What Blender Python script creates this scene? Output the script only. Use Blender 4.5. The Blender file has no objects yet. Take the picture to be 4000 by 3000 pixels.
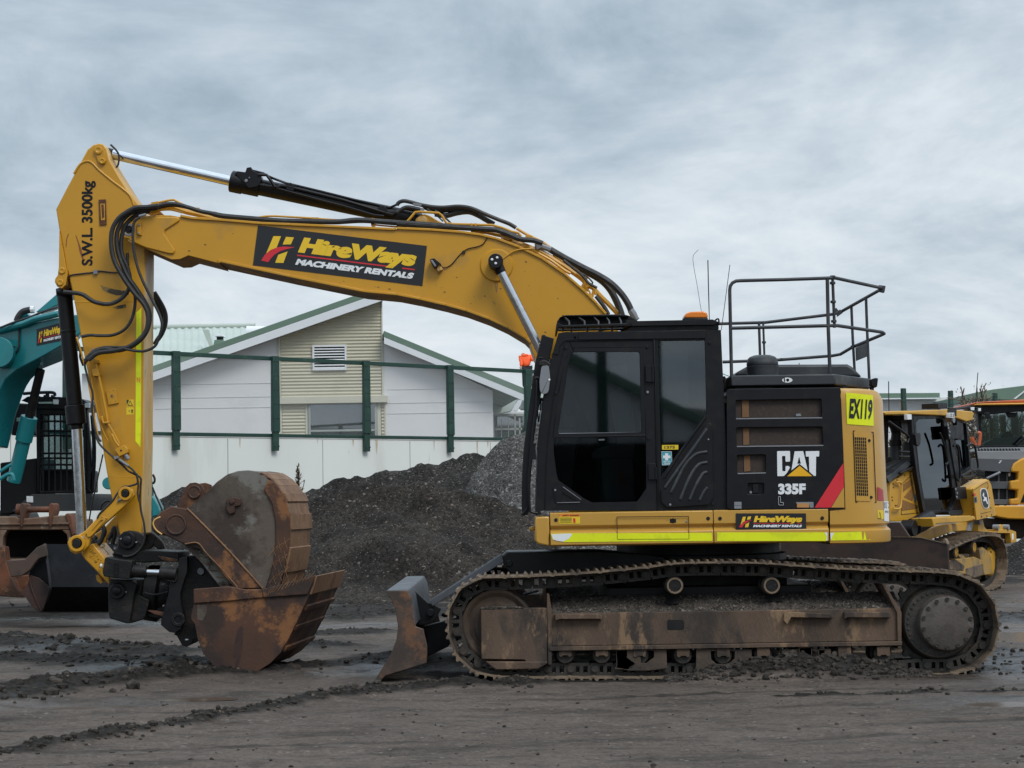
import bpy, bmesh, math, random
import numpy as np
from mathutils import Vector, Matrix
random.seed(7); R = math.radians
scene = bpy.context.scene
COL = scene.collection

# ------------------------------------------------------------------ camera
F, HOR, EYE, ROLL = 7750.0, 1955.0, 1.62, R(0.9)
PITCH = math.atan((HOR - 1500.0) / F)
cam_d = bpy.data.cameras.new("camera"); cam = bpy.data.objects.new("camera", cam_d); COL.objects.link(cam)
cam_d.sensor_width = 36.0; cam_d.lens = 36.0 * F / 4000.0
cam_d.clip_start = 0.1; cam_d.clip_end = 3000
ROT = Matrix.Rotation(math.pi / 2 + PITCH, 3, 'X') @ Matrix.Rotation(-ROLL, 3, 'Z')
cam.matrix_world = Matrix.Translation((0, 0, EYE)) @ ROT.to_4x4()
scene.camera = cam

# ------------------------------------------------------------------ light
SUN_EL, SUN_AZ = R(48), R(145)      # azimuth clockwise from +Y (seen from above): behind the camera, to its right
wd = bpy.data.worlds.new("World"); scene.world = wd; wd.use_nodes = True
def world_nodes():
    nt = wd.node_tree; nt.nodes.clear(); N = nt.nodes.new; L = nt.links.new
    out = N('ShaderNodeOutputWorld'); bg = N('ShaderNodeBackground'); bg.inputs['Strength'].default_value = 0.1
    sky = N('ShaderNodeTexSky'); sky.sky_type = 'NISHITA'; sky.sun_disc = False
    sky.sun_elevation = SUN_EL; sky.sun_rotation = SUN_AZ; sky.air_density = 1.2; sky.dust_density = 2.5
    tc = N('ShaderNodeTexCoord'); sep = N('ShaderNodeSeparateXYZ'); L(tc.outputs['Generated'], sep.inputs[0])
    def M(op, a, b=None, clamp=False):
        n = N('ShaderNodeMath'); n.operation = op; n.use_clamp = clamp
        for i, v in enumerate((a, b)):
            if v is None: continue
            if isinstance(v, (int, float)): n.inputs[i].default_value = v
            else: L(v, n.inputs[i])
        return n.outputs[0]
    z = M('MAXIMUM', sep.outputs['Z'], 0.0)
    den = M('ADD', z, 0.27)
    px = M('DIVIDE', sep.outputs['X'], den); py = M('DIVIDE', sep.outputs['Y'], den)
    cmb = N('ShaderNodeCombineXYZ'); L(px, cmb.inputs[0]); L(py, cmb.inputs[1])
    def noise(scale, det, off, dist=0.0, rough=.55):
        mp = N('ShaderNodeMapping'); mp.inputs['Location'].default_value = off; L(cmb.outputs[0], mp.inputs[0])
        n = N('ShaderNodeTexNoise'); n.inputs['Scale'].default_value = scale; n.inputs['Detail'].default_value = det
        n.inputs['Roughness'].default_value = rough; n.inputs['Distortion'].default_value = dist
        L(mp.outputs[0], n.inputs['Vector']); return n.outputs[0]
    n1 = noise(1.05, 6, (3.1, 1.7, 0), .6, .6); n2 = noise(2.7, 7, (7.3, 4.1, 2), .6, .62); n3 = noise(7.5, 6, (1.3, 9.1, 5), .4, .65)
    s = M('ADD', M('ADD', M('MULTIPLY', n1, .58), M('MULTIPLY', n2, .42)), M('SUBTRACT', M('MULTIPLY', n3, .13), .065))
    # lighter towards the horizon
    hz = N('ShaderNodeMapRange'); hz.inputs[1].default_value = 0.02; hz.inputs[2].default_value = 0.2; hz.inputs[3].default_value = .11; hz.inputs[4].default_value = .0
    L(z, hz.inputs[0]); s = M('ADD', s, hz.outputs[0])
    cr = N('ShaderNodeValToRGB'); L(s, cr.inputs[0]); e = cr.color_ramp.elements
    e[0].position = .33; e[0].color = (.250, .325, .400, 1)
    e[1].position = .74; e[1].color = (.86, .90, .93, 1)
    for p, c in ((.42, (.345, .430, .510, 1)), (.50, (.465, .550, .630, 1)), (.60, (.64, .71, .77, 1))):
        x = e.new(p); x.color = c
    up = N('ShaderNodeMapRange'); up.interpolation_type = 'SMOOTHSTEP'
    for i, v in ((1, .27), (2, .9), (3, 1.0), (4, 2.4)): up.inputs[i].default_value = v
    L(z, up.inputs[0])
    sc = N('ShaderNodeVectorMath'); sc.operation = 'SCALE'; L(cr.outputs[0], sc.inputs[0]); L(M('MULTIPLY', up.outputs[0], 10.0), sc.inputs['Scale'])
    mx = N('ShaderNodeMix'); mx.data_type = 'RGBA'; mx.inputs[0].default_value = .95
    L(sky.outputs[0], mx.inputs['A']); L(sc.outputs[0], mx.inputs['B'])
    L(mx.outputs['Result'], bg.inputs[0]); L(bg.outputs[0], out.inputs[0])
world_nodes()
sd = bpy.data.lights.new("sun", 'SUN'); sd.energy = 1.5; sd.angle = R(22); sd.color = (1, .96, .9)
sun = bpy.data.objects.new("sun", sd); COL.objects.link(sun)
sv = Vector((math.sin(SUN_AZ) * math.cos(SUN_EL), math.cos(SUN_AZ) * math.cos(SUN_EL), math.sin(SUN_EL)))
sun.rotation_euler = sv.to_track_quat('Z', 'Y').to_euler(); sun.location = (0, 0, 40)
vs = scene.view_settings; vs.view_transform = 'Standard'; vs.look = 'None'; vs.exposure = 0.12; vs.gamma = 1.0
scene.cycles.max_bounces = 8; scene.cycles.transparent_max_bounces = 16

# ------------------------------------------------------------------ picture -> world
CR = {'A': (150, 500, 1200/2212), 'B': (0, 1050, 900/2212), 'C': (0, 1700, 900/1991), 'D': (550, 1750, 900/1572),
      'E': (850, 600, 900/2212), 'F': (1550, 700, 1000/2212), 'G': (550, 1100, 1600/2212), 'H': (2000, 1150, 900/1493),
      'I': (2700, 1000, 800/2212), 'J': (2700, 1450, 800/1896), 'K': (3350, 1450, 650/1198), 'L': (1400, 2100, 1100/2212),
      'M': (2400, 2100, 900/2212), 'N': (3100, 2100, 900/2133), 'O': (0, 2300, 1600/2212), 'T': (250, 2000, 550/1659),
      'U': (0, 1100, 420/1161), 'V': (0, 1650, 440/948), 'W': (3400, 1550, 500/1659), 'X': (3680, 1480, 320/689),
      'Y': (3400, 1950, 600/2212), 'Z': (1850, 1350, 400/1475), 'P': (0, 0, 1)}
CAMP = Vector((0, 0, EYE))
def ray(c, x, y):
    ox, oy, s = CR[c]; X = ox + x * s; Y = oy + y * s
    return ROT @ Vector(((X - 2000) / F, -(Y - 1500) / F, -1))
def q(c, x, y, Y):                       # a measured point of the photograph on the vertical plane at depth Y
    d = ray(c, x, y); return CAMP + d * (Y / d.y)
def k(c, pts, Y): return [q(c, x, y, Y) for x, y in pts]
def g(c, x, y, z=0.0):                   # a measured point on the ground
    d = ray(c, x, y); return CAMP + d * ((z - EYE) / d.z)
def qp(c, x, y, o, n):                   # ... on any plane
    d = ray(c, x, y); return CAMP + d * ((o - CAMP).dot(n) / d.dot(n))

# ------------------------------------------------------------------ materials
MATS = {}
def nodes_mat(name):
    m = bpy.data.materials.new(name); m.use_nodes = True
    nt = m.node_tree; b = nt.nodes['Principled BSDF']; MATS[name] = m
    return m, nt, b
def mat(name, col, rough=.5, metal=0.0, dirt=None, amt=.5, scale=2.5, var=.12, bump=.0, bscale=40, spec=.5, streak=1.0, dirt2=None, amt2=.35, scale2=9, coat=0):
    """plain procedural paint: base colour with patchy variation, up to two layers of dirt / wear, fine bump"""
    m, nt, b = nodes_mat(name); N = nt.nodes.new; L = nt.links.new
    geo = N('ShaderNodeNewGeometry')
    mp = N('ShaderNodeMapping'); mp.inputs['Scale'].default_value = (1, 1, streak); L(geo.outputs['Position'], mp.inputs[0])
    def noise(sc, det=7, rough_=.6):
        n = N('ShaderNodeTexNoise'); n.inputs['Scale'].default_value = sc; n.inputs['Detail'].default_value = det
        n.inputs['Roughness'].default_value = rough_; L(mp.outputs[0], n.inputs['Vector']); return n.outputs[0]
    def rng(v, a, b_, c, d):
        n = N('ShaderNodeMapRange'); L(v, n.inputs[0])
        for i, x in enumerate((a, b_, c, d)): n.inputs[i + 1].default_value = x
        return n.outputs[0]
    def mix(f, a, bb, mode='MIX'):
        n = N('ShaderNodeMix'); n.data_type = 'RGBA'; n.blend_type = mode
        if isinstance(f, float): n.inputs[0].default_value = f
        else: L(f, n.inputs[0])
        for key, v in (('A', a), ('B', bb)):
            if isinstance(v, tuple): n.inputs[key].default_value = (*v[:3], 1)
            else: L(v, n.inputs[key])
        return n.outputs['Result']
    base = tuple(col)
    lo = tuple(c * (1 - var) for c in base); hi = tuple(min(1, c * (1 + var)) for c in base)
    c = mix(rng(noise(scale * .6, 4), .3, .7, 0, 1), lo, hi)
    rv = None
    if dirt is not None:
        f = rng(noise(scale), .5 + .28 * (.5 - amt), .5 + .28 * (.5 - amt) + .085, 0, min(1, amt + .35)); c = mix(f, c, tuple(dirt)); rv = f
    if dirt2 is not None:
        f2 = rng(noise(scale2, 9, .7), .5 + .3 * (.5 - amt2), .5 + .3 * (.5 - amt2) + .065, 0, .85); c = mix(f2, c, tuple(dirt2))
    L(c, b.inputs['Base Color'])
    L(rng(noise(scale * 2.3), .3, .7, max(.05, rough - .08), min(1, rough + .12)), b.inputs['Roughness'])
    b.inputs['Metallic'].default_value = metal
    b.inputs['Specular IOR Level'].default_value = spec
    if coat: b.inputs['Coat Weight'].default_value = coat; b.inputs['Coat Roughness'].default_value = .15
    if bump:
        bp = N('ShaderNodeBump'); bp.inputs['Strength'].default_value = min(1, bump); bp.inputs['Distance'].default_value = .02
        L(noise(bscale, 6), bp.inputs['Height']); L(bp.outputs[0], b.inputs['Normal'])
    return m

def stony(name, soil, soil2, light, cell, frac, big=1.2, bump=1.0, dist=.05):
    """soil full of stones: random grey value per stone, stones of two sizes, damp and dry patches"""
    m, nt, b = nodes_mat(name); N = nt.nodes.new; L = nt.links.new; geo = N('ShaderNodeNewGeometry')
    def noise(sc, det=6, r=.65):
        n = N('ShaderNodeTexNoise'); n.inputs['Scale'].default_value = sc; n.inputs['Detail'].default_value = det; n.inputs['Roughness'].default_value = r; L(geo.outputs['Position'], n.inputs['Vector']); return n.outputs[0]
    def vor(sc):
        n = N('ShaderNodeTexVoronoi'); n.inputs['Scale'].default_value = sc; L(geo.outputs['Position'], n.inputs['Vector']); sp = N('ShaderNodeSeparateColor'); L(n.outputs['Color'], sp.inputs[0]); return n.outputs['Distance'], sp
    def rng(v, a, b_, c, d):
        n = N('ShaderNodeMapRange'); L(v, n.inputs[0])
        for i, x in enumerate((a, b_, c, d)): n.inputs[i + 1].default_value = x
        return n.outputs[0]
    def mix(f, a, bb, mode='MIX'):
        n = N('ShaderNodeMix'); n.data_type = 'RGBA'; n.blend_type = mode
        if isinstance(f, float): n.inputs[0].default_value = f
        else: L(f, n.inputs[0])
        for key, v in (('A', a), ('B', bb)):
            if isinstance(v, tuple): n.inputs[key].default_value = (*v[:3], 1)
            else: L(v, n.inputs[key])
        return n.outputs['Result']
    c = mix(rng(noise(big), .38, .62, 0, 1), soil, soil2)
    d1, s1 = vor(cell); d2, s2 = vor(cell * 2.1)
    c = mix(1.0, c, mix(rng(s1.outputs[1], 0, 1, 0, 1), (.45, .45, .45), (1.6, 1.6, 1.6)), 'MULTIPLY')
    c = mix(rng(s2.outputs[0], 1 - frac, 1 - frac * .6, 0, .8), c, light)
    c = mix(rng(s1.outputs[0], 1 - frac * .35, 1 - frac * .2, 0, .9), c, tuple(min(1, x * 1.25) for x in light))
    L(c, b.inputs['Base Color']); b.inputs['Roughness'].default_value = .9; b.inputs['Specular IOR Level'].default_value = .2
    bp = N('ShaderNodeBump'); bp.inputs['Strength'].default_value = bump; bp.inputs['Distance'].default_value = dist
    ad = N('ShaderNodeMath'); ad.operation = 'SUBTRACT'; L(noise(cell * .45, 8, .7), ad.inputs[0]); sc = N('ShaderNodeMath'); sc.operation = 'MULTIPLY'; sc.inputs[1].default_value = .5; L(d1, sc.inputs[0]); L(sc.outputs[0], ad.inputs[1])
    L(ad.outputs[0], bp.inputs['Height']); L(bp.outputs[0], b.inputs['Normal']); return m

YEL = mat('yellow_paint', (.53, .26, .010), .38, dirt=(.36, .20, .045), amt=.25, scale=1.6, var=.06, dirt2=(.13, .085, .03), amt2=.02, scale2=14, coat=.15)
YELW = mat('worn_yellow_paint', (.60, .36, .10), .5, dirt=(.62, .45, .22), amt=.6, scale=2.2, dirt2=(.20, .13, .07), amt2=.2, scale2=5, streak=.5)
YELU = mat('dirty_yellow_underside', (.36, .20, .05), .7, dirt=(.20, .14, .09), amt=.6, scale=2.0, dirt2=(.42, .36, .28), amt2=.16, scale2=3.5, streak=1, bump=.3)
TANY = mat('counterweight_yellow', (.49, .268, .044), .36, dirt=(.37, .21, .05), amt=.25, scale=1.2, var=.05, coat=.2, dirt2=(.15, .10, .05), amt2=.01, scale2=18)
BLK = mat('black_paint', (.0050, .0053, .0068), .42, dirt=(.012, .012, .013), amt=.3, scale=3, spec=.28)
BLKS = mat('satin_black_steel', (.0058, .006, .0080), .40, dirt=(.013, .0125, .0125), amt=.3, scale=4, spec=.3)
HOSE = mat('rubber_hose', (.016, .016, .017), .55, dirt=(.04, .038, .035), amt=.3, scale=8)
BKD = mat('greasy_black_steel', (.0075, .007, .0072), .48, dirt=(.026, .021, .018), amt=.35, scale=4, dirt2=(.055, .043, .035), amt2=.08, scale2=10, bump=.25, spec=.35)
GRYB = mat('grey_steel_paint', (.075, .082, .095), .45, dirt=(.045, .045, .048), amt=.4, scale=4, dirt2=(.12, .11, .10), amt2=.08)
DKG = mat('dark_grey_cover', (.026, .029, .034), .5, dirt=(.062, .062, .062), amt=.35, scale=3)
CHR = mat('chrome_rod', (.62, .64, .68), .16, 1.0, dirt=(.42, .42, .44), amt=.2, scale=5, var=.03)
RUST = mat('rusty_steel', (.066, .027, .014), .64, dirt=(.021, .0125, .010), amt=.5, scale=1.9, var=.45, dirt2=(.215, .088, .027), amt2=.36, scale2=2.3, bump=.18, bscale=30)
BLADEM = mat('worn_blade_face', (.072, .045, .032), .6, dirt=(.035, .025, .02), amt=.5, scale=2.2, var=.35, dirt2=(.15, .065, .028), amt2=.30, scale2=3, bump=.18, bscale=30)
RUSTT = mat('tan_rusty_steel', (.20, .105, .050), .62, dirt=(.135, .062, .026), amt=.5, scale=4, var=.2, dirt2=(.30, .20, .12), amt2=.2, scale2=9, bump=.3, bscale=50)
RUSTG = mat('grey_worn_steel', (.080, .062, .048), .6, dirt=(.034, .021, .015), amt=.62, scale=1.6, var=.4, dirt2=(.165, .16, .14), amt2=.36, scale2=2.3, bump=.2, bscale=30)
FRAME = mat('muddy_track_frame', (.088, .056, .037), .72, dirt=(.030, .023, .019), amt=.55, scale=2.4, var=.45, dirt2=(.225, .142, .08), amt2=.32, scale2=3.2, streak=.4, bump=.4, bscale=60)
SHOE = mat('dirty_track_shoe', (.165, .118, .078), .72, dirt=(.062, .048, .038), amt=.5, scale=6, var=.25, dirt2=(.20, .15, .10), amt2=.15, scale2=20, bump=.35, bscale=70)
LINK = mat('dark_track_link', (.030, .026, .022), .6, dirt=(.062, .047, .035), amt=.35, scale=7, bump=.3, bscale=60)
GRAV = stony('gravel_dirt_crust', (.066, .057, .049), (.040, .034, .029), (.15, .135, .118), 50, .12, big=3, dist=.012)
HIVIS = mat('fluorescent_yellow_tape', (.72, .78, .005), .4, var=.05, dirt=(.60, .66, .01), amt=.4, scale=6)
WHT = mat('white_vinyl', (.74, .76, .78), .4, var=.03)
DECB = mat('black_vinyl', (.012, .013, .016), .35, var=.1)
LOGY = mat('logo_yellow_vinyl', (.78, .50, .02), .4, var=.03)
LOGR = mat('red_vinyl', (.62, .022, .035), .4, var=.05)
STKY = mat('warning_sticker_yellow', (.72, .52, .02), .45, var=.06)
STKT = mat('teal_sticker', (.05, .33, .40), .45, var=.05)
STKO = mat('orange_sticker', (.75, .20, .02), .45, var=.05)
AMB = mat('amber_lens', (.75, .20, .015), .25, var=.05)
TAIL = mat('red_tail_lens', (.36, .025, .04), .3, var=.05)
MESHB = mat('brown_grille_mesh', (.030, .018, .013), .6, dirt=(.05, .03, .02), amt=.4, scale=30)
GRY = mat('grey_plastic', (.20, .21, .23), .4, var=.05)
def glass(name, tint, refl, rough=.02):
    m, nt, b = nodes_mat(name); nt.nodes.remove(b); N = nt.nodes.new; L = nt.links.new
    out = nt.nodes['Material Output']; t = N('ShaderNodeBsdfTransparent'); t.inputs[0].default_value = (*tint, 1)
    gl = N('ShaderNodeBsdfGlossy'); gl.inputs['Roughness'].default_value = rough; gl.inputs[0].default_value = (.9, .95, 1, 1)
    fr = N('ShaderNodeFresnel'); fr.inputs[0].default_value = 1.5
    ad = N('ShaderNodeMath'); ad.operation = 'ADD'; ad.use_clamp = True; ad.inputs[1].default_value = refl; L(fr.outputs[0], ad.inputs[0])
    mx = N('ShaderNodeMixShader'); L(ad.outputs[0], mx.inputs[0]); L(t.outputs[0], mx.inputs[1]); L(gl.outputs[0], mx.inputs[2]); L(mx.outputs[0], out.inputs[0])
    return m
GLS = glass('tinted_cab_glass', (.50, .55, .55), .05)
GLSF = glass('far_cab_glass', (.10, .12, .12), .02)
GLSD = glass('dark_cab_glass', (.42, .44, .45), .0)
GLSH = glass('house_window_glass', (.25, .27, .28), .16)
GLSZ = glass('dozer_cab_glass', (.26, .31, .31), .03)
GLSM = glass('light_machine_glass', (.45, .52, .52), .08)

# ------------------------------------------------------------------ mesh builder
class B:
    def __init__(s): s.bm = bmesh.new(); s.mats = []; s.mi = 0
    def m(s, mt):
        if mt not in s.mats: s.mats.append(mt)
        s.mi = s.mats.index(mt); return s
    def _f(s, vs):
        try: f = s.bm.faces.new(vs); f.material_index = s.mi; return f
        except ValueError: return None
    def poly(s, pts): return s._f([s.bm.verts.new(p) for p in pts])
    def ext(s, pts, vec, pts2=None):
        vec = Vector(vec)
        a = [s.bm.verts.new(p) for p in pts]; b = [s.bm.verts.new(p) for p in (pts2 or [Vector(p) + vec for p in pts])]
        n = len(a); s._f(a); s._f(b[::-1])
        for i in range(n): s._f((a[i], b[i], b[(i + 1) % n], a[(i + 1) % n]))
        return s
    def pz(s, c, pts, Y0, Y1): return s.ext(k(c, pts, Y0), (0, Y1 - Y0, 0))     # traced outline, extruded straight back
    def plate(s, outer, holes, vec):
        es = []
        for loop in [outer] + list(holes):
            vs = [s.bm.verts.new(p) for p in loop]
            es += [s.bm.edges.new((vs[i], vs[(i + 1) % len(vs)])) for i in range(len(vs))]
        r = bmesh.ops.triangle_fill(s.bm, edges=es, use_beauty=True)
        fs = [x for x in r['geom'] if isinstance(x, bmesh.types.BMFace)]
        for f in fs: f.material_index = s.mi
        r = bmesh.ops.extrude_face_region(s.bm, geom=fs, use_keep_orig=True)
        for x in r['geom']:
            if isinstance(x, bmesh.types.BMVert): x.co += Vector(vec)
            if isinstance(x, bmesh.types.BMFace): x.material_index = s.mi
        for e in es:
            for f in e.link_faces: f.material_index = s.mi
        return s
    def box(s, x0, x1, y0, y1, z0, z1): return s.ext([(x0, y0, z0), (x1, y0, z0), (x1, y0, z1), (x0, y0, z1)], (0, y1 - y0, 0))
    def cyl(s, p0, p1, r0, r1=None, n=20, cap=True):
        p0 = Vector(p0); p1 = Vector(p1); r1 = r0 if r1 is None else r1
        d = (p1 - p0).normalized(); u = d.orthogonal().normalized(); v = d.cross(u)
        a = [s.bm.verts.new(p0 + (u * math.cos(t) + v * math.sin(t)) * r0) for t in [2 * math.pi * i / n for i in range(n)]]
        b = [s.bm.verts.new(p1 + (u * math.cos(t) + v * math.sin(t)) * r1) for t in [2 * math.pi * i / n for i in range(n)]]
        for i in range(n): s._f((a[i], a[(i + 1) % n], b[(i + 1) % n], b[i]))
        if cap: s._f(a[::-1]); s._f(b)
        return s
    def ring(s, p0, p1, r, ri, n=28):     # a tube wall with a hole
        p0 = Vector(p0); p1 = Vector(p1); d = (p1 - p0).normalized(); u = d.orthogonal().normalized(); v = d.cross(u)
        lo = []
        for p, rr in ((p0, ri), (p0, r), (p1, r), (p1, ri)):
            lo.append([s.bm.verts.new(p + (u * math.cos(t) + v * math.sin(t)) * rr) for t in [2 * math.pi * i / n for i in range(n)]])
        for j in range(4):
            a, b = lo[j], lo[(j + 1) % 4]
            for i in range(n): s._f((a[i], a[(i + 1) % n], b[(i + 1) % n], b[i]))
        return s
    def lathe(s, o, d, prof, n=28):       # prof: (distance along d, radius)
        o = Vector(o); d = Vector(d).normalized(); u = d.orthogonal().normalized(); v = d.cross(u); prev = None
        for t, r in prof:
            row = [s.bm.verts.new(o + d * t + (u * math.cos(a) + v * math.sin(a)) * max(r, 1e-4)) for a in [2 * math.pi * i / n for i in range(n)]]
            if prev:
                for i in range(n): s._f((prev[i], prev[(i + 1) % n], row[(i + 1) % n], row[i]))
            else: s._f(row[::-1])
            prev = row
        s._f(prev); return s
    def tube(s, pts, r, n=8, sub=5, smooth=True):
        pts = [Vector(p) for p in pts]
        if smooth and len(pts) > 2:
            P = [pts[0] * 2 - pts[1]] + pts + [pts[-1] * 2 - pts[-2]]; out = []
            for i in range(1, len(P) - 2):
                for j in range(sub):
                    t = j / sub; a, b, c, d = P[i - 1:i + 3]
                    out.append(.5 * ((2 * b) + (c - a) * t + (2 * a - 5 * b + 4 * c - d) * t * t + (3 * b - 3 * c + d - a) * t ** 3))
            pts = out + [pts[-1]]
        prev = None; u = None
        for i, p in enumerate(pts):
            d = (pts[min(i + 1, len(pts) - 1)] - pts[max(i - 1, 0)]).normalized()
            u = d.orthogonal().normalized() if u is None else (u - d * u.dot(d)).normalized()
            v = d.cross(u); rr = r[i] if isinstance(r, list) else r
            row = [s.bm.verts.new(p + (u * math.cos(a) + v * math.sin(a)) * rr) for a in [2 * math.pi * j / n for j in range(n)]]
            if prev:
                for j in range(n): s._f((prev[j], prev[(j + 1) % n], row[(j + 1) % n], row[j]))
            else: s._f(row[::-1])
            prev = row
        s._f(prev); return s
    def grid(s, rows):                    # rows of points -> a sheet
        V = [[s.bm.verts.new(p) for p in r] for r in rows]
        for i in range(len(V) - 1):
            for j in range(len(V[i]) - 1): s._f((V[i][j], V[i][j + 1], V[i + 1][j + 1], V[i + 1][j]))
        return V
    def split(s, name, parent=None, bevel=0.0, **kw):
        """every separate piece becomes an object of its own"""
        bm = s.bm; bm.verts.index_update(); bm.verts.ensure_lookup_table(); seen = set(); out = []
        for v0 in bm.verts:
            if v0.index in seen: continue
            st = [v0]; seen.add(v0.index); vs = []
            while st:
                v = st.pop(); vs.append(v)
                for e in v.link_edges:
                    w = e.other_vert(v)
                    if w.index not in seen: seen.add(w.index); st.append(w)
            b = B(); b.mats = list(s.mats); mp = {v.index: b.bm.verts.new(v.co) for v in vs}
            for f in {f for v in vs for f in v.link_faces}:
                try: nf = b.bm.faces.new([mp[v.index] for v in f.verts]); nf.material_index = f.material_index
                except ValueError: pass
            used = sorted({f.material_index for f in b.bm.faces}); b.mats = [s.mats[i] for i in used]
            for f in b.bm.faces: f.material_index = used.index(f.material_index)
            out.append(b.done(name, parent, bevel, **kw))
        bm.free(); return out
    def done(s, name, parent=None, bevel=0.0, seg=2, label=None, recalc=True, sharp=38):
        bm = s.bm
        if recalc: bmesh.ops.recalc_face_normals(bm, faces=bm.faces[:])
        co = [v.co for v in bm.verts]
        c = Vector([(min(x[i] for x in co) + max(x[i] for x in co)) / 2 for i in range(3)])
        bmesh.ops.translate(bm, verts=bm.verts[:], vec=-c)
        me = bpy.data.meshes.new(name); bm.to_mesh(me); bm.free()
        for mt in s.mats: me.materials.append(mt)
        for p in me.polygons: p.use_smooth = True
        me.set_sharp_from_angle(angle=R(sharp))
        o = bpy.data.objects.new(name, me); COL.objects.link(o); place(o, c, parent)
        if bevel:
            md = o.modifiers.new('bevel', 'BEVEL'); md.width = bevel; md.segments = seg; md.limit_method = 'ANGLE'; md.angle_limit = R(38)
            md.use_clamp_overlap = True
        if label: o['label'] = label
        return o
WL = {}
def place(o, c, parent=None):
    WL[o.name] = Vector(c)
    if parent is not None: o.parent = parent; o.location = Vector(c) - WL[parent.name]
    else: o.location = c
    return o
def thing(name, loc, label, cat, group=None):
    o = bpy.data.objects.new(name, None); COL.objects.link(o); o.empty_display_size = .3; place(o, Vector(loc))
    return tag(o, label, cat, group)
def tag(o, label, cat, group=None):
    o['label'] = label; o['category'] = cat
    if group: o['group'] = group
    return o
def struct(o): o['kind'] = 'structure'; return o

# ------------------------------------------------------------------ lettering
TXT = {}
def glyphs(body, bold=0.0):
    key = (body, bold)
    if key not in TXT:
        cu = bpy.data.curves.new('t', 'FONT'); cu.body = body; cu.size = 1; cu.offset = bold; cu.resolution_u = 4
        ob = bpy.data.objects.new('t', cu); COL.objects.link(ob); bpy.context.view_layer.update()
        me = bpy.data.meshes.new_from_object(ob.evaluated_get(bpy.context.evaluated_depsgraph_get()))
        TXT[key] = ([v.co.copy() for v in me.vertices], [list(p.vertices) for p in me.polygons])
        bpy.data.objects.remove(ob); bpy.data.curves.remove(cu); bpy.data.meshes.remove(me)
    return TXT[key]
def text(b, body, p0, p1, cap, shear=0.0, bold=0.0, proj=None, crop=None, Y=None, up=None):
    """write between two measured base-line points; cap = height of a capital in the same units"""
    vs, fs = glyphs(body, bold)
    x0 = min(v.x for v in vs); x1 = max(v.x for v in vs)
    hv, _ = glyphs('H', bold); y0 = min(v.y for v in hv); y1 = max(v.y for v in hv)
    p0 = Vector(p0); p1 = Vector(p1); d = p1 - p0
    if up is None: u = Vector((d.y, -d.x)).normalized() * cap       # picture y runs down
    else: u = Vector(up)
    proj = proj or (lambda x, y: q(crop, x, y, Y))
    out = []
    for v in vs:
        a = (v.x - x0) / (x1 - x0); t = (v.y - y0) / (y1 - y0)
        p = p0 + d * a + u * t + d.normalized() * (t * shear * cap)
        out.append(b.bm.verts.new(proj(p.x, p.y)))
    for f in fs: b._f([out[i] for i in f])
def hireways(b, fr, proj):
    """company panel: fr maps unit coordinates (0..1, y down) to measured coordinates"""
    pr = lambda u, v: proj(*fr(u, v))
    def shape(pts, mt): b.m(mt); b.poly([pr(*p) for p in pts])
    shape([(.098, .22), (.142, .20), (.124, .52), (.066, .71)], LOGY)
    shape([(.172, .20), (.218, .19), (.206, .37), (.157, .40)], LOGY)
    shape([(.140, .665), (.192, .555), (.176, .85), (.128, .87)], LOGY)
    red = [(.045, .86), (.062, .70), (.09, .575), (.125, .49), (.165, .445), (.232, .43)]
    red += [(.19, .49), (.15, .565), (.118, .67), (.098, .79), (.088, .875)]
    shape(red, LOGR)
    b.m(LOGY)
    def tx(body, u0, u1, v, cap, bold, mt, shear):
        b.m(mt); vs, fs = glyphs(body, bold); hv, _ = glyphs('H', bold); y0 = min(p.y for p in hv); y1 = max(p.y for p in hv)
        x0 = min(p.x for p in vs); x1 = max(p.x for p in vs)
        o = [b.bm.verts.new(pr(u0 + (p.x - x0) / (x1 - x0) * (u1 - u0) + (p.y - y0) / (y1 - y0) * shear, v - (p.y - y0) / (y1 - y0) * cap)) for p in vs]
        for f in fs: b._f([o[i] for i in f])
    tx('HireWays', .252, .935, .545, .385, .072, LOGY, .026)
    tx('MACHINERY RENTALS', .245, .935, .855, .15, .065, WHT, .012)
    shape([(.25, .605), (.82, .605), (.82, .635), (.25, .635)], LOGR)
    shape([(.87, .605), (.945, .605), (.945, .635), (.87, .635)], LOGR)

# ------------------------------------------------------------------ numeric noise
def vnoise(X, Y, seed=0):
    xi = np.floor(X).astype(np.int64); yi = np.floor(Y).astype(np.int64); fx = X - xi; fy = Y - yi
    fx = fx * fx * (3 - 2 * fx); fy = fy * fy * (3 - 2 * fy)
    def h(a, b):
        n = (a * 374761393 + b * 668265263 + seed * 974634211) & 0x7fffffff
        n = ((n ^ (n >> 13)) * 1274126177) & 0x7fffffff
        n = ((n ^ (n >> 16)) * 668265263) & 0x7fffffff
        return (n & 0xffff) / 65535.0
    a = h(xi, yi); b = h(xi + 1, yi); c = h(xi, yi + 1); d = h(xi + 1, yi + 1)
    return (a * (1 - fx) + b * fx) * (1 - fy) + (c * (1 - fx) + d * fx) * fy
def fbm(X, Y, sc, oct=5, seed=0, gain=.5):
    t = 0; a = 1; s = 0
    for i in range(oct): t = t + a * vnoise(X * sc, Y * sc, seed + i * 17); s += a; a *= gain; sc *= 2.03
    return t / s
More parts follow.
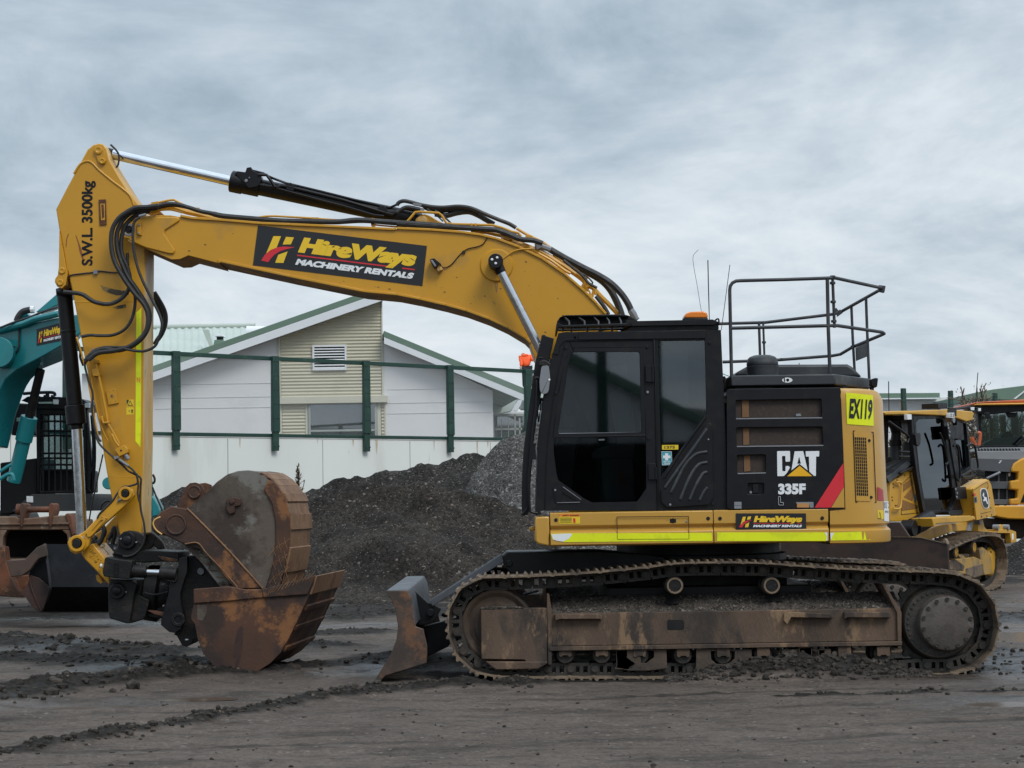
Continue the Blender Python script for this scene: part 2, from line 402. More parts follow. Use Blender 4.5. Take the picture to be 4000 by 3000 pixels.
def sheet(name, X, Y, Z, mats, parent=None, attr=None):
    """regular grid of points (2-D arrays) -> one mesh"""
    nr, nc = X.shape; me = bpy.data.meshes.new(name)
    co = np.stack([X, Y, Z], -1).reshape(-1, 3).astype(np.float32)
    i = np.arange(nr * nc).reshape(nr, nc)
    f = np.stack([i[:-1, :-1], i[:-1, 1:], i[1:, 1:], i[1:, :-1]], -1).reshape(-1, 4)
    me.vertices.add(len(co)); me.vertices.foreach_set('co', co.ravel())
    me.loops.add(f.size); me.loops.foreach_set('vertex_index', f.ravel().astype(np.int32))
    me.polygons.add(len(f)); me.polygons.foreach_set('loop_start', np.arange(0, f.size, 4, dtype=np.int32))
    me.polygons.foreach_set('use_smooth', np.ones(len(f), dtype=bool))
    for mt in mats: me.materials.append(mt)
    if attr:
        for nm, val in attr.items():
            at = me.attributes.new(nm, 'FLOAT', 'POINT'); at.data.foreach_set('value', val.ravel().astype(np.float32))
    me.update(calc_edges=True); me.validate()
    o = bpy.data.objects.new(name, me); COL.objects.link(o); WL[o.name] = Vector((0, 0, 0))
    if parent is not None: o.parent = parent; o.location = -WL[parent.name]
    return o
# ================================================================== GROUND
def ground_mat():
    m, nt, b = nodes_mat('wet_yard_ground'); N = nt.nodes.new; L = nt.links.new
    geo = N('ShaderNodeNewGeometry')
    def noise(sc, det=8, rough=.6, stretch=(1, 1, 1), dist=0):
        mp = N('ShaderNodeMapping'); mp.inputs['Scale'].default_value = stretch; L(geo.outputs['Position'], mp.inputs[0])
        n = N('ShaderNodeTexNoise'); n.inputs['Scale'].default_value = sc; n.inputs['Detail'].default_value = det
        n.inputs['Roughness'].default_value = rough; n.inputs['Distortion'].default_value = dist; L(mp.outputs[0], n.inputs['Vector']); return n.outputs[0]
    def rng(v, a, b_, c, d):
        n = N('ShaderNodeMapRange'); L(v, n.inputs[0])
        for i, x in enumerate((a, b_, c, d)): n.inputs[i + 1].default_value = x
        return n.outputs[0]
    def mix(f, a, bb, mode='MIX'):
        n = N('ShaderNodeMix'); n.data_type = 'RGBA'; n.blend_type = mode
        if isinstance(f, float): n.inputs[0].default_value = f
        else: L(f, n.inputs[0])
        for key, v in (('A', a), ('B', bb)):
            if isinstance(v, tuple): n.inputs[key].default_value = (*v[:3], 1)
            else: L(v, n.inputs[key])
        return n.outputs['Result']
    def mth(op, a, b_=None):
        n = N('ShaderNodeMath'); n.operation = op; n.use_clamp = True
        for i, v in enumerate((a, b_)):
            if v is None: continue
            if isinstance(v, (int, float)): n.inputs[i].default_value = v
            else: L(v, n.inputs[i])
        return n.outputs[0]
    at = N('ShaderNodeAttribute'); at.attribute_name = 'mud_shade'; mud_shade = at.outputs['Fac']
    aw = N('ShaderNodeAttribute'); aw.attribute_name = 'wet'; wet = aw.outputs['Fac']
    c = mix(rng(noise(.7, 6, .55, (1, .5, 1)), .35, .68, 0, 1), (.122, .097, .082), (.080, .065, .055))
    c = mix(rng(noise(5, 8, .65, (.5, 1, 1)), .50, .64, 0, .6), c, (.045, .039, .034))
    c = mix(rng(noise(1.6, 8, .7, (.35, 1, 1)), .52, .66, 0, .75), c, (.034, .029, .025))
    vo = N('ShaderNodeTexVoronoi'); vo.inputs['Scale'].default_value = 38; L(geo.outputs['Position'], vo.inputs['Vector']); vs_ = N('ShaderNodeSeparateColor'); L(vo.outputs['Color'], vs_.inputs[0])
    c = mix(1.0, c, mix(vs_.outputs[1], (.80, .80, .80), (1.18, 1.18, 1.18)), 'MULTIPLY')
    c = mix(rng(vs_.outputs[0], .986, .992, 0, .7), c, (.19, .165, .14))
    c = mix(rng(noise(34, 5, .7), .60, .70, 0, .6), c, (.125, .10, .084))
    c = mix(rng(noise(52, 4, .7), .57, .66, 0, .85), c, (.018, .015, .013))
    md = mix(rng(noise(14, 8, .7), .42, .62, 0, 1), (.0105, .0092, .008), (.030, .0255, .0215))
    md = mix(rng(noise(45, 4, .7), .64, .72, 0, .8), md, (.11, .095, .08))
    mm = rng(mth('ADD', mud_shade, mth('MULTIPLY', mth('SUBTRACT', noise(9, 6, .7), .5), .0)), .25, .6, 0, 1)
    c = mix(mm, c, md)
    c = mix(mth('MULTIPLY', wet, .75), c, mix(1.0, c, (.52, .50, .48), 'MULTIPLY'))
    L(c, b.inputs['Base Color'])
    r = rng(noise(3, 6, .6), .35, .65, .62, .9)
    wr = mth('MULTIPLY', wet, rng(noise(7, 6, .65, (.45, 1, 1)), .36, .52, .3, 1.0))
    r2 = N('ShaderNodeMix'); L(wr, r2.inputs[0]); L(r, r2.inputs[2]); r2.inputs[3].default_value = .2
    L(r2.outputs[0], b.inputs['Roughness']); sp = N('ShaderNodeMapRange'); sp.inputs[3].default_value = .14; sp.inputs[4].default_value = .6; L(wr, sp.inputs[0]); L(sp.outputs[0], b.inputs['Specular IOR Level'])
    bp = N('ShaderNodeBump'); bp.inputs['Strength'].default_value = .9; bp.inputs['Distance'].default_value = .022
    h = N('ShaderNodeMix'); h.inputs[0].default_value = .4; L(noise(22, 9, .7), h.inputs[2]); L(noise(75, 4, .7), h.inputs[3])
    L(h.outputs[0], bp.inputs['Height']); L(bp.outputs[0], b.inputs['Normal'])
    return m
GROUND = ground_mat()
def water_mat():
    m, nt, b = nodes_mat('muddy_puddle_water'); b.inputs['Base Color'].default_value = (.075, .052, .036, 1)
    b.inputs['Roughness'].default_value = .2; b.inputs['IOR'].default_value = 1.33
    N = nt.nodes.new; L = nt.links.new; n = N('ShaderNodeTexNoise'); n.inputs['Scale'].default_value = 9; geo = N('ShaderNodeNewGeometry'); L(geo.outputs['Position'], n.inputs[0])
    bp = N('ShaderNodeBump'); bp.inputs['Strength'].default_value = .12; L(n.outputs[0], bp.inputs['Height']); L(bp.outputs[0], b.inputs['Normal'])
    return m
WATER = water_mat()

RIDGES = [  # measured centre lines (photo coordinates), half-width m, height m, darkness (mud; shade for the strip from bucket to blade)
    ([(-200, 2985), (0, 2948), (304, 2908), (637, 2850), (868, 2806), (1100, 2762), (1302, 2727), (1600, 2700)], .16, .042, .9),
    ([(1300, 2722), (1500, 2702), (1700, 2690), (1880, 2690), (2100, 2688)], .2, .05, 1.15),
    ([(-200, 2760), (0, 2735), (290, 2690), (500, 2668), (760, 2640), (1000, 2632)], .42, .085, 1.25),
    ([(-300, 2490), (0, 2500), (200, 2530), (420, 2548), (600, 2560)], .55, .07, 1.2),
    ([(-300, 2575), (0, 2580), (250, 2590), (480, 2600), (760, 2596)], .5, .06, 1.1),
    ([(560, 2625), (800, 2618), (1100, 2612), (1400, 2600), (1560, 2570)], .5, .03, 1.3),  # shade under bucket to blade painted as dark ground, on a low rise
    ([(3050, 2728), (3500, 2722), (3900, 2712), (4200, 2712)], .10, .02, .8),
    ([(3900, 2560), (4200, 2580)], .5, .05, 1.1), ([(3850, 2600), (4200, 2640)], .35, .04, .9),
    ([(3860, 2420), (4300, 2430)], 1.0, .06, 1.1),
    ([(1250, 2480), (1420, 2476)], .5, .04, 1.1), ([(1180, 2525), (1300, 2530)], .4, .04, 1.1), ([(1360, 2420), (1480, 2405)], .6, .05, 1.1),
    ([(1270, 2390), (1420, 2384)], .6, .045, 1.0), ([(1400, 2345), (1560, 2335)], .7, .05, 1.0),
    ([(0, 2365), (420, 2385), (700, 2375)], .7, .02, .9),
]
WETS = [([(60, 2770), (420, 2764), (700, 2745)], .35), ([(600, 2742), (800, 2735), (960, 2725)], .3), ([(0, 2555), (300, 2540)], .5), ([(330, 2625), (450, 2620)], .3),
        ([(1250, 2645), (1480, 2628), (1600, 2610)], .5), ([(1500, 2640), (2000, 2600)], .5), ([(3750, 2640), (4200, 2560)], 1.0), ([(3820, 2460), (4300, 2440)], 1.3),
        ([(3700, 2750), (4100, 2745)], .35), ([(1300, 2335), (1500, 2320), (1650, 2318)], .9), ([(1250, 2450), (1500, 2440)], .5), ([(3900, 2350), (4300, 2330)], 1.6),
        ([(700, 2440), (100, 2420)], .6), ([(1200, 2360), (1500, 2300)], 1.0)]
PUDDLES = [  # measured outlines on the ground
    [(606, 2742), (660, 2732), (740, 2728), (850, 2722), (960, 2716), (905, 2730), (800, 2738), (700, 2745), (640, 2747)],
    [(70, 2778), (150, 2766), (300, 2760), (430, 2758), (560, 2752), (480, 2766), (330, 2772), (200, 2780)],
    [(3760, 2746), (3830, 2738), (3930, 2738), (4040, 2748), (4100, 2760), (3960, 2764), (3830, 2760)],
    [(3890, 2482), (3950, 2470), (4080, 2466), (4200, 2480), (4140, 2502), (3980, 2512), (3910, 2502)],
    [(1260, 2640), (1400, 2628), (1500, 2622), (1420, 2640), (1310, 2648)],
]
def polyline_d(X, Y, pts):
    d = np.full(X.shape, 1e9)
    for (ax, ay), (bx, by) in zip(pts[:-1], pts[1:]):
        vx, vy = bx - ax, by - ay; t = np.clip(((X - ax) * vx + (Y - ay) * vy) / (vx * vx + vy * vy + 1e-9), 0, 1)
        d = np.minimum(d, np.hypot(X - ax - t * vx, Y - ay - t * vy))
    return d
def ground_fields(X, Y):
    # keep the detailed relief in the part of the yard the camera overlooks
    near = np.clip((48 - Y) / 8, 0, 1) * np.clip((Y - 6) / 3, 0, 1)
    wx = X + .25 * (fbm(X, Y, 1.3, 3, 5) - .5); wy = Y + .35 * (fbm(X, Y, 1.1, 3, 9) - .5)
    h = .05 * (fbm(X, Y, .22, 3, 2) - .5) + .035 * (fbm(X, Y * 1.6, .8, 4, 21) - .5) + .022 * (fbm(X, Y, 4.5, 4, 33) - .5)
    grit = vnoise(X * 21, Y * 21, 81); h = h + near * (.012 * (fbm(X, Y, 8, 3, 63) - .5) + .010 * np.clip(grit - .55, 0, 1) * (.3 + 1.4 * fbm(X, Y, 1.2, 3, 19)))
    # faint tyre ruts running across the foreground
    for off, w_ in ((13.1, .16), (13.75, .14), (15.1, .18), (16.2, .15)):
        dr = (Y - off - .16 * X - .25 * (fbm(X, Y * .3, .35, 3, int(off * 7)) - .5)) / w_; h = h + near * (-.008 * np.exp(-dr ** 2) + .006 * np.exp(-(np.abs(dr) - 1.6) ** 2 / .3)) * (.4 + 1.2 * fbm(X, Y, .9, 3, 8))
    mud_shade = np.zeros_like(X); rid = np.zeros_like(X)
    for off, w_ in ((13.1, .16), (13.75, .14), (15.1, .18), (16.2, .15)):
        dr = (Y - off - .16 * X - .25 * (fbm(X, Y * .3, .35, 3, int(off * 7)) - .5)) / w_; mud_shade = np.maximum(mud_shade, np.exp(-dr ** 2) * near * (-.22 + 1.0 * fbm(X, Y * 2, .9, 4, 8)))
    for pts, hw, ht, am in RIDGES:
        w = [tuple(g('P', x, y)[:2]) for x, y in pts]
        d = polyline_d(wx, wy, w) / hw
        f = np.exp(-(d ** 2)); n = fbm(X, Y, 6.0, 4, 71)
        rid = np.maximum(rid, f * ht * (.45 + 1.3 * n)); mud_shade = np.maximum(mud_shade, f * am * (.35 + 1.2 * n))
    wet = np.zeros_like(X)
    for pts, hw in WETS:
        w = [tuple(g('P', x, y)[:2]) for x, y in pts]
        wet = np.maximum(wet, np.exp(-(polyline_d(wx, wy, w) / hw) ** 2))
    # dirt bank piled against the near track
    xa, xb = q('P', 2560, 2640, 17.9).x, q('P', 3640, 2640, 17.9).x
    s = np.clip((X - xa) / .9, 0, 1) * np.clip((xb - X) / .6, 0, 1)
    bank = np.exp(-((Y - 18.0) / .26) ** 2) * s; clod = fbm(X, Y, 5, 4, 91)
    rid = np.maximum(rid, bank * (.10 + .13 * clod)); mud_shade = np.maximum(mud_shade, bank * 1.2)
    # darker, rougher ground under and behind the machine
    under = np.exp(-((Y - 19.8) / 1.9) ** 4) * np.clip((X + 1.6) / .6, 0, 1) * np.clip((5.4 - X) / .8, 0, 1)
    mud_shade = np.maximum(mud_shade, under * (.4 + .7 * clod))
    far = np.clip((Y - 24) / 6, 0, 1); pat = fbm(X, Y, .45, 4, 55)
    mud_shade = np.maximum(mud_shade, far * np.clip((pat - .50) * 6, 0, 1) * .9)
    keep = 1 - np.exp(-((Y - 18.0) / .38) ** 4) * np.clip((X + .9) / .3, 0, 1) * np.clip((xa + .45 - X) / .3, 0, 1)
    h = h * keep - .012 * (1 - keep); rid = rid * keep; mud_shade = np.maximum(mud_shade, (1 - keep) * .8) if True else mud_shade
    h = h + rid * near + mud_shade * near * .05 * (fbm(X, Y, 11, 3, 47) - .4)
    dig = np.zeros_like(X)
    for pd in PUDDLES:
        w = [tuple(g('P', x, y)[:2]) for x, y in pd]; cx = sum(p[0] for p in w) / len(w); cy = sum(p[1] for p in w) / len(w)
        rx = max(abs(p[0] - cx) for p in w); ry = max(abs(p[1] - cy) for p in w)
        r = np.hypot((X - cx) / rx, (Y - cy) / ry) + .35 * (fbm(X, Y, 3.5, 3, 61) - .5); f = np.clip(2.2 - r, 0, 1)
        h = h * (1 - f) + f * np.minimum(-.03 + .026 * r * r, .05); dig = np.maximum(dig, np.clip(1.6 - r, 0, 1))
    wet = np.maximum(wet, dig); mud_shade = mud_shade * (1 - .7 * dig)
    h = h * (.35 + .65 * near)
    return h, np.clip(mud_shade, 0, 1.5), wet
def build_ground():
    xs = np.concatenate([np.linspace(-600, -40, 12), np.linspace(-36, -9, 40), np.arange(-7.2, 7.2, .022), np.linspace(7.4, 16, 60), np.linspace(17, 36, 30), np.linspace(40, 600, 12)])
    ys = [-200, -80, -30, -10, 0, 4, 7]; y = 8.5
    ys += list(np.linspace(8.5, 11, 12)[:-1]); y = 11.0
    while y < 50: ys.append(y); y += max(.024, .028 * (y / 17) ** 2)
    ys += list(np.linspace(52, 90, 16)) + [110, 150, 220, 320, 460, 700, 1000]
    X, Y = np.meshgrid(xs, np.array(ys)); h, mud_shade, wet = ground_fields(X, Y)
    o = sheet('ground', X, Y, h, [GROUND], attr={'mud_shade': mud_shade, 'wet': wet}); struct(o)
    for pd in PUDDLES:
        b = B().m(WATER); ps = [g('P', x, y, -.006) for x, y in pd]; cc = sum(ps, Vector()) / len(ps); ps = [cc + (p - cc) * 1.45 for p in ps]
        n = len(ps); out = []
        for i in range(n):
            for j in range(4):
                t = j / 4; a, bb, c, d = (ps[(i + kk) % n] for kk in (-1, 0, 1, 2))
                out.append(.5 * ((2 * bb) + (c - a) * t + (2 * a - 5 * bb + 4 * c - d) * t * t + (3 * bb - 3 * c + d - a) * t ** 3))
        b.poly([(p.x, p.y, -.006) for p in out]); struct(b.done('puddle'))
build_ground()

STONE = mat('yard_stone', (.050, .043, .037), .85, dirt=(.026, .023, .02), amt=.5, scale=9, var=.5, dirt2=(.15, .125, .10), amt2=.14, scale2=5, bump=.4, bscale=60, spec=.12)
def build_stones():
    b = B().m(STONE); rng = random.Random(3); P = []
    for pts, hw, ht, am in RIDGES:
        w = [g('P', x, y) for x, y in pts]
        L_ = sum((w[i + 1] - w[i]).length for i in range(len(w) - 1))
        for i in range(int(L_ * (55 if ht > .03 else 20))):
            j = rng.randrange(len(w) - 1); t = rng.random(); p = w[j].lerp(w[j + 1], t)
            P.append((p.x + rng.gauss(0, hw * .6), p.y + rng.gauss(0, hw * .6), rng.choice((.012, .016, .02, .03, .045 if ht > .06 else .02))))
    for i in range(800):
        y = 11.3 + 24 * rng.random() ** 1.5; P.append((rng.uniform(-.27, .27) * y, y, rng.choice((.005, .006, .008, .010, .016))))
    xa, xb = q('P', 2600, 2640, 17.9).x, q('P', 3640, 2640, 17.9).x
    for i in range(520): P.append((rng.uniform(xa, xb), rng.gauss(17.85, .14), rng.choice((.012, .016, .02, .026, .036))))
    for x, y, r in ((640, 2640, .085), (520, 2700, .07), (440, 2712, .05), (200, 2736, .06), (90, 2750, .05), (970, 2648, .035), (590, 2650, .06), (20, 2756, .04), (330, 2700, .05), (3260, 2652, .06), (3420, 2656, .035)):
        p = g('P', x, y); P.append((p.x, p.y, r))
    A = np.array(P); hh, _, _ = ground_fields(A[:, 0], A[:, 1])
    base = bmesh.new(); bmesh.ops.create_icosphere(base, subdivisions=1, radius=1); bv = [v.co.copy() for v in base.verts]; bf = [[v.index for v in f.verts] for f in base.faces]; base.free()
    for (x, y, r), z in zip(P, hh):
        s = (r * rng.uniform(.8, 1.5), r * rng.uniform(.7, 1.2), r * rng.uniform(.55, .95)); a = rng.uniform(0, 6.3); ca, sa = math.cos(a), math.sin(a)
        vs = []
        for v in bv:
            f = rng.uniform(.75, 1.2); px, py, pz_ = v.x * s[0] * f, v.y * s[1] * f, v.z * s[2] * f
            vs.append(b.bm.verts.new((x + px * ca - py * sa, y + px * sa + py * ca, z + pz_ + s[2] * .25)))
        for f in bf: b._f([vs[i] for i in f])
    o = b.done('loose_stones', recalc=False, sharp=20); o['kind'] = 'stuff'
    tag(o, 'loose stones and clods scattered over the wet muddy yard', 'stones')
build_stones()

# ================================================================== HILL BEHIND THE CAMERA (seen only mirrored in glass)
HILLM = mat('dark_bush_hill', (.035, .05, .028), .9, var=.4, scale=.1, bump=.5, bscale=.3)
def build_hill():
    a = np.linspace(R(100), R(260), 60); r = np.array([150, 175, 215, 260, 330])
    A, RR = np.meshgrid(a, r); X = RR * np.sin(A); Y = RR * np.cos(A)
    prof = np.array([0, .8, 1, .7, 0])[:, None]; Z = prof * (9 + 9 * fbm(X, Y, .02, 4, 3)) - .5
    struct(sheet('hills', X, Y, Z, [HILLM]))
build_hill()

# ================================================================== SPOIL HEAPS
SOIL = stony('dark_soil', (.034, .030, .027), (.015, .013, .0115), (.15, .14, .13), 24, .045)
SOILB = stony('brown_soil', (.036, .030, .025), (.0145, .012, .0105), (.13, .112, .095), 24, .04)
GRAVEL = stony('grey_gravel', (.080, .075, .071), (.048, .045, .042), (.20, .19, .18), 24, .14)
def heap(name, crest, Yc, slope, mt, label, seed, rough=.28, x0=None, x1=None, back=None, foot=0.0):
    """heap whose crest line was measured against the sky / wall; sides fall at the angle of repose"""
    W = [q('P', x, y, Yc) for x, y in crest]; cx = np.array([p.x for p in W]); cz = np.array([p.z for p in W])
    xs = np.arange(cx[0] - 3 if x0 is None else x0, cx[-1] + 3 if x1 is None else x1, .07); ys = np.arange(Yc - 5.2, Yc + 5.5, .09)
    X, Y = np.meshgrid(xs, ys)
    zc = np.interp(X, cx, cz) - .75 * np.clip(cx[0] - X, 0, None) - .75 * np.clip(X - cx[-1], 0, None)
    d = Y - Yc + .5 * (fbm(X, Y, .5, 3, seed) - .5); Z = zc - slope * np.where(d < 0, -d, d * 1.0) + .10 * np.exp(-(d / .3) ** 2)
    fall = np.clip(np.abs(d) / .8, .15, 1)
    Z = Z + fall * rough * 1.3 * (fbm(X, Y, .9, 5, seed + 3) - .5) + .20 * (fbm(X, Y, 2.6, 4, seed + 7) - .5) + .12 * (fbm(X, Y, 7, 2, seed + 8) - .5)
    # soft foot
    Z = np.where(Z < .35, .35 - (.35 - Z) * .55, Z); Z = np.clip(Z, -.25, None)
    o = sheet(name, X, Y, Z, [mt]); tag(o, label, 'heap', 'heaps of soil and gravel'); return o
heap('soil_heap', [(200, 2150), (600, 1990), (672, 1934), (720, 1925), (800, 1945), (900, 1990), (1150, 1955), (1240, 1912), (1290, 1898), (1345, 1884), (1395, 1876), (1430, 1884), (1480, 1858), (1560, 1852), (1640, 1840), (1780, 1816), (1830, 1790), (1848, 1782), (1868, 1786), (1890, 1802), (1960, 1830), (2100, 1900), (2400, 2050)], 39.5, .62, SOIL, 'long dark soil heap lying along the white wall behind the other heaps', 11)
heap('gravel_heap', [(1790, 1990), (1850, 1860), (1895, 1800), (1940, 1750), (2000, 1712), (2060, 1690), (2200, 1672), (2400, 1690), (2600, 1800), (2800, 1950)], 37.6, .72, GRAVEL, 'tall pale grey gravel heap rising behind the cab of the big excavator', 31, rough=.16)
heap('earth_mound', [(1000, 2080), (1100, 2020), (1200, 1955), (1300, 1925), (1440, 1904), (1560, 1898), (1680, 1912), (1800, 1922), (1880, 1950), (2000, 1990), (2200, 2050), (2500, 2110)], 35.2, .58, SOILB, 'low brown earth mound nearest the rusty buckets', 51, rough=.4)

# ================================================================== WALL AND FENCE (receding to the right at 45 degrees)
WALLM = mat('white_concrete_panel', (.70, .72, .69), .7, dirt=(.60, .62, .58), amt=.4, scale=.8, var=.04, dirt2=(.42, .40, .34), amt2=.02, scale2=3, streak=.2)
GRN = mat('dark_green_steel', (.012, .046, .034), .5, dirt=(.03, .075, .055), amt=.3, scale=3)
SEAM = mat('grey_joint_sealant', (.30, .31, .30), .8)
FZ0, FB, FC, FA = 42.0, 346.0, .045, -1324.0
def fpt(i):                                  # i-th post: X, depth
    Z = FZ0 * (1 + FC * i); return Vector(((FA + FB * i) / F * FZ0, Z, 0))
def fz(c, x, y):                             # measured point on the fence plane
    a, b_ = fpt(0), fpt(1); d = (b_ - a).normalized(); n = Vector((d.y, -d.x, 0)); return qp(c, x, y, a, n)
fd = (fpt(1) - fpt(0)).normalized(); fn = Vector((fd.y, -fd.x, 0))      # towards the camera
ztop = fz('G', 700, 403).z; zrail = fz('G', 700, 830).z; zwall = fz('G', 700, 846).z; zfoot = fz('G', 715, 914).z
def build_wall():
    p0, p1 = fpt(-4.2), fpt(14.6)
    w = thing('retaining_wall', (p0 + p1) / 2, 'long white concrete panel wall under the green fence', 'wall')
    b = B().m(WALLM); b.ext([p0 + Vector((0, 0, -.3)), p1 + Vector((0, 0, -.3)), p1 + Vector((0, 0, zwall)), p0 + Vector((0, 0, zwall))], -fn * .22); b.done('wall_panel', w, .012)
    b = B().m(SEAM)
    for i in np.arange(-3.5, 14.4, 1.0):
        for dz in (0,):
            p = fpt(i + .03); b.ext([p + fd * -.009 + Vector((0, 0, -.1)), p + fd * .009 + Vector((0, 0, -.1)), p + fd * .009 + Vector((0, 0, zwall - .02)), p - fd * .009 + Vector((0, 0, zwall - .02))], fn * .003)
    b.done('panel_joints', w)
    b = B().m(mat('rust_run', (.47, .40, .30), .8, var=.2, scale=9)); rg = random.Random(9)
    for i in range(16):
        p = fpt(rg.uniform(-1, 5.2)) + fn * .003; w_, l_ = rg.uniform(.015, .04), rg.uniform(.12, .5); b.poly([p + Vector((0, 0, zwall - .005)) - fd * w_, p + Vector((0, 0, zwall - .005)) + fd * w_, p + Vector((0, 0, zwall - l_ * .6)) + fd * w_ * .5, p + Vector((0, 0, zwall - l_)), p + Vector((0, 0, zwall - l_ * .7)) - fd * w_ * .6])
    b.done('rust_runs', w, recalc=False)
    b = B().m(WALLM)
    b.ext([p0 + fn * .012 + Vector((0, 0, zwall)), p1 + fn * .012 + Vector((0, 0, zwall)), p1 + fn * .012 + Vector((0, 0, zwall + .03)), p0 + fn * .012 + Vector((0, 0, zwall + .03))], -fn * .24); b.done('wall_capping', w, .006)
build_wall()
MESHM, nt_, bb_ = nodes_mat('fence_mesh_screen')
def mesh_mat():
    nt = nt_; N = nt.nodes.new; L = nt.links.new; t = N('ShaderNodeBsdfTransparent'); mx = N('ShaderNodeMixShader')
    bb_.inputs['Base Color'].default_value = (.42, .45, .45, 1); bb_.inputs['Roughness'].default_value = .5
    geo = N('ShaderNodeNewGeometry'); mp = N('ShaderNodeVectorMath'); mp.operation = 'DOT_PRODUCT'; mp.inputs[1].default_value = tuple(fd); L(geo.outputs['Position'], mp.inputs[0])
    w = N('ShaderNodeMath'); w.operation = 'MULTIPLY'; w.inputs[1].default_value = 1 / .012; L(mp.outputs['Value'], w.inputs[0])
    fr = N('ShaderNodeMath'); fr.operation = 'FRACT'; L(w.outputs[0], fr.inputs[0]); lt = N('ShaderNodeMath'); lt.operation = 'LESS_THAN'; lt.inputs[1].default_value = .13; L(fr.outputs[0], lt.inputs[0])
    L(lt.outputs[0], mx.inputs[0]); L(t.outputs[0], mx.inputs[1]); L(bb_.outputs[0], mx.inputs[2]); L(mx.outputs[0], nt.nodes['Material Output'].inputs[0])
mesh_mat()
def build_fence():
    p0, p1 = fpt(-4), fpt(7.4)
    f = thing('screen_fence', (p0 + p1) / 2 + Vector((0, 0, zwall)), 'dark green steel fence of posts, rails and fine mesh along the white wall top', 'fence')
    for i in list(range(-4, 8)) + [10, 11, 12]:
        p = fpt(i + (.25 if i > 8 else 0)) + fn * .035; b = B().m(GRN); w = .095
        b.ext([p - fd * w + Vector((0, 0, zfoot + .42)), p + fd * w + Vector((0, 0, zfoot + .42)), p + fd * (w * .9) + Vector((0, 0, ztop)), p - fd * (w * .9) + Vector((0, 0, ztop))], fn * .10)
        b.ext([p - fd * (w * .8) + Vector((0, 0, zfoot)), p + fd * (w * .8) + Vector((0, 0, zfoot)), p + fd * (w * .8) + Vector((0, 0, zfoot + .42)), p - fd * (w * .8) + Vector((0, 0, zfoot + .42))], fn * .08)
        for zz in np.linspace(zfoot + .1, ztop - .12, 7):
            for sx in (-.05, .05): b.cyl(p + fd * sx + fn * .10 + Vector((0, 0, zz)), p + fd * sx + fn * .115 + Vector((0, 0, zz)), .018, n=8)
        b.done('post', f, .008)
    for z, hh, nm in ((ztop - .05, .045, 'top_rail'), (zrail, .034, 'bottom_rail')):
        b = B().m(GRN); a, c = p0 + fn * .03, p1 + fn * .03
        b.ext([a + Vector((0, 0, z - hh)), c + Vector((0, 0, z - hh)), c + Vector((0, 0, z + hh)), a + Vector((0, 0, z + hh))], fn * -.07); b.done(nm, f, .006)
    b = B().m(MESHM); b.poly([p0 + Vector((0, 0, zrail)), p1 + Vector((0, 0, zrail)), p1 + Vector((0, 0, ztop - .07)), p0 + Vector((0, 0, ztop - .07))]); b.done('mesh_screen', f)
build_fence()

# ================================================================== HOUSE BEHIND THE FENCE
RENDER_ = mat('pale_rendered_wall', (.69, .69, .695), .75, dirt=(.62, .62, .625), amt=.3, scale=.7, var=.03)
BEIGE = mat('beige_corrugated_steel', (.50, .47, .36), .5, dirt=(.46, .43, .33), amt=.3, scale=1, var=.04)
TRIMB = mat('beige_trim', (.54, .52, .42), .55, var=.03)
FASC = mat('white_fascia', (.70, .72, .74), .5, var=.03)
ROOFG = mat('green_steel_roof', (.13, .20, .15), .5, dirt=(.16, .23, .18), amt=.3, scale=1, var=.06)
ROOFP = mat('pale_green_corrugated_roof', (.40, .45, .405), .5, dirt=(.44, .49, .445), amt=.3, scale=.8, var=.06)
SOFF = mat('grey_soffit', (.50, .505, .51), .8)
DKGAP = mat('dark_gap', (.01, .01, .012), .8)
ALU = mat('window_aluminium', (.33, .35, .33), .45)
HY = 62.0
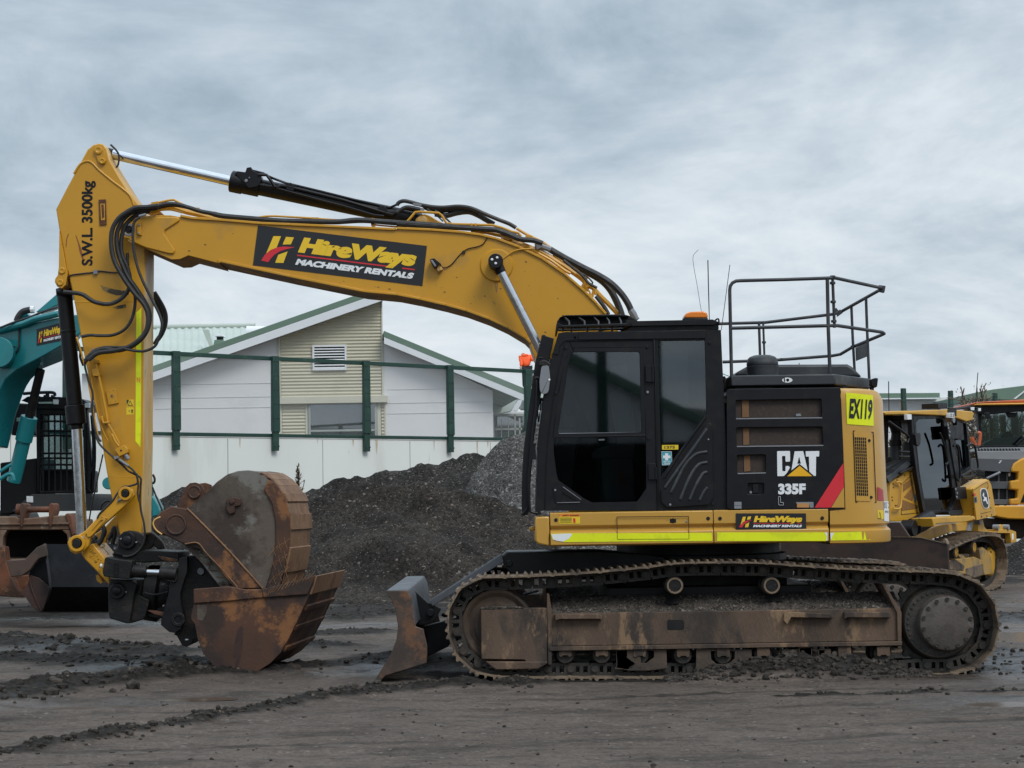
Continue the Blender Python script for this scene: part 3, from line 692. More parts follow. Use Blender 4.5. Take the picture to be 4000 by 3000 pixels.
def build_house():
    h = thing('gabled_house', q('P', 1490, 1960, HY) * 1.0, 'white house with beige corrugated gable, louvred vent and green edged roof behind the fence', 'house')
    zb = -.2
    b = B().m(RENDER_)
    base = q('G', 70, 900, HY).z - 2.5
    def down(p): return Vector((p.x, p.y, base))
    L0, L1 = q('G', -240, 610, HY), q('G', 750, 268, HY); r1 = q('G', 1320, 320, HY); r2 = q('G', 1900, 590, HY); ap = q('G', 1303, 95, HY)
    b.ext([down(L0), down(r2), r2, r1, Vector((ap.x, HY, r1.z)), ap, L1, L0], (-1.15, 12, 0)); b.done('wall', h, 0)
    # weather-board joints on the rendered wings
    b = B().m(SOFF)
    for y in (562, 635, 692):
        a, c = q('G', 75, y - 4, HY - .012), q('G', 742, y + 5, HY - .012); b.box(a.x, c.x, HY - .012, HY - .002, a.z - .004, a.z + .004)
        a, c = q('G', 1330, y + 22, HY - .012), q('G', 1900, y + 26, HY - .012); b.box(a.x, c.x, HY - .012, HY - .002, a.z - .004, a.z + .004)
    b.done('board_joints', h)
    # corrugated bay
    def corr(poly_x0, poly_x1, ztopf, z0, name, par, Yf):
        bb = B().m(BEIGE); pitch = .105; rows = []
        n = int((max(ztopf(poly_x0), ztopf(poly_x1)) - z0) / (pitch / 6)) + 1
        for i in range(n):
            z = z0 + i * pitch / 6; xa, xb = poly_x0, poly_x1
            # clip the row against the sloping top
            if z > min(ztopf(poly_x0), ztopf(poly_x1)):
                lo, hi = poly_x0, poly_x1
                for _ in range(24):
                    mdl = (lo + hi) / 2
                    if ztopf(mdl) < z: lo = mdl
                    else: hi = mdl
                xa = hi
            if xb - xa < .02: break
            y = Yf - .03 * (1 + math.sin(i / 6 * 2 * math.pi)) / 2
            rows.append([(xa, y, z), (xb, y, z)])
        bb.grid(rows); o = bb.done(name, par, recalc=False, sharp=80); return o
    xa, xb = q('G', 757, 300, HY).x, q('G', 1296, 300, HY).x; za, zb2 = q('G', 757, 296, HY).z, q('G', 1296, 100, HY).z
    zt = lambda x: za + (zb2 - za) * (x - xa) / (xb - xa)
    corr(xa, xb, zt, q('G', 1000, 628, HY).z, 'corrugated_cladding', h, HY - .03)
    zlow = base + .2
    for u0, u1 in ((765, 888), (1300, 1316)):
        corr(q('G', u0, 700, HY).x, q('G', u1, 700, HY).x, lambda x: q('G', 1000, 655, HY).z, zlow, 'corrugated_cladding', h, HY - .03)
    b = B().m(TRIMB)
    for u0, u1, v0, v1 in ((742, 757, 290, 622), (1296, 1310, 98, 622), (745, 765, 655, 1050), (888, 905, 655, 1050), (1276, 1300, 655, 1050), (1314, 1327, 655, 1050)):
        p, r = q('G', u0, v0, HY - .06), q('G', u1, v1, HY - .06); b.box(p.x, r.x, HY - .07, HY - .004, r.z, p.z)
    p, r = q('G', 742, 624, HY - .2), q('G', 1330, 652, HY - .2); b.box(p.x, r.x, HY - .22, HY - .004, r.z, p.z); b.done('trim', h, .006)
    # louvred vent
    p, r = q('G', 926, 344, HY - .1), q('G', 1112, 478, HY - .1)
    b = B().m(FASC); wdt, hgt = .06, .06
    for x0, x1, z0, z1 in ((p.x, r.x, p.z - hgt, p.z), (p.x, r.x, r.z, r.z + hgt), (p.x, p.x + wdt, r.z + hgt, p.z - hgt), (r.x - wdt, r.x, r.z + hgt, p.z - hgt)): b.box(x0, x1, HY - .13, HY - .03, z0, z1)
    fr = b.done('vent_frame', h, .006)
    b = B().m(DKGAP); b.box(p.x + wdt, r.x - wdt, HY - .075, HY - .07, r.z + hgt, p.z - hgt)
    b.m(FASC); n = 8
    for i in range(n):
        z = r.z + hgt + (p.z - r.z - 2 * hgt) * (i + .5) / n
        b.ext([(p.x + wdt, HY - .125, z - .030), (p.x + wdt, HY - .12, z - .042), (p.x + wdt, HY - .085, z - .012), (p.x + wdt, HY - .09, z)], (r.x - p.x - 2 * wdt, 0, 0))
    b.done('louvres', fr)
    # window
    p, r = q('G', 905, 655, HY - .05), q('G', 1278, 880, HY - .05)
    b = B().m(ALU); t = .07
    for x0, x1, z0, z1 in ((p.x, r.x, p.z - t, p.z), (p.x, p.x + t, r.z, p.z - t), (r.x - t, r.x, r.z, p.z - t), (r.x - .42, r.x - .37, r.z, p.z - t)): b.box(x0, x1, HY - .11, HY - .035, z0, z1)
    zm = q('G', 1000, 806, HY).z; b.box(p.x + t, r.x - t, HY - .10, HY - .04, zm - .03, zm + .03); fr = b.done('window_frame', h, .005)
    b = B().m(GLSH); b.box(p.x + t, r.x - t, HY - .07, HY - .06, r.z, p.z - t); b.done('pane', fr)
    b = B().m(mat('dark_room', (.05, .052, .055), .8)); b.box(p.x + t, r.x - t, HY - .05, HY - .048, r.z, p.z - t); b.done('room_backing', fr)  # dark sheet close behind the pane
    # roofs: fascia board, green flashing and the sheet behind
    def slope(a, c, nm, th_f, th_g, over=.55):
        A, C = q('G', *a, HY - over), q('G', *c, HY - over)
        up = Vector((0, 0, 1)); bb = B().m(FASC); bb.ext([A - up * th_f, C - up * th_f, C, A], (0, .06, 0)); o1 = bb.done('fascia', h, .006)
        bb = B().m(ROOFG); bb.ext([A + up * .004, C + up * .004, C + up * th_g, A + up * th_g], (-1.2, 13, 0)); o2 = bb.done('roof', h, .006)
        bb = B().m(SOFF); bb.ext([A - up * (th_f - .05) + Vector((0, .06, 0)), C - up * (th_f - .05) + Vector((0, .06, 0)), C - up * (th_f - .08) + Vector((0, .06, 0)), A - up * (th_f - .08) + Vector((0, .06, 0))], (0, over - .1, 0)); bb.done('soffit', h)
    slope((-260, 604), (1320, 52), 'left', .26, .20)
    slope((1313, 300), (2075, 612), 'right', .20, .20)
    return h
build_house()
def corr_roof(b, p00, p10, p11, p01, pitch, amp, n=None):
    """corrugated sheet between four corners, ribs running from the 0-edge to the 1-edge"""
    p00, p10, p11, p01 = map(Vector, (p00, p10, p11, p01)); L_ = (p10 - p00).length; m_ = int(L_ / pitch) * 4; nrm = (p10 - p00).cross(p01 - p00).normalized()
    rows = []
    for i in range(m_ + 1):
        t = i / m_; o = nrm * amp * math.sin(i / 4 * 2 * math.pi + .5); rows.append([p00.lerp(p10, t) + o, p01.lerp(p11, t) + o])
    b.grid(rows)
def build_hall():
    """larger building with the pale green ribbed roof, left behind the house"""
    Y0, Y1 = 74.0, 86.0
    e0, e1 = q('A', 300, 1640, Y0), q('A', 1560, 1640, Y0); r0, r1 = q('A', 300, 1437, Y1), q('A', 1560, 1448, Y1)
    e0.z = e1.z = q('A', 900, 1640, Y0).z - .6; r0.z = r1.z = q('A', 1000, 1440, Y1).z
    h = thing('ribbed_roof_hall', ((e0 + e1) / 2).xy.to_3d(), 'large hall with pale green ribbed roof seen over the fence left of the gable', 'building')
    b = B().m(RENDER_); b.box(e0.x, e1.x, Y0 + .3, Y1 + 10, 0, e0.z); b.done('wall', h)
    b = B().m(ROOFP); corr_roof(b, e0, e1, r1, r0, .26, .035); b.grid([[r0, r1], [r0 + Vector((0, 12, -3)), r1 + Vector((0, 12, -3))]]); b.done('roof', h, recalc=False, sharp=80)
    b = B().m(ROOFP); b.tube([r0 + Vector((0, 0, .05)), r1 + Vector((0, 0, .05))], .12, n=10); b.done('ridge_cap', h); b = B().m(ROOFP)
    b.ext(k('A', [(1180, 1450), (1225, 1452), (1260, 1590), (1238, 1592)], 79.5), (0, .2, 0)); b.done('roof_light', h)
    yc = 77.0; b = B().m(GRN.copy() if False else ROOFG)
    b.pz('A', [(1258, 1570), (1268, 1525), (1330, 1525), (1340, 1570)], yc, yc + .7); b.m(DKGAP); b.pz('A', [(1283, 1525), (1283, 1500), (1320, 1500), (1320, 1525)], yc + .1, yc + .6)
    b.m(FASC); b.pz('A', [(1268, 1500), (1275, 1484), (1322, 1484), (1332, 1500)], yc, yc + .7); b.done('chimney', h, .01)
    b = B().m(FASC); b.cyl(q('A', 1500, 1475, 80), q('A', 1500, 1475, 80) + Vector((1.3, 0, -.05)), .28, n=16); b.done('roof_vent', h)
build_hall()
def build_glass_house():
    """building with curved verandah roof and windows right of the house, and the far green roofs"""
    Y = 70.0
    h = thing('verandah_building', q('Z', 450, 1290, Y).xy.to_3d(), 'glazed building with curved green verandah roof seen between fence post and cab', 'building')
    b = B().m(RENDER_); p0, p1 = q('Z', 280, 1000, Y + .3), q('Z', 1500, 1000, Y + .3); b.box(p0.x, p1.x, Y + .3, Y + 9, 0, p0.z + .1); b.done('wall', h)
    b = B().m(ROOFP); b.ext(k('Z', [(280, 840), (560, 780), (620, 790), (545, 940), (290, 1000)], Y - .5), (0, .5, 0)); b.ext(k('Z', [(600, 640), (680, 600), (1500, 600), (1500, 790), (690, 790), (600, 700)], Y + 2), (0, 8, 0)); b.done('roof', h, .01)
    b = B().m(FASC); b.ext(k('Z', [(555, 940), (625, 945), (680, 850), (700, 780), (640, 790), (590, 860)], Y - .8), (0, .3, 0)); b.done('verandah_end', h, .01)
    b = B().m(ALU)
    for x0, x1, y0, y1 in ((285, 305, 1000, 1400), (395, 410, 1060, 1400), (495, 510, 1040, 1400), (585, 612, 990, 1400), (650, 680, 1040, 1400), (305, 700, 1190, 1215), (285, 1000, 985, 1010)):
        p, r = q('Z', x0, y0, Y), q('Z', x1, y1, Y); b.box(p.x, r.x, Y, Y + .08, r.z, p.z)
    fr = b.done('window_frame', h, .004)
    b = B().m(GLSH); p, r = q('Z', 300, 1010, Y + .1), q('Z', 1000, 1400, Y + .1); b.box(p.x, r.x, Y + .1, Y + .11, r.z, p.z); b.done('pane', fr)
    Y = 84.0
    h = thing('far_green_roof_shed', q('P', 3700, 1900, Y).xy.to_3d(), 'pale grey shed with green roof edge far behind the bulldozer', 'building')
    b = B().m(RENDER_); p, r = q('W', -700, 30, Y), q('W', 3000, 40, Y); b.box(p.x, r.x, Y, Y + 10, 0, p.z - .02); b.done('wall', h)
    b = B().m(ROOFG); b.ext(k('W', [(-700, 25), (900, 8), (900, -52), (-700, -42)], Y - .5), (0, 10, 0)); b.done('roof', h, .01)
    b = B().m(FASC); b.ext(k('W', [(-700, 40), (900, 26), (900, 10), (-700, 26)], Y - .55), (0, .05, 0)); b.done('fascia', h)
    Y = 76.0
    h = thing('green_gable_building', q('P', 3950, 1900, Y).xy.to_3d(), 'building with plain dark green sloping roof at the far right', 'building')
    b = B().m(ROOFG); b.ext(k('X', [(300, 110), (430, 88), (700, 55), (1100, 20), (1100, 200), (300, 165)], Y), (0, 8, 0)); b.done('roof', h, .01)
    b = B().m(RENDER_); b.ext(k('X', [(310, 166), (1100, 201), (1100, 900), (310, 900)], Y + .3), (0, 7, 0)); b.done('wall', h)
    b = B().m(FASC); b.ext(k('X', [(600, 168), (700, 92), (700, 104), (622, 168)], Y - .1), (0, .05, 0)); b.done('fascia', h)
build_glass_house()

# ================================================================== VEGETATION
BARK = mat('grey_brown_bark', (.11, .085, .065), .9, var=.25, scale=8)
LEAFO = mat('olive_new_leaves', (.135, .12, .06), .8, var=.35, scale=3)
WEED = mat('dry_weed', (.13, .105, .06), .85, var=.3, scale=6)
def branch(b, p, d, l, r, lev, rng, tips):
    n = 4; pts = [p]; rr = [r]; q_ = p.copy(); dd = d.copy()
    for i in range(n):
        dd = (dd + Vector((rng.gauss(0, .22), rng.gauss(0, .22), rng.gauss(.03, .14)))).normalized(); q_ = q_ + dd * (l / n); pts.append(q_.copy()); rr.append(max(.014, r * (1 - .55 * (i + 1) / n)))
        if lev > 0 and i >= 1:
            for _ in range(2 if lev > 1 else 3):
                a = (dd + Vector((rng.uniform(-1, 1), rng.uniform(-1, 1), rng.uniform(-.25, .8))) * .9).normalized()
                branch(b, q_.copy(), a, l * rng.uniform(.5, .72), rr[-1] * .7, lev - 1, rng, tips)
    b.tube(pts, rr, n=5, smooth=False); tips.append(q_)
def bare_tree(base, hgt, label, seed, spread=.6, kind='tree'):
    t = thing('bare_tree', base, label, kind); rng = random.Random(seed); tips = []
    b = B().m(BARK); b.tube([base - Vector((0, 0, .1)), base + Vector((.05, 0, hgt * .28))], [.16, .12], n=8, smooth=False); b.done('trunk', t)
    b = B().m(BARK)
    for i in range(7):
        a = i / 7 * 6.28 + rng.uniform(0, .5); branch(b, base + Vector((.05, 0, hgt * rng.uniform(.18, .28))), Vector((math.cos(a) * spread, math.sin(a) * spread, 1)).normalized(), hgt * .48, .06, 3, rng, tips)
    b.done('branches', t, recalc=False)
    b = B().m(LEAFO)
    for p in tips:
        for _ in range(2):
            c = p + Vector((rng.gauss(0, .14), rng.gauss(0, .14), rng.gauss(0, .1))); u = Vector((rng.gauss(0, 1), rng.gauss(0, 1), rng.gauss(0, 1))).normalized() * .035; v = u.orthogonal().normalized() * .02
            b.poly([c - u, c + v, c + u, c - v])
    b.done('crown', t, recalc=False)
p = q('P', 3745, 1640, 51.0); bare_tree(Vector((p.x, 51.0, 0)), 3.5, 'bare branched shrub tree behind the bulldozer and the yellow truck', 5, spread=.95)
p = q('P', 3150, 1640, 58.0); bare_tree(Vector((p.x, 58.0, 0)), 4.2, 'thin bare treetop just showing above the engine hood of the big excavator', 15, spread=.5)
def weed_plant():
    b0 = q('D', 1075, 300, 38.5); t = thing('weed_plant', Vector((b0.x, b0.y, b0.z - .5)), 'dry leafy weed standing alone against the white wall behind the upper bucket', 'plant')
    tip = q('D', 1070, 128, 38.5); b = B().m(WEED); b.tube([b0 - Vector((0, 0, .6)), (b0 + tip) / 2 + Vector((.02, 0, 0)), tip], .012, n=6); b.tube([b0 - Vector((0, 0, .25)), b0 + Vector((.12, 0, .2)), q('D', 1105, 230, 38.5)], .008, n=5); b.done('stem', t)
    rng = random.Random(2); b = B().m(WEED)
    for i in range(110):
        s = rng.random(); p = b0.lerp(tip, s) + Vector((rng.gauss(0, .015), rng.gauss(0, .02), 0)); a = rng.uniform(0, 6.28); w = .10 * (1.25 - s)
        e = p + Vector((math.cos(a) * w, math.sin(a) * w, rng.uniform(.02, .09))); m_ = (p + e) / 2; sd_ = Vector((-math.sin(a), math.cos(a), .3)) * .018; b.poly([p, m_ + sd_, e, m_ - sd_])
    b.done('leaves', t, recalc=False)
weed_plant()

# ================================================================== WORKER FAR BEHIND THE FENCE
def build_worker():
    Y = 74.0; ORG = mat('fluorescent_orange_jacket', (1.0, .115, .02), .6, var=.05); TRS = mat('dark_work_trousers', (.012, .013, .018), .8); SKN = mat('skin', (.45, .27, .19), .6); TAPE = mat('silver_tape', (.5, .45, .38), .4)
    base = q('Z', 765, 560, Y)
    # standing on the verandah roof, leaning forward to the right, seen from behind with the hood up
    J = {'pel': q('Z', 770, 305, Y), 'wai': q('Z', 758, 270, Y), 'che': q('Z', 748, 205, Y), 'nek': q('Z', 738, 165, Y), 'hed': q('Z', 726, 138, Y - .03), 'hdt': q('Z', 722, 124, Y - .02)}
    w = thing('person', (base.x, Y, q('Z', 765, 600, Y + 2).z), 'worker in bright orange hooded jacket and dark trousers on a roof beyond the fence', 'person')
    def skin(edges, rad, name, mt, par):
        names = list(dict.fromkeys(n for e in edges for n in e)); me = bpy.data.meshes.new(name); c = sum((JJ[n] for n in names), Vector()) / len(names)
        me.from_pydata([JJ[n] - c for n in names], [(names.index(a), names.index(b_)) for a, b_ in edges], []); me.materials.append(mt)
        o = bpy.data.objects.new(name, me); COL.objects.link(o); place(o, c, par); md = o.modifiers.new('skin', 'SKIN'); md.use_smooth_shade = True
        me.skin_vertices[0].data[0].use_root = True
        for i, n in enumerate(names): me.skin_vertices[0].data[i].radius = rad[n]
        s = o.modifiers.new('sub', 'SUBSURF'); s.levels = s.render_levels = 2; return o
    JJ = dict(J); V = Vector
    JJ['shl'] = J['che'] + V((-.20, .02, .09)); JJ['ell'] = q('Z', 690, 235, Y - .1); JJ['hal'] = q('Z', 683, 300, Y - .16)
    JJ['shr'] = J['che'] + V((.22, .02, .10)); JJ['elr'] = q('Z', 840, 200, Y - .08); JJ['har'] = q('Z', 880, 215, Y - .12)
    JJ['hpl'] = J['pel'] + V((-.1, 0, -.06)); JJ['hpr'] = J['pel'] + V((.1, 0, -.06)); JJ['knl'] = J['pel'] + V((-.12, -.24, -.36)); JJ['knr'] = J['pel'] + V((.14, -.26, -.35)); JJ['anl'] = J['pel'] + V((-.13, 0, -.70)); JJ['anr'] = J['pel'] + V((.16, 0, -.70)); JJ['tol'] = JJ['anl'] + V((0, -.2, -.04)); JJ['tor'] = JJ['anr'] + V((.02, -.2, -.04))
    r = lambda a, b_=None: (a, b_ or a)
    body = skin([('pel', 'wai'), ('wai', 'che'), ('che', 'nek'), ('nek', 'hed'), ('hed', 'hdt'), ('che', 'shl'), ('shl', 'ell'), ('ell', 'hal'), ('che', 'shr'), ('shr', 'elr'), ('elr', 'har')],
         {'pel': r(.2, .16), 'wai': r(.21, .16), 'che': r(.22, .17), 'nek': r(.12), 'hed': r(.135, .14), 'hdt': r(.09), 'shl': r(.10), 'ell': r(.075), 'hal': r(.06), 'shr': r(.11), 'elr': r(.085), 'har': r(.06)}, 'jacket', ORG, w)
    skin([('pel', 'hpl'), ('hpl', 'knl'), ('knl', 'anl'), ('anl', 'tol'), ('pel', 'hpr'), ('hpr', 'knr'), ('knr', 'anr'), ('anr', 'tor')],
         {'pel': r(.17, .14), 'hpl': r(.11), 'hpr': r(.11), 'knl': r(.08), 'knr': r(.08), 'anl': r(.06), 'anr': r(.06), 'tol': r(.04), 'tor': r(.04)}, 'trousers', TRS, w)
    for s_, e in (('hal', 'ell'), ('har', 'elr')):
        b = B().m(SKN); d = (JJ[s_] - JJ[e]).normalized(); o = JJ[s_]; b.tube([o, o + d * .05, o + d * .09], [.035, .045, .035], n=8, smooth=False); side = d.orthogonal().normalized(); up = d.cross(side)
        for i in range(4): f0 = o + d * .08 + side * (.03 - .02 * i); b.tube([f0, f0 + d * .04, f0 + d * .065 + up * .02], [.010, .009, .007], n=6, smooth=False)
        b.tube([o + d * .03 + side * .035, o + d * .065 + side * .065, o + d * .09 + side * .07 + up * .01], [.011, .010, .008], n=6, smooth=False); b.done('hand', w)
    b = B().m(SKN); hc = JJ['hed'] + V((-.03, .09, .0)); b.lathe(hc, (0, 1, 0), [(0, .09), (.03, .085), (.05, .06), (.06, .03)], n=14); b.done('face', w)
build_worker()

# ================================================================== SHED AND POLES BEHIND THE CAMERA (unseen, added to be mirrored in the cab glass)
def build_back_shed():
    Y = -70.0; s = thing('reflection_shed', (3.5, Y, 0), 'unseen pale shed with green gable roof, added to be mirrored in the cab glass', 'shed')
    b = B().m(RENDER_); b.ext([(-6, Y, 0), (11, Y, 0), (11, Y, 5.0), (2.6, Y, 9.2), (-6, Y, 5.2)], (0, -9, 0)); b.done('wall', s)
    b = B().m(ROOFG); b.ext([(-6.6, Y + .4, 4.9), (2.6, Y + .4, 9.2), (11.6, Y + .4, 4.7), (11.6, Y + .4, 5.2), (2.6, Y + .4, 9.8), (-6.6, Y + .4, 5.4)], (0, -10, 0)); b.done('roof', s)
    b = B().m(DKGAP); b.box(-4.5, 9.5, Y + .01, Y + .05, 0, 4.6); b.done('door', s)  # dark panel added to darken the lower part of the reflection
    b = B().m(GRN); b.cyl((4.6, Y + 5, 0), (4.6, Y + 5, 14), .3, .25); b.cyl((4.6, Y + 5, 13.9), (3.2, Y + 5, 14.2), .1); b.cyl((7.4, Y + 5, 0), (7.4, Y + 5, 16), .3, .25); o = b.done('reflection_pole'); tag(o, 'unseen dark green pole added to be mirrored in the rear cab window', 'pole')
build_back_shed()
# ================================================================== BIG YELLOW EXCAVATOR
YN, YC, YFAR = 18.0, 19.6, 21.2           # near face of the tracks, centre line, far face
ex = thing('excavator', (q('P', 2750, 2640, YC).x, YC, 0), 'big yellow and black tracked excavator numbered EX119 with its boom and stick reaching left', 'excavator')
YB0, YB1 = 19.25, 19.95                   # boom faces
YS0, YS1 = 19.36, 19.86                   # stick faces

# ---------------------------------------------------------------- boom
BT = [('A', 690, 655), ('A', 720, 640), ('A', 850, 627), ('A', 950, 628), ('A', 1020, 640), ('A', 1110, 656), ('A', 1300, 668), ('A', 1600, 693), ('E', 700, 690), ('E', 1200, 712), ('E', 1700, 736),
      ('F', 0, 432), ('F', 300, 446), ('F', 560, 466), ('F', 720, 488), ('F', 860, 522), ('F', 1050, 592), ('F', 1250, 690), ('F', 1450, 828), ('F', 1620, 978), ('F', 1720, 1080), ('F', 1800, 1170), ('F', 1930, 1330), ('F', 2040, 1500), ('P', 2540, 1700), ('P', 2560, 1800)]
BB = [('P', 2480, 1850), ('P', 2420, 1780), ('P', 2190, 1560), ('F', 1190, 1535), ('F', 1150, 1420), ('F', 1110, 1380), ('F', 960, 1290), ('F', 800, 1215), ('F', 600, 1142), ('F', 420, 1093), ('F', 200, 1042), ('F', 0, 1003),
      ('E', 1400, 1330), ('E', 700, 1188), ('E', 0, 1036), ('A', 1300, 975), ('A', 1080, 918), ('A', 1020, 945), ('A', 960, 948), ('A', 770, 866), ('A', 660, 815), ('A', 625, 785), ('A', 606, 745), ('A', 612, 705), ('A', 640, 682)]
boom_px = BT + BB
b = B().m(YEL); b.ext([q(c, x, y, YB0) for c, x, y in boom_px], (0, YB1 - YB0, 0)); boom = b.done('boom', ex, .012, sharp=50)
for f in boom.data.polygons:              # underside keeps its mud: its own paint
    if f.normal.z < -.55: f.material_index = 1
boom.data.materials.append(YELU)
def strip(b, top, w, Y, th):              # flange lip along an edge, measured points -> thin band
    P = [q(c, x, y, Y) for c, x, y in top]
    for a, c in zip(P[:-1], P[1:]):
        d = (c - a).normalized(); n = Vector((-d.z, 0, d.x)); n = n if n.z > 0 else -n
        b.ext([a, c, c + n * w, a + n * w], (0, th, 0))
b = B().m(YEL); strip(b, BT[4:22], .024, YB0 - .022, .025); strip(b, [p for p in BB[4:16]][::-1], .024, YB0 - .022, .025); b.done('flange_edge', boom, .004)
b = B().m(YEL)                            # forged nose plate, boss for the cylinder pin
b.ext(k('A', [(606, 745), (612, 705), (640, 682), (690, 655), (850, 640), (1005, 640), (1018, 665), (910, 735), (905, 760), (985, 880), (975, 905), (940, 905), (770, 862), (660, 812), (625, 785)], YB0 - .022), (0, .024, 0)); b.done('nose_plate', boom, .010)
b = B().m(YEL); c = q('F', 862, 745, YB0)
b.lathe(c + Vector((0, -.018, 0)), (0, 1, 0), [(0, .12), (.0, .150), (.012, .162), (.018, .164)], 40); b.done('cylinder_boss', boom)
b = B().m(GRY); p = q('A', 650, 733, YB0 - .03); b.ring(p, p + Vector((0, .04, 0)), .062, .040, 32); b.m(YEL); b.ring(p + Vector((0, .005, 0)), p + Vector((0, .035, 0)), .082, .06, 32); b.m(BKD); b.cyl(p + Vector((0, .008, 0)), p + Vector((0, .03, 0)), .041); b.m(BLK); b.cyl(p + Vector((0, .004, 0)), p + Vector((0, .012, 0)), .013)
b.m(YEL); b.pz('A', [(708, 682), (738, 684), (742, 772), (712, 770)], YB0 - .05, YB0 - .02); b.m(GRY)
for y in (700, 758): pp = q('A', 722, y, YB0 - .05); b.cyl(pp - Vector((0, .012, 0)), pp + Vector((0, .01, 0)), .011, n=6)
b.done('pivot_pin', boom, .003)
# company panel
def frE(u, v):                            # skewed panel corners
    tl, tr, br, bl = (388, 688), (2010, 886), (1966, 1272), (338, 1072)
    return (tl[0] * (1 - u) * (1 - v) + tr[0] * u * (1 - v) + br[0] * u * v + bl[0] * (1 - u) * v, tl[1] * (1 - u) * (1 - v) + tr[1] * u * (1 - v) + br[1] * u * v + bl[1] * (1 - u) * v)
b = B().m(DECB); b.ext([q('E', *frE(u, v), YB0 - .004) for u, v in ((0, 0), (1, 0), (1, 1), (0, 1))], (0, .003, 0))
hireways(b, frE, lambda x, y: q('E', x, y, YB0 - .0065)); b.done('company_panel', boom)
# work lamp with its wire
b = B().m(BLKS); b.ext(k('F', [(283, 697), (300, 685), (325, 684), (372, 722), (360, 740), (335, 770), (320, 765)], YB0 - .11), (0, .09, 0)); b.m(GRY); b.ext(k('F', [(290, 700), (305, 694), (342, 745), (330, 760)], YB0 - .118), (0, .008, 0)); b.m(YELW); b.ext(k('F', [(345, 765), (385, 755), (398, 780), (352, 800)], YB0 - .08), (0, .08, 0)); b.done('work_lamp', boom, .006)
b = B().m(BKD); b.tube(k('F', [(372, 725), (392, 760), (430, 762), (480, 730), (530, 670), (572, 628), (620, 600), (690, 585), (745, 560), (780, 510), (800, 485)], YB0 - .012), .0055, n=6); p = q('F', 578, 632, YB0 - .01); b.cyl(p - Vector((0, .01, 0)), p + Vector((0, .01, 0)), .018, n=10); b.done('lamp_wire', boom)
# lug for the stick cylinder
b = B().m(YEL); b.ext(k('E', [(1790, 740), (1895, 665), (1905, 625), (1940, 592), (1990, 580), (2045, 600), (2110, 640), (2212, 690), (2330, 745)], YC - .16), (0, .06, 0)); b.ext(k('E', [(1790, 740), (1895, 665), (1905, 625), (1940, 592), (1990, 580), (2045, 600), (2110, 640), (2212, 690), (2330, 745)], YC + .10), (0, .06, 0))
p = q('E', 1965, 648, YC - .17); b.m(YELW); b.cyl(p - Vector((0, .02, 0)), p + Vector((0, .36, 0)), .05); b.split('cylinder_lug', boom, .006)
# yellow pipes on the boom back
b = B().m(YEL)
def tb(b, c, pts, Y, r, n=8, smooth=True): b.tube(k(c, pts, Y), r, n=n, smooth=smooth)
tb(b, 'A', [(800, 555), (850, 540), (960, 518), (1000, 530), (1090, 575), (1160, 580)], 19.34, .011)
tb(b, 'A', [(720, 590), (800, 580), (880, 568), (950, 566), (1000, 580), (1070, 605), (1150, 622), (1250, 648), (1400, 664)], 19.45, .026)
tb(b, 'A', [(820, 600), (900, 590), (960, 590), (1040, 610)], 19.3, .010)
tb(b, 'E', [(380, 615), (440, 605), (520, 600), (640, 605), (900, 620), (1200, 640), (1480, 640)], 19.35, .010)
tb(b, 'E', [(1480, 680), (1560, 690), (1640, 697), (1740, 705), (1830, 715)], 19.3, .008)
tb(b, 'F', [(0, 370), (80, 375), (110, 345), (160, 285), (200, 282), (360, 292), (385, 310), (430, 380), (480, 388), (640, 392), (830, 398), (910, 420), (990, 452), (1050, 465), (1075, 495)], 19.33, .013, smooth=False)
tb(b, 'F', [(640, 455), (760, 458), (860, 480), (920, 492)], 19.35, .018); tb(b, 'F', [(1035, 425), (1110, 470), (1180, 505), (1260, 545), (1350, 610)], 19.4, .014)
tb(b, 'F', [(930, 490), (1040, 545), (1120, 580), (1240, 625), (1350, 690), (1470, 770), (1560, 830), (1620, 880), (1625, 910), (1600, 950)], 19.4, .026)
tb(b, 'F', [(920, 520), (1100, 580), (1220, 640), (1330, 700), (1440, 780), (1500, 815)], 19.34, .016); tb(b, 'F', [(1350, 655), (1450, 725), (1560, 805), (1640, 870)], 19.5, .024)
tb(b, 'F', [(1640, 970), (1640, 930), (1690, 935), (1740, 990), (1830, 1080), (1910, 1165), (1980, 1260)], 19.4, .024); tb(b, 'F', [(1690, 1020), (1700, 960), (1720, 1000)], 19.35, .012)
tb(b, 'F', [(1660, 960), (1700, 1050), (1760, 1110), (1810, 1180)], 19.3, .010)
for c, pts in (('A', [(812, 535), (860, 528), (866, 556), (818, 560)]), ('A', [(780, 590), (860, 585), (885, 610), (830, 625), (775, 610)]), ('E', [(905, 612), (966, 612), (970, 640), (905, 636)]), ('E', [(1466, 618), (1506, 618), (1504, 690), (1474, 690)]), ('F', [(1112, 475), (1170, 490), (1176, 512), (1110, 520)]), ('F', [(895, 470), (960, 500), (1000, 520), (960, 525), (900, 495)]), ('F', [(1030, 545), (1120, 570), (1110, 590), (1020, 560)])): b.pz(c, pts, 19.3, 19.5)
for x in (645, 680): b.pz('F', [(x - 9, 380), (x + 9, 382), (x + 9, 404), (x - 9, 402)], 19.30, 19.36)
b.split('steel_pipe', boom)
b = B().m(HOSE)
tb(b, 'A', [(520, 120), (560, 160), (580, 200), (575, 260), (560, 285)], 19.5, .010)
tb(b, 'A', [(720, 570), (830, 570), (920, 548), (1000, 550), (1090, 575), (1170, 600), (1250, 615), (1330, 632), (1450, 650), (1600, 660), (1800, 668)], 19.27, .021)
tb(b, 'A', [(830, 585), (950, 560), (1050, 570), (1200, 610), (1330, 640), (1500, 658)], 19.33, .014)
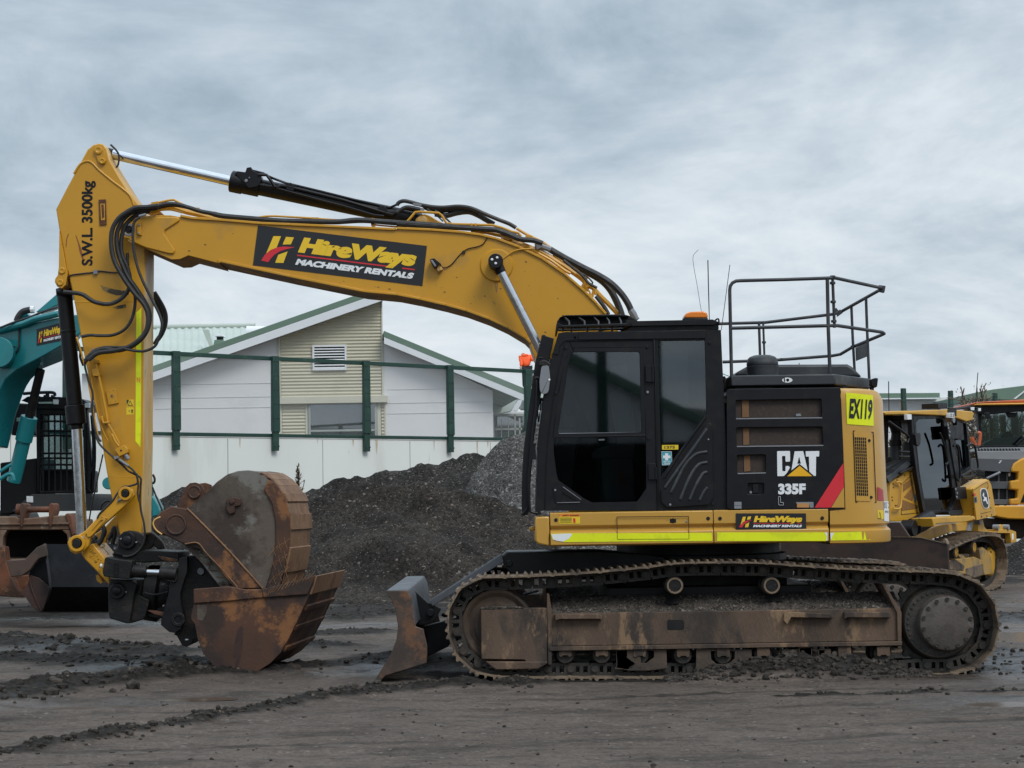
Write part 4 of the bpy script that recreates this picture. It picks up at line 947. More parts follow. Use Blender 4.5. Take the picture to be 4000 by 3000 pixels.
tb(b, 'E', [(-40, 580), (60, 600), (300, 622), (600, 645), (900, 652), (1150, 655), (1300, 640), (1400, 640), (1600, 655), (1800, 668), (2000, 680), (2250, 700)], 19.27, .026)
tb(b, 'E', [(600, 640), (900, 660), (1150, 662), (1400, 650), (1700, 672), (2100, 690)], 19.31, .018)
tb(b, 'F', [(0, 385), (150, 395), (350, 408), (560, 420), (760, 432), (860, 440), (950, 470), (1030, 505), (1090, 522), (1180, 530), (1260, 555)], 19.27, .026); tb(b, 'F', [(560, 412), (820, 430), (960, 462), (1060, 500)], 19.30, .016)
tb(b, 'F', [(0, 225), (20, 200), (60, 188), (120, 198), (200, 220), (300, 238), (400, 244), (530, 235), (640, 250), (760, 300), (880, 350), (970, 385), (1030, 420)], 19.45, .020)
tb(b, 'F', [(230, 235), (330, 270), (480, 262), (600, 262), (700, 300)], 19.5, .026)
tb(b, 'F', [(0, 290), (60, 250), (110, 243), (200, 262)], 19.42, .020); tb(b, 'F', [(330, 300), (420, 315), (520, 292), (620, 282), (700, 310), (770, 350), (840, 390)], 19.5, .027)
tb(b, 'F', [(260, 255), (340, 310), (400, 365)], 19.4, .007); tb(b, 'F', [(330, 270), (420, 335), (480, 390), (520, 405)], 19.37, .009)
tb(b, 'F', [(1320, 605), (1450, 680), (1600, 760), (1740, 830), (1850, 900), (1940, 990), (2000, 1080), (2040, 1170), (2075, 1220)], 19.4, .032)
tb(b, 'F', [(1380, 660), (1500, 730), (1640, 800), (1760, 870), (1840, 950), (1900, 1060), (1940, 1165), (1950, 1230)], 19.55, .034)
tb(b, 'F', [(1440, 700), (1520, 765), (1600, 830), (1660, 900), (1730, 940)], 19.33, .014); tb(b, 'F', [(1560, 790), (1640, 840), (1690, 890), (1680, 910)], 19.35, .008); tb(b, 'F', [(1720, 1010), (1790, 1100), (1830, 1170)], 19.3, .02)
b.m(GRY); b.tube(k('F', [(1215, 560), (1215, 600), (1250, 580), (1330, 610)], 19.38), .030, smooth=False); b.tube(k('F', [(2020, 1130), (2045, 1165), (2075, 1215)], 19.38), [.034, .034, .024], smooth=False)
b.pz('F', [(140, 205), (215, 212), (210, 232), (140, 218)], 19.40, 19.46); b.pz('F', [(203, 245), (235, 250), (235, 290), (205, 280)], 19.38, 19.45)
b.split('hydraulic_hose', boom)
b = B().m(YEL); tb(b, 'F', [(912, 690), (960, 655), (1010, 622), (1080, 605), (1165, 602)], YB0 - .02, .0085); b.done('grease_line', boom)
# ---------------------------------------------------------------- boom cylinders (one on each side of the boom)
for Y, nm in ((19.09, 0), (20.11, 1)):
    e = q('F', 855, 718, 19.09); f = q('F', 1245, 1480, 19.09); e.y = f.y = Y; d = (f - e).normalized(); tail = e + d * 2.6
    b = B().m(BLK); b.cyl(tail - d * 1.42, tail, .088, n=24); b.cyl(tail - d * 1.46, tail - d * 1.30, .10, n=24); cyl_ = b.done('boom_cylinder', ex, .006)
    b = B().m(CHR); b.cyl(e + d * .06, tail - d * 1.3, .0465, n=24); b.done('rod', cyl_)
    b = B().m(BLKS); s = -1 if nm == 0 else 1; b.cyl(e + Vector((0, s * .12, 0)), e - Vector((0, s * .12, 0)), .072, n=28); b.cyl(e, e + d * .12, .06, .05); b.m(WHT)
    for dx, dz in ((-.035, .012), (.015, .03), (.0, -.025)): pp = e + Vector((dx, s * .12, dz)); b.cyl(pp, pp + Vector((0, s * .012, 0)), .013, n=10)
    b.done('rod_eye', cyl_, .008)
# ---------------------------------------------------------------- stick cylinder
p0, p1, p2 = q('A', 500, 182, YC), q('A', 1388, 383, YC), q('E', 1925, 640, YC); d = (p2 - p1).normalized(); d0 = (p1 - p0).normalized()
b = B().m(BLK); b.cyl(p1, p2 - d * .05, .082, n=28); b.cyl(p1 - d * .005, p1 + d * .29, .100, n=28); b.cyl(p1 + d * .0, p1 + d * .12, .108, n=28); b.cyl(p2 - d * .12, p2 + d * .03, .075)
pv = Vector((-d.z, 0, d.x)); pv = pv if pv.z > 0 else -pv
for t, s_ in ((.02, .13), (.08, .13)): b.cyl(p1 + d * (t + .02) - Vector((0, .09, 0)), p1 + d * (t + .02) + Vector((0, .0, .0)), .04, n=12)
stc = b.done('stick_cylinder', ex, .006)
b = B().m(CHR); b.cyl(p0, p1 + d * .02, .0505, n=28); b.m(BLKS); b.cyl(p0 - d0 * .05, p0 + d0 * .05, .055); b.done('rod', stc)
b = B().m(BLKS)
b.ext(k('E', [(165, 185), (190, 168), (265, 178), (280, 135), (320, 128), (335, 160), (410, 200), (425, 250), (390, 310), (300, 330), (235, 260)], YC - .11), (0, .2, 0)); b.m(GRY); p = q('E', 275, 260, YC - .115); b.cyl(p - Vector((0, .01, 0)), p, .016, n=12); p = q('E', 305, 232, YC - .115); b.cyl(p - Vector((0, .008, 0)), p, .008, n=8); b.done('valve_block', stc, .008)
b = B().m(BLKS)
tb(b, 'E', [(320, 160), (440, 190), (500, 225), (660, 285), (720, 298), (1000, 365), (1300, 440), (1560, 500), (1650, 520), (1720, 490), (1770, 458), (1880, 470), (1960, 490)], YC - .07, .013, smooth=False)
tb(b, 'E', [(390, 205), (470, 205), (520, 270), (550, 325)], YC - .11, .016, smooth=False); tb(b, 'E', [(400, 300), (560, 330), (610, 310), (680, 318), (900, 372), (1200, 445), (1580, 560), (1680, 590), (1760, 535), (1800, 525), (1900, 545), (1960, 545)], YC - .085, .018, smooth=False); tb(b, 'E', [(330, 200), (450, 200), (620, 275), (690, 290)], YC - .09, .009); tb(b, 'E', [(560, 330), (720, 375), (1000, 450), (1200, 500), (1500, 590), (1600, 600)], YC - .088, .014, smooth=False)
for x, y in ((700, 315), (1585, 530)): b.pz('E', [(x - 45, y - 15), (x - 12, y - 30), (x, y - 38), (x + 12, y - 30), (x + 45, y), (x + 30, y + 45), (x - 40, y + 30)], YC - .10, YC - .02)
b.split('cylinder_pipe', stc, .003)
# ---------------------------------------------------------------- stick
ST = [('A', 435, 110), ('A', 472, 117), ('A', 492, 150), ('A', 512, 228), ('A', 580, 345), ('A', 650, 455), ('A', 722, 555), ('A', 745, 640), ('A', 762, 760), ('A', 768, 900), ('B', 1388, 300), ('B', 1382, 900), ('B', 1380, 1659), ('C', 1240, 200), ('C', 1230, 600), ('C', 1228, 852), ('C', 1200, 870), ('C', 1090, 870), ('C', 1035, 872), ('C', 1000, 700), ('C', 945, 450), ('C', 900, 190),
      ('B', 960, 1530), ('B', 880, 1180), ('B', 815, 870), ('B', 770, 620), ('B', 700, 245), ('B', 650, 30), ('A', 200, 1020), ('A', 175, 860), ('A', 148, 720), ('A', 126, 585), ('A', 200, 440), ('A', 310, 235), ('A', 352, 155), ('A', 395, 120)]
b = B().m(YEL); b.ext([q(c, x, y, YS0) for c, x, y in ST], (0, YS1 - YS0, 0)); stick = b.done('stick', ex, .012, sharp=50)
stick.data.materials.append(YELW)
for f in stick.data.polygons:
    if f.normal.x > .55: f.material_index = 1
def smear(b, c, pts, mt, Y): b.m(mt); b.poly(k(c, pts, Y))
b = B().m(YEL)
# pin plate, weld beads, left bracket
b.pz('A', [(400, 150), (418, 135), (450, 138), (472, 160), (490, 235), (478, 258), (450, 265), (432, 250)], YS0 - .02, YS0 + .005)
for x, y, r in ((432, 160, .04), (460, 238, .03)): p = q('A', x, y, YS0 - .02); b.lathe(p, (0, -1, 0), [(0, r), (.014, r), (.016, r * .6), (.010, r * .35)], 20)
tb(b, 'A', [(255, 330), (300, 262), (345, 240), (385, 250), (440, 305), (530, 380), (650, 475), (690, 560)], YS0, .012); tb(b, 'B', [(715, 322), (1000, 318), (1385, 310)], YS0 + .004, .007); tb(b, 'C', [(945, 355), (1100, 360), (1230, 362)], YS0 + .004, .006)
b.done('pin_plate', stick, .004)
b = B().m(YEL); b.pz('A', [(150, 735), (200, 1010), (210, 1040), (198, 1130), (168, 1158), (135, 1142), (117, 1108), (120, 1085), (138, 1060), (146, 1000)], YS0 - .03, YS1 + .03)
b.m(GRY)
for x, y in ((170, 1028), (157, 1112)): p = q('A', x, y, YS0 - .03); b.m(YEL); b.lathe(p, (0, -1, 0), [(0, .034), (.012, .034), (.014, .02), (.010, .012)], 18)
b.done('cylinder_bracket', stick, .006)
b = B().m(mat('rusty_bracket', (.10, .035, .014), .8, var=.4, scale=20)); b.pz('A', [(433, 515), (485, 513), (490, 697), (440, 700)], YS0 - .014, YS0); b.m(YEL); b.pz('A', [(445, 545), (478, 545), (480, 665), (450, 665)], YS0 - .016, YS0 - .002); b.m(MATS['rusty_bracket']); b.pz('A', [(452, 550), (470, 550), (474, 640), (458, 655)], YS0 - .019, YS0 - .004); b.done('rusty_bracket', stick, .003)
smr = mat('black_grease_smear', (.05, .038, .02), .6, dirt=(.30, .18, .05), amt=.5, scale=18); rsr = mat('rust_scratch', (.22, .07, .02), .7)
b = B(); smear(b, 'A', [(265, 768), (275, 780), (305, 860), (328, 945), (318, 950), (296, 890), (285, 830)], rsr, YS0 - .002); smear(b, 'A', [(200, 800), (212, 765), (222, 760), (206, 800), (202, 860), (196, 850)], rsr, YS0 - .002)
smear(b, 'A', [(448, 1130), (470, 1142), (500, 1148), (540, 1160), (600, 1170), (655, 1172), (650, 1200), (560, 1205), (500, 1185), (462, 1168)], smr, YS0 - .002); smear(b, 'B', [(1080, 372), (1140, 352), (1205, 340), (1210, 372), (1170, 380), (1120, 385)], smr, YS0 - .002)
b.done('paint_scratches', stick)
b = B().m(BLKS); text(b, 'S.W.L. 3500kg', (390, 990), (390, 380), 78, bold=.032, crop='A', Y=YS0 - .003); b.done('load_marking', stick)
b = B().m(HIVIS); b.pz('B', [(1357, 375), (1355, 900), (1352, 1590), (1300, 1590), (1305, 900), (1308, 420)], YS0 - .003, YS0); b.ext(k('C', [(1171, -6), (1216, -6), (1213, 106), (1170, 50)], YS0 - .003), (0, .003, 0)); b.m(STKO); text(b, 'N', (1313, 1090), (1345, 1090), 50, bold=.03, crop='B', Y=YS0 - .005); b.done('reflective_strip', stick)
b = B().m(STKY); b.pz('B', [(1213, 1258), (1283, 1255), (1283, 1320), (1214, 1322)], YS0 - .002, YS0); b.pz('B', [(1213, 1330), (1283, 1328), (1284, 1398), (1213, 1402)], YS0 - .002, YS0); b.m(DECB); b.poly(k('B', [(1215, 1258), (1240, 1258), (1217, 1316)], YS0 - .003))
b.plate(k('B', [(1250, 1262), (1276, 1314), (1226, 1314)], YS0 - .003), [k('B', [(1250, 1274), (1267, 1308), (1235, 1308)], YS0 - .003)], (0, .001, 0)); b.poly(k('B', [(1235, 1362), (1250, 1360), (1250, 1368), (1235, 1370)], YS0 - .003)); b.poly(k('B', [(1262, 1385), (1262, 1362), (1257, 1362), (1268, 1345), (1278, 1362), (1274, 1362), (1274, 1385)], YS0 - .003)); b.done('warning_sticker', stick)
b = B().m(YEL); b.pz('B', [(1015, 1170), (1112, 1155), (1138, 1288), (1042, 1306)], YS0 - .02, YS0); p = q('B', 1075, 1222, YS0 - .022); b.m(YELU); b.ring(p, p + Vector((0, .01, 0)), .018, .013); b.m(smr); b.cyl(p + Vector((0, .0005, 0)), p + Vector((0, .01, 0)), .0135)
for x, y in ((1042, 1182), (1090, 1167), (1062, 1283), (1107, 1272)): p = q('B', x, y, YS0 - .021); b.cyl(p, p + Vector((0, .01, 0)), .005, n=8)
b.done('mounting_plate', stick, .003)
b = B().m(YEL)                            # pipes down the stick
tb(b, 'B', [(905, 850), (918, 900), (945, 1010), (985, 1200), (1035, 1480), (1080, 1560), (1150, 1690)], YS0 - .07, .014, smooth=False); tb(b, 'B', [(735, 655), (780, 800), (830, 1000), (870, 1200), (900, 1400), (950, 1659)], YS0 - .05, .010); tb(b, 'B', [(870, 990), (890, 1150), (920, 1300), (960, 1470), (1000, 1580), (1040, 1659)], YS0 - .06, .006)
b.pz('B', [(885, 880), (945, 872), (945, 905), (890, 905)], YS0 - .09, YS0); b.pz('B', [(880, 965), (930, 955), (955, 1010), (950, 1030), (890, 1030)], YS0 - .09, YS0); b.pz('B', [(960, 1420), (985, 1412), (995, 1470), (1045, 1465), (1045, 1482), (985, 1488)], YS0 - .09, YS0); b.pz('C', [(992, 125), (1070, 82), (1105, 120), (1105, 150), (1030, 185)], YS0 - .10, YS0); tb(b, 'C', [(965, -10), (1000, 60), (1030, 100)], YS0 - .08, .014)
b.m(GRY); b.cyl(q('B', 895, 770, YS0 - .06), q('B', 905, 880, YS0 - .06), .020, n=12); b.cyl(q('C', 1085, 170, YS0 - .08), q('C', 1110, 210, YS0 - .08), .022, n=12)
b.m(BKD); p = q('C', 1045, 132, YS0 - .105); b.cyl(p, p + Vector((0, .02, 0)), .010, n=10); b.split('steel_pipe', stick, .004)
b = B().m(HOSE)
hs = [('A', [(860, 560), (780, 570), (700, 575), (630, 610), (570, 660), (530, 740), (525, 850), (545, 950), (590, 1040), (640, 1120), (700, 1200), (760, 1270), (790, 1350), (780, 1450), (720, 1530), (640, 1580), (540, 1605), (430, 1620), (360, 1670)], 19.15, .0235),
      ('A', [(860, 575), (760, 590), (680, 605), (610, 660), (565, 760), (570, 880), (610, 1000), (650, 1080), (720, 1180), (785, 1290), (800, 1380), (770, 1480), (690, 1560), (580, 1600), (470, 1590), (380, 1630), (335, 1680)], 19.20, .0235),
      ('A', [(800, 600), (720, 620), (640, 680), (600, 780), (600, 900), (640, 1000), (660, 1100), (640, 1180), (580, 1240), (500, 1268), (400, 1250), (320, 1200), (240, 1185), (180, 1180)], 19.22, .021),
      ('A', [(730, 640), (690, 680), (680, 760), (690, 900), (720, 1020), (760, 1120), (820, 1240), (870, 1340), (890, 1420), (870, 1500), (840, 1570), (770, 1605), (700, 1605), (620, 1590)], 19.12, .0135),
      ('A', [(640, 900), (650, 1050), (690, 1170), (695, 1280), (670, 1380), (620, 1450), (540, 1490), (440, 1495), (370, 1492), (310, 1503)], 19.25, .0155),
      ('A', [(590, 1040), (530, 1040), (440, 1030), (410, 1037), (300, 1050), (235, 1060), (205, 1085), (200, 1140)], YS0 - .01, .007),
      ('B', [(1480, 225), (1520, 290), (1565, 370), (1590, 450), (1585, 540), (1550, 630), (1500, 700), (1485, 730)], 19.93, .0235), ('B', [(1480, 260), (1530, 370), (1570, 480), (1560, 600), (1500, 690)], 19.98, .02),
      ('B', [(1250, 745), (1150, 752), (1020, 750), (930, 770), (870, 810), (820, 880), (815, 910)], 19.2, .011), ('B', [(1240, 770), (1100, 790), (1000, 800), (900, 830), (850, 870), (815, 915), (830, 1000), (860, 1100), (890, 1200), (885, 1350), (900, 1480), (930, 1600), (970, 1659)], 19.22, .011),
      ('B', [(735, 700), (770, 790), (770, 850), (800, 930)], 19.5, .012),
      ('C', [(825, -10), (850, 60), (900, 120), (980, 190), (1060, 260), (1110, 310), (1160, 335), (1215, 370), (1215, 440), (1210, 560), (1220, 660), (1245, 770), (1250, 880), (1225, 960), (1170, 1020), (1110, 1045), (1060, 1045)], 19.2, .010),
      ('C', [(980, 195), (1060, 240), (1130, 285), (1170, 330), (1190, 390), (1180, 420), (1120, 440), (1060, 450), (1010, 510), (970, 570), (900, 640), (860, 680), (840, 720)], 19.18, .010), ('C', [(1180, 330), (1195, 420), (1190, 500), (1205, 580)], 19.16, .010),
      ('C', [(1320, 340), (1335, 370), (1335, 400), (1320, 420)], 19.9, .012), ('C', [(1318, 450), (1350, 530), (1390, 620), (1405, 660)], 19.95, .009), ('C', [(890, 165), (860, 300), (820, 480), (790, 620), (770, 740)], 19.9, .0075), ('C', [(865, 650), (880, 600), (920, 570), (960, 572)], 19.8, .01)]
for c, pts, Y, r in hs: tb(b, c, pts, Y, r)
b.m(GRY); b.pz('C', [(980, 185), (1010, 178), (1020, 195), (990, 210)], 19.14, 19.2); b.tube(k('C', [(1030, 210), (1080, 245), (1110, 265)], 19.17), .013); b.tube(k('A', [(725, 636), (775, 622)], 19.14), .014); p = q('A', 412, 1037, YS0 - .02); b.box(p.x - .02, p.x + .02, p.y - .01, p.y + .01, p.z - .02, p.z + .02)
b.m(BLKS); b.cyl(q('B', 545, 225, YC - .12), q('B', 690, 235, YC - .12), .026, n=14)
b.split('hydraulic_hose', stick)
b = B().m(smr); rg = random.Random(12)     # chips and grease marks on the boom side
for c, x, y in [('E', 1515, 1278), ('E', 1545, 1282), ('E', 1655, 1302), ('E', 1640, 1300), ('F', 1105, 795), ('F', 412, 975), ('F', 640, 1075), ('F', 980, 800), ('F', 1285, 1322), ('A', 1085, 885), ('E', 1210, 1225), ('F', 760, 1010), ('F', 1390, 1030), ('A', 1400, 760), ('A', 1200, 840)] + [('F', rg.uniform(350, 1500), rg.uniform(650, 1100)) for _ in range(8)]:
    p = q(c, x, y, YB0 - .0015); r_ = rg.uniform(.004, .011); b.poly([p + Vector((math.cos(a) * r_ * rg.uniform(.6, 1.9), 0, math.sin(a) * r_ * rg.uniform(.4, 1))) for a in (0, 1.1, 2.2, 3.3, 4.4, 5.4)])
b.m(YELU); b.poly(k('F', [(845, 800), (870, 815), (880, 860), (872, 940), (862, 985), (850, 930), (838, 860)], YB0 - .0015)); b.poly(k('A', [(640, 800), (668, 812), (690, 822), (670, 826), (648, 815)], YB0 - .0235)); b.done('paint_chips', boom, recalc=False)
# ---------------------------------------------------------------- bucket cylinder and linkage
c0, c1, c2 = q('B', 615, 205, YC), q('B', 718, 1310, YC), q('C', 712, 900, YC); d = (c1 - c0).normalized()
b = B().m(BLK); b.cyl(c0, c1, .076, n=28); b.cyl(c0 - d * .02, c0 + d * .06, .080, n=28); b.cyl(c1, c1 + d * .19, .098, n=28); b.cyl(c1 + d * .19, c1 + d * .24, .062, n=24); b.cyl(c0 + d * .4, c0 + d * .43, .079, n=28); bc = b.done('bucket_cylinder', ex, .008)
b = B().m(CHR); b.cyl(c1 + d * .2, c2, .052, n=28); b.done('rod', bc)
LK1 = [(1105, 452), (1150, 468), (1162, 520), (1130, 565), (1000, 682), (840, 822), (782, 885), (770, 950), (722, 1002), (650, 1030), (602, 1000), (580, 930), (600, 892), (660, 872), (740, 822), (860, 690), (1012, 532), (1045, 470)]
LK2 = [(700, 1022), (765, 960), (800, 935), (900, 1055), (942, 1130), (948, 1300), (870, 1215), (820, 1160), (735, 1075)]
b = B().m(YEL); b.pz('C', LK1, 19.18, 19.26); b.ext([p + Vector((0, .8, 0)) for p in k('C', LK1, 19.18)], (0, .08, 0)); lk = b.split('link_arm', ex, .010)[0]
b = B().m(YEL); b.plate(k('C', [(738, 850), (760, 830), (880, 700), (928, 718), (800, 860), (765, 888)], 19.168), [k('C', [(790, 830), (870, 735), (890, 732), (885, 755), (815, 838), (795, 845)], 19.168)], (0, .014, 0)); b.m(smr)
for x, y in ((745, 855), (768, 880), (880, 708), (915, 720)): p = q('C', x, y, 19.165); b.cyl(p, p + Vector((0, .01, 0)), .006, n=8)
b.done('link_stiffener', lk, .003)
b = B()
for x, y, r in ((1083, 503, .055), (665, 935, .068)):
    p = q('C', x, y, 19.16); b.m(YEL); b.ring(p - Vector((0, .01, 0)), p + Vector((0, .03, 0)), r + .012, r * .75); b.m(BKD); b.cyl(p - Vector((0, .02, 0)), p + Vector((0, 1.0, 0)), r * .62, n=10)
b.m(GRY); p = q('C', 713, 890, 19.16); b.cyl(p, p + Vector((0, .04, 0)), .018, n=10); b.cyl(q('C', 1020, 575, 19.17), q('C', 1040, 550, 19.15), .012, n=8); b.done('link_pins', lk, .004)
b = B().m(YEL); b.pz('C', LK2, 19.30, 19.92); l2 = b.done('bucket_link', ex, .010)
b = B().m(smr)
rg = random.Random(4)
for i in range(34):
    x, y = rg.uniform(770, 900), 0; y = 1000 + (x - 770) * 1.15 + rg.uniform(-45, 45); p = q('C', x, y, 19.296); s_ = rg.uniform(.004, .009); b.ext([p + Vector((rg.uniform(-1, 1) * s_ * 1.6, 0, rg.uniform(-1, 1) * s_)) for _ in range(4)], (0, .003, 0))
b.done('paint_chips', l2)
b = B().m(WHT); b.cyl(q('C', 868, 1128, 19.25), q('C', 885, 1128, 19.25), .02, n=12); b.m(YELW); b.tube(k('C', [(880, 945), (890, 938), (900, 950), (895, 965), (885, 960)], 19.6), .008); b.ext(k('C', [(875, 965), (900, 975), (945, 1030), (930, 1045)], 19.6), (0, .02, 0)); b.tube(k('C', [(850, 1000), (880, 1030), (905, 1020)], 19.55), .012); b.m(YEL); b.pz('C', [(828, 1210), (850, 1205), (885, 1270), (870, 1282), (838, 1260)], 19.4, 19.6); b.done('link_fittings', l2, .003)
# ---------------------------------------------------------------- tilt-rotator hitch
b = B().m(BKD)
b.pz('T', [(655, 272), (700, 232), (770, 218), (850, 228), (920, 258), (948, 300), (945, 345), (905, 430), (840, 500), (760, 530), (690, 525), (600, 500), (570, 490), (620, 440), (640, 380)], 19.27, 19.34)
b.ext([p + Vector((0, .62, 0)) for p in k('T', [(655, 272), (770, 218), (920, 258), (948, 300), (905, 430), (760, 530), (570, 490), (640, 380)], 19.27)], (0, .07, 0)); b.ext(k('T', [(1035, 235), (1110, 295), (1160, 350), (1190, 430), (1110, 440), (980, 340), (960, 290)], 19.9), (0, .07, 0))
b.pz('T', [(560, 490), (680, 510), (930, 450), (1355, 470), (1360, 540), (1340, 590), (1140, 585), (930, 600), (600, 560)], 19.3, 19.9)
b.pz('T', [(520, 880), (540, 790), (800, 800), (860, 860), (830, 960), (780, 1315), (720, 1310), (540, 1255), (522, 1180)], 19.22, 19.98)
b.pz('T', [(780, 1315), (830, 960), (930, 1000), (1010, 1040), (960, 1240), (940, 1265)], 19.28, 19.9)
b.pz('T', [(830, 800), (1240, 780), (1250, 900), (1225, 1090), (1190, 1240), (1100, 1260), (980, 1240), (800, 1180)], 19.4, 19.8)
tr = b.done('tiltrotator_hitch', ex, .010)
b = B().m(BKD); b.ext(k('T', [(478, 545), (500, 530), (590, 550), (700, 565), (800, 575), (800, 640), (770, 790), (600, 780), (470, 760), (452, 720)], 19.02), (0, .24, 0)); b.m(BLK); text(b, 'R22', (645, 770), (645, 595), 62, bold=.03, crop='T', Y=19.015)
b.m(BKD); b.cyl(q('T', 780, 695, 19.12), q('T', 975, 705, 19.12), .062, n=20); b.m(CHR); b.cyl(q('T', 970, 708, 19.12), q('T', 1140, 715, 19.12), .030, n=20); b.m(BKD); b.cyl(q('T', 1130, 715, 19.12), q('T', 1330, 735, 19.12), .07, n=18); b.pz('T', [(1150, 650), (1310, 640), (1330, 800), (1300, 840), (1160, 800)], 19.08, 19.2); b.done('tilt_cylinder', tr, .008)
b = B().m(BLKS)
for x, y, r in ((745, 335, .085), (628, 930, .078)):
    p = q('T', x, y, 19.25 if y < 500 else 19.2); b.lathe(p, (0, -1, 0), [(-.05, r), (.01, r), (.018, r * .9), (.018, r * .55), (.035, r * .5), (.04, r * .4)], 24)
b.m(GRY)
for x, y in ((668, 315), (850, 355), (728, 942), (1170, 850), (1170, 1104), (1280, 645), (1215, 718)): p = q('T', x, y, 19.2); b.cyl(p, p + Vector((0, .06, 0)), .008, n=8)
b.cyl(q('T', 600, 410, 19.4), q('T', 600, 440, 19.4), .012, n=8); b.split('hitch_pin', tr)
b = B().m(BKD)                            # rotor, gear housing, lower hooks
b.lathe(q('T', 1100, 960, YC), Vector((1, 0, -.1)), [(-.12, .20), (-.1, .27), (.02, .28), (.05, .24), (.14, .22)], 32)
b.m(BLKS); b.pz('T', [(1355, 545), (1440, 525), (1450, 520), (1450, 700), (1400, 850), (1370, 960), (1380, 1100), (1420, 1250), (1380, 1380), (1310, 1425), (1240, 1415), (1140, 1330), (1145, 1260), (1175, 1180), (1200, 1080), (1230, 960), (1240, 850), (1330, 740)], 19.12, 19.24)
b.m(BKD); b.pz('T', [(1450, 515), (1530, 515), (1580, 560), (1720, 680), (1900, 860), (1900, 1500), (1560, 1500), (1530, 1500), (1500, 1560), (1440, 1590), (1390, 1570), (1330, 1460), (1290, 1440), (1340, 1400), (1390, 1250), (1360, 1050), (1380, 900), (1440, 720)], 19.3, 19.9)
p = q('T', 1345, 1268, 19.11); b.ring(p, p + Vector((0, .03, 0)), .068, .035); b.m(GRY); p = q('T', 1610, 700, 19.27); b.cyl(p, p + Vector((0, .04, 0)), .035, n=16); b.m(WHT); b.poly(k('T', [(1425, 1498), (1450, 1492), (1470, 1502), (1450, 1512), (1430, 1510)], 19.298)); b.done('rotor_and_hooks', tr, .010)
b = B().m(RUST); b.pz('T', [(1100, 520), (1180, 530), (1340, 560), (1340, 590), (1170, 575)], 19.24, 19.3); b.pz('T', [(980, 1160), (1060, 1165), (1210, 1190), (1200, 1240), (1060, 1205)], 19.2, 19.3); b.split('worn_plate', tr, .005)
b = B().m(HOSE)
tb(b, 'T', [(450, 140), (470, 220), (440, 330), (400, 380), (360, 330), (380, 280)], 19.5, .022); tb(b, 'T', [(520, 330), (560, 260), (590, 180), (600, 260), (570, 380)], 19.6, .02); tb(b, 'T', [(340, 300), (380, 350), (430, 330), (480, 250), (470, 180)], 19.62, .02); tb(b, 'T', [(950, 945), (1000, 965), (1100, 970), (1225, 940)], 19.25, .010); b.m(STKT); tb(b, 'T', [(560, 230), (575, 260), (570, 300)], 19.7, .015); b.split('hydraulic_hose', tr)

# ---------------------------------------------------------------- mud bucket held by the hitch
YK0, YK1 = 18.85, 20.45; sh = Vector((.13, YK1 - YK0, 0))
side = [(360, 962), (590, 946), (640, 952), (710, 968), (820, 966), (1000, 925), (1190, 872), (1180, 930), (1150, 1000), (1080, 1150), (1010, 1295), (950, 1400), (880, 1470), (790, 1528), (690, 1541), (600, 1530), (500, 1488), (425, 1400), (388, 1300), (370, 1200), (345, 1170), (345, 1140), (360, 1070)]
b = B().m(RUST); S = k('D', side, YK0)
b.ext(S, sh.normalized() * .035); S2 = [p + sh for p in S]; b.ext(S2, -sh.normalized() * .035)
curve = [0, 22, 21, 20, 19, 18, 17, 16, 15, 14, 13, 12, 11, 10, 9, 8, 7, 6]
ctr = sum(S, Vector()) / len(S)
outer = [S[i] + (ctr - S[i]).normalized() * .005 + sh * .004 for i in curve]; inner = [p + (ctr - p).normalized() * .025 for p in outer]
for i in range(len(curve) - 1):
    if i < 1: continue
    a, c = outer[i], outer[i + 1]; ai, ci = inner[i], inner[i + 1]
    b.ext([a, c, ci, ai], sh * .992)
bkt = b.done('mud_bucket', ex, 0, sharp=30)
b = B().m(RUST); lip = k('D', [(360, 962), (590, 944), (640, 950), (710, 966), (822, 964), (835, 1020), (600, 1045), (360, 1062)], YK0 - .02); b.ext(lip, (0, .06, 0)); b.m(RUST); b.ext(k('D', [(822, 964), (1000, 922), (1192, 868), (1140, 1000), (835, 1022)], YK0 - .025), (0, .065, 0)); rim = b.done('side_cutter', bkt, .008)
b = B().m(RUSTT); rs = random.Random(8)
for i in range(13):
    x, y = 870 + i * 24, 1008 - i * 9; b.tube(k('D', [(x - rs.uniform(0, 20), y - 5), (x + 12, y - 35), (x + rs.uniform(20, 40), y - rs.uniform(55, 80))], YK0 - .027), .003, n=5)
b.done('weld_hatching', rim)
b = B().m(RUSTT); lp = k('D', [(1190, 872), (1150, 1000)], YK0); d = (lp[1] - lp[0])
b.ext([lp[0], lp[1], lp[1] + Vector((.02, 0, 0)), lp[0] + Vector((.02, 0, 0))], sh); b.done('cutting_edge', bkt, .006)
b = B().m(RUST)
for (x0, y0), (x1, y1) in (((1105, 1105), (1290, 1030)), ((1030, 1240), (1225, 1150)), ((960, 1385), (1130, 1260))):
    a = q('D', x0, y0, YK0 + .1); c = a + sh * .93; o = Vector((.028, 0, -.012)); b.ext([a, c, c + Vector((.03, 0, .05)), a + Vector((.03, 0, .05))], o)
b.split('wear_strip', bkt, .004)
b = B().m(mat('dark_rust_streak', (.032, .014, .010), .6, var=.3, scale=12)); b.poly(k('D', [(688, 1210), (700, 1235), (695, 1330), (680, 1420), (660, 1500), (640, 1536), (650, 1440), (630, 1420), (640, 1330), (660, 1240)], YK0 - .002)); b.m(RUSTG); b.poly(k('D', [(385, 1070), (450, 1068), (452, 1120), (420, 1180), (385, 1170)], YK0 - .002)); b.done('rust_streaks', bkt)

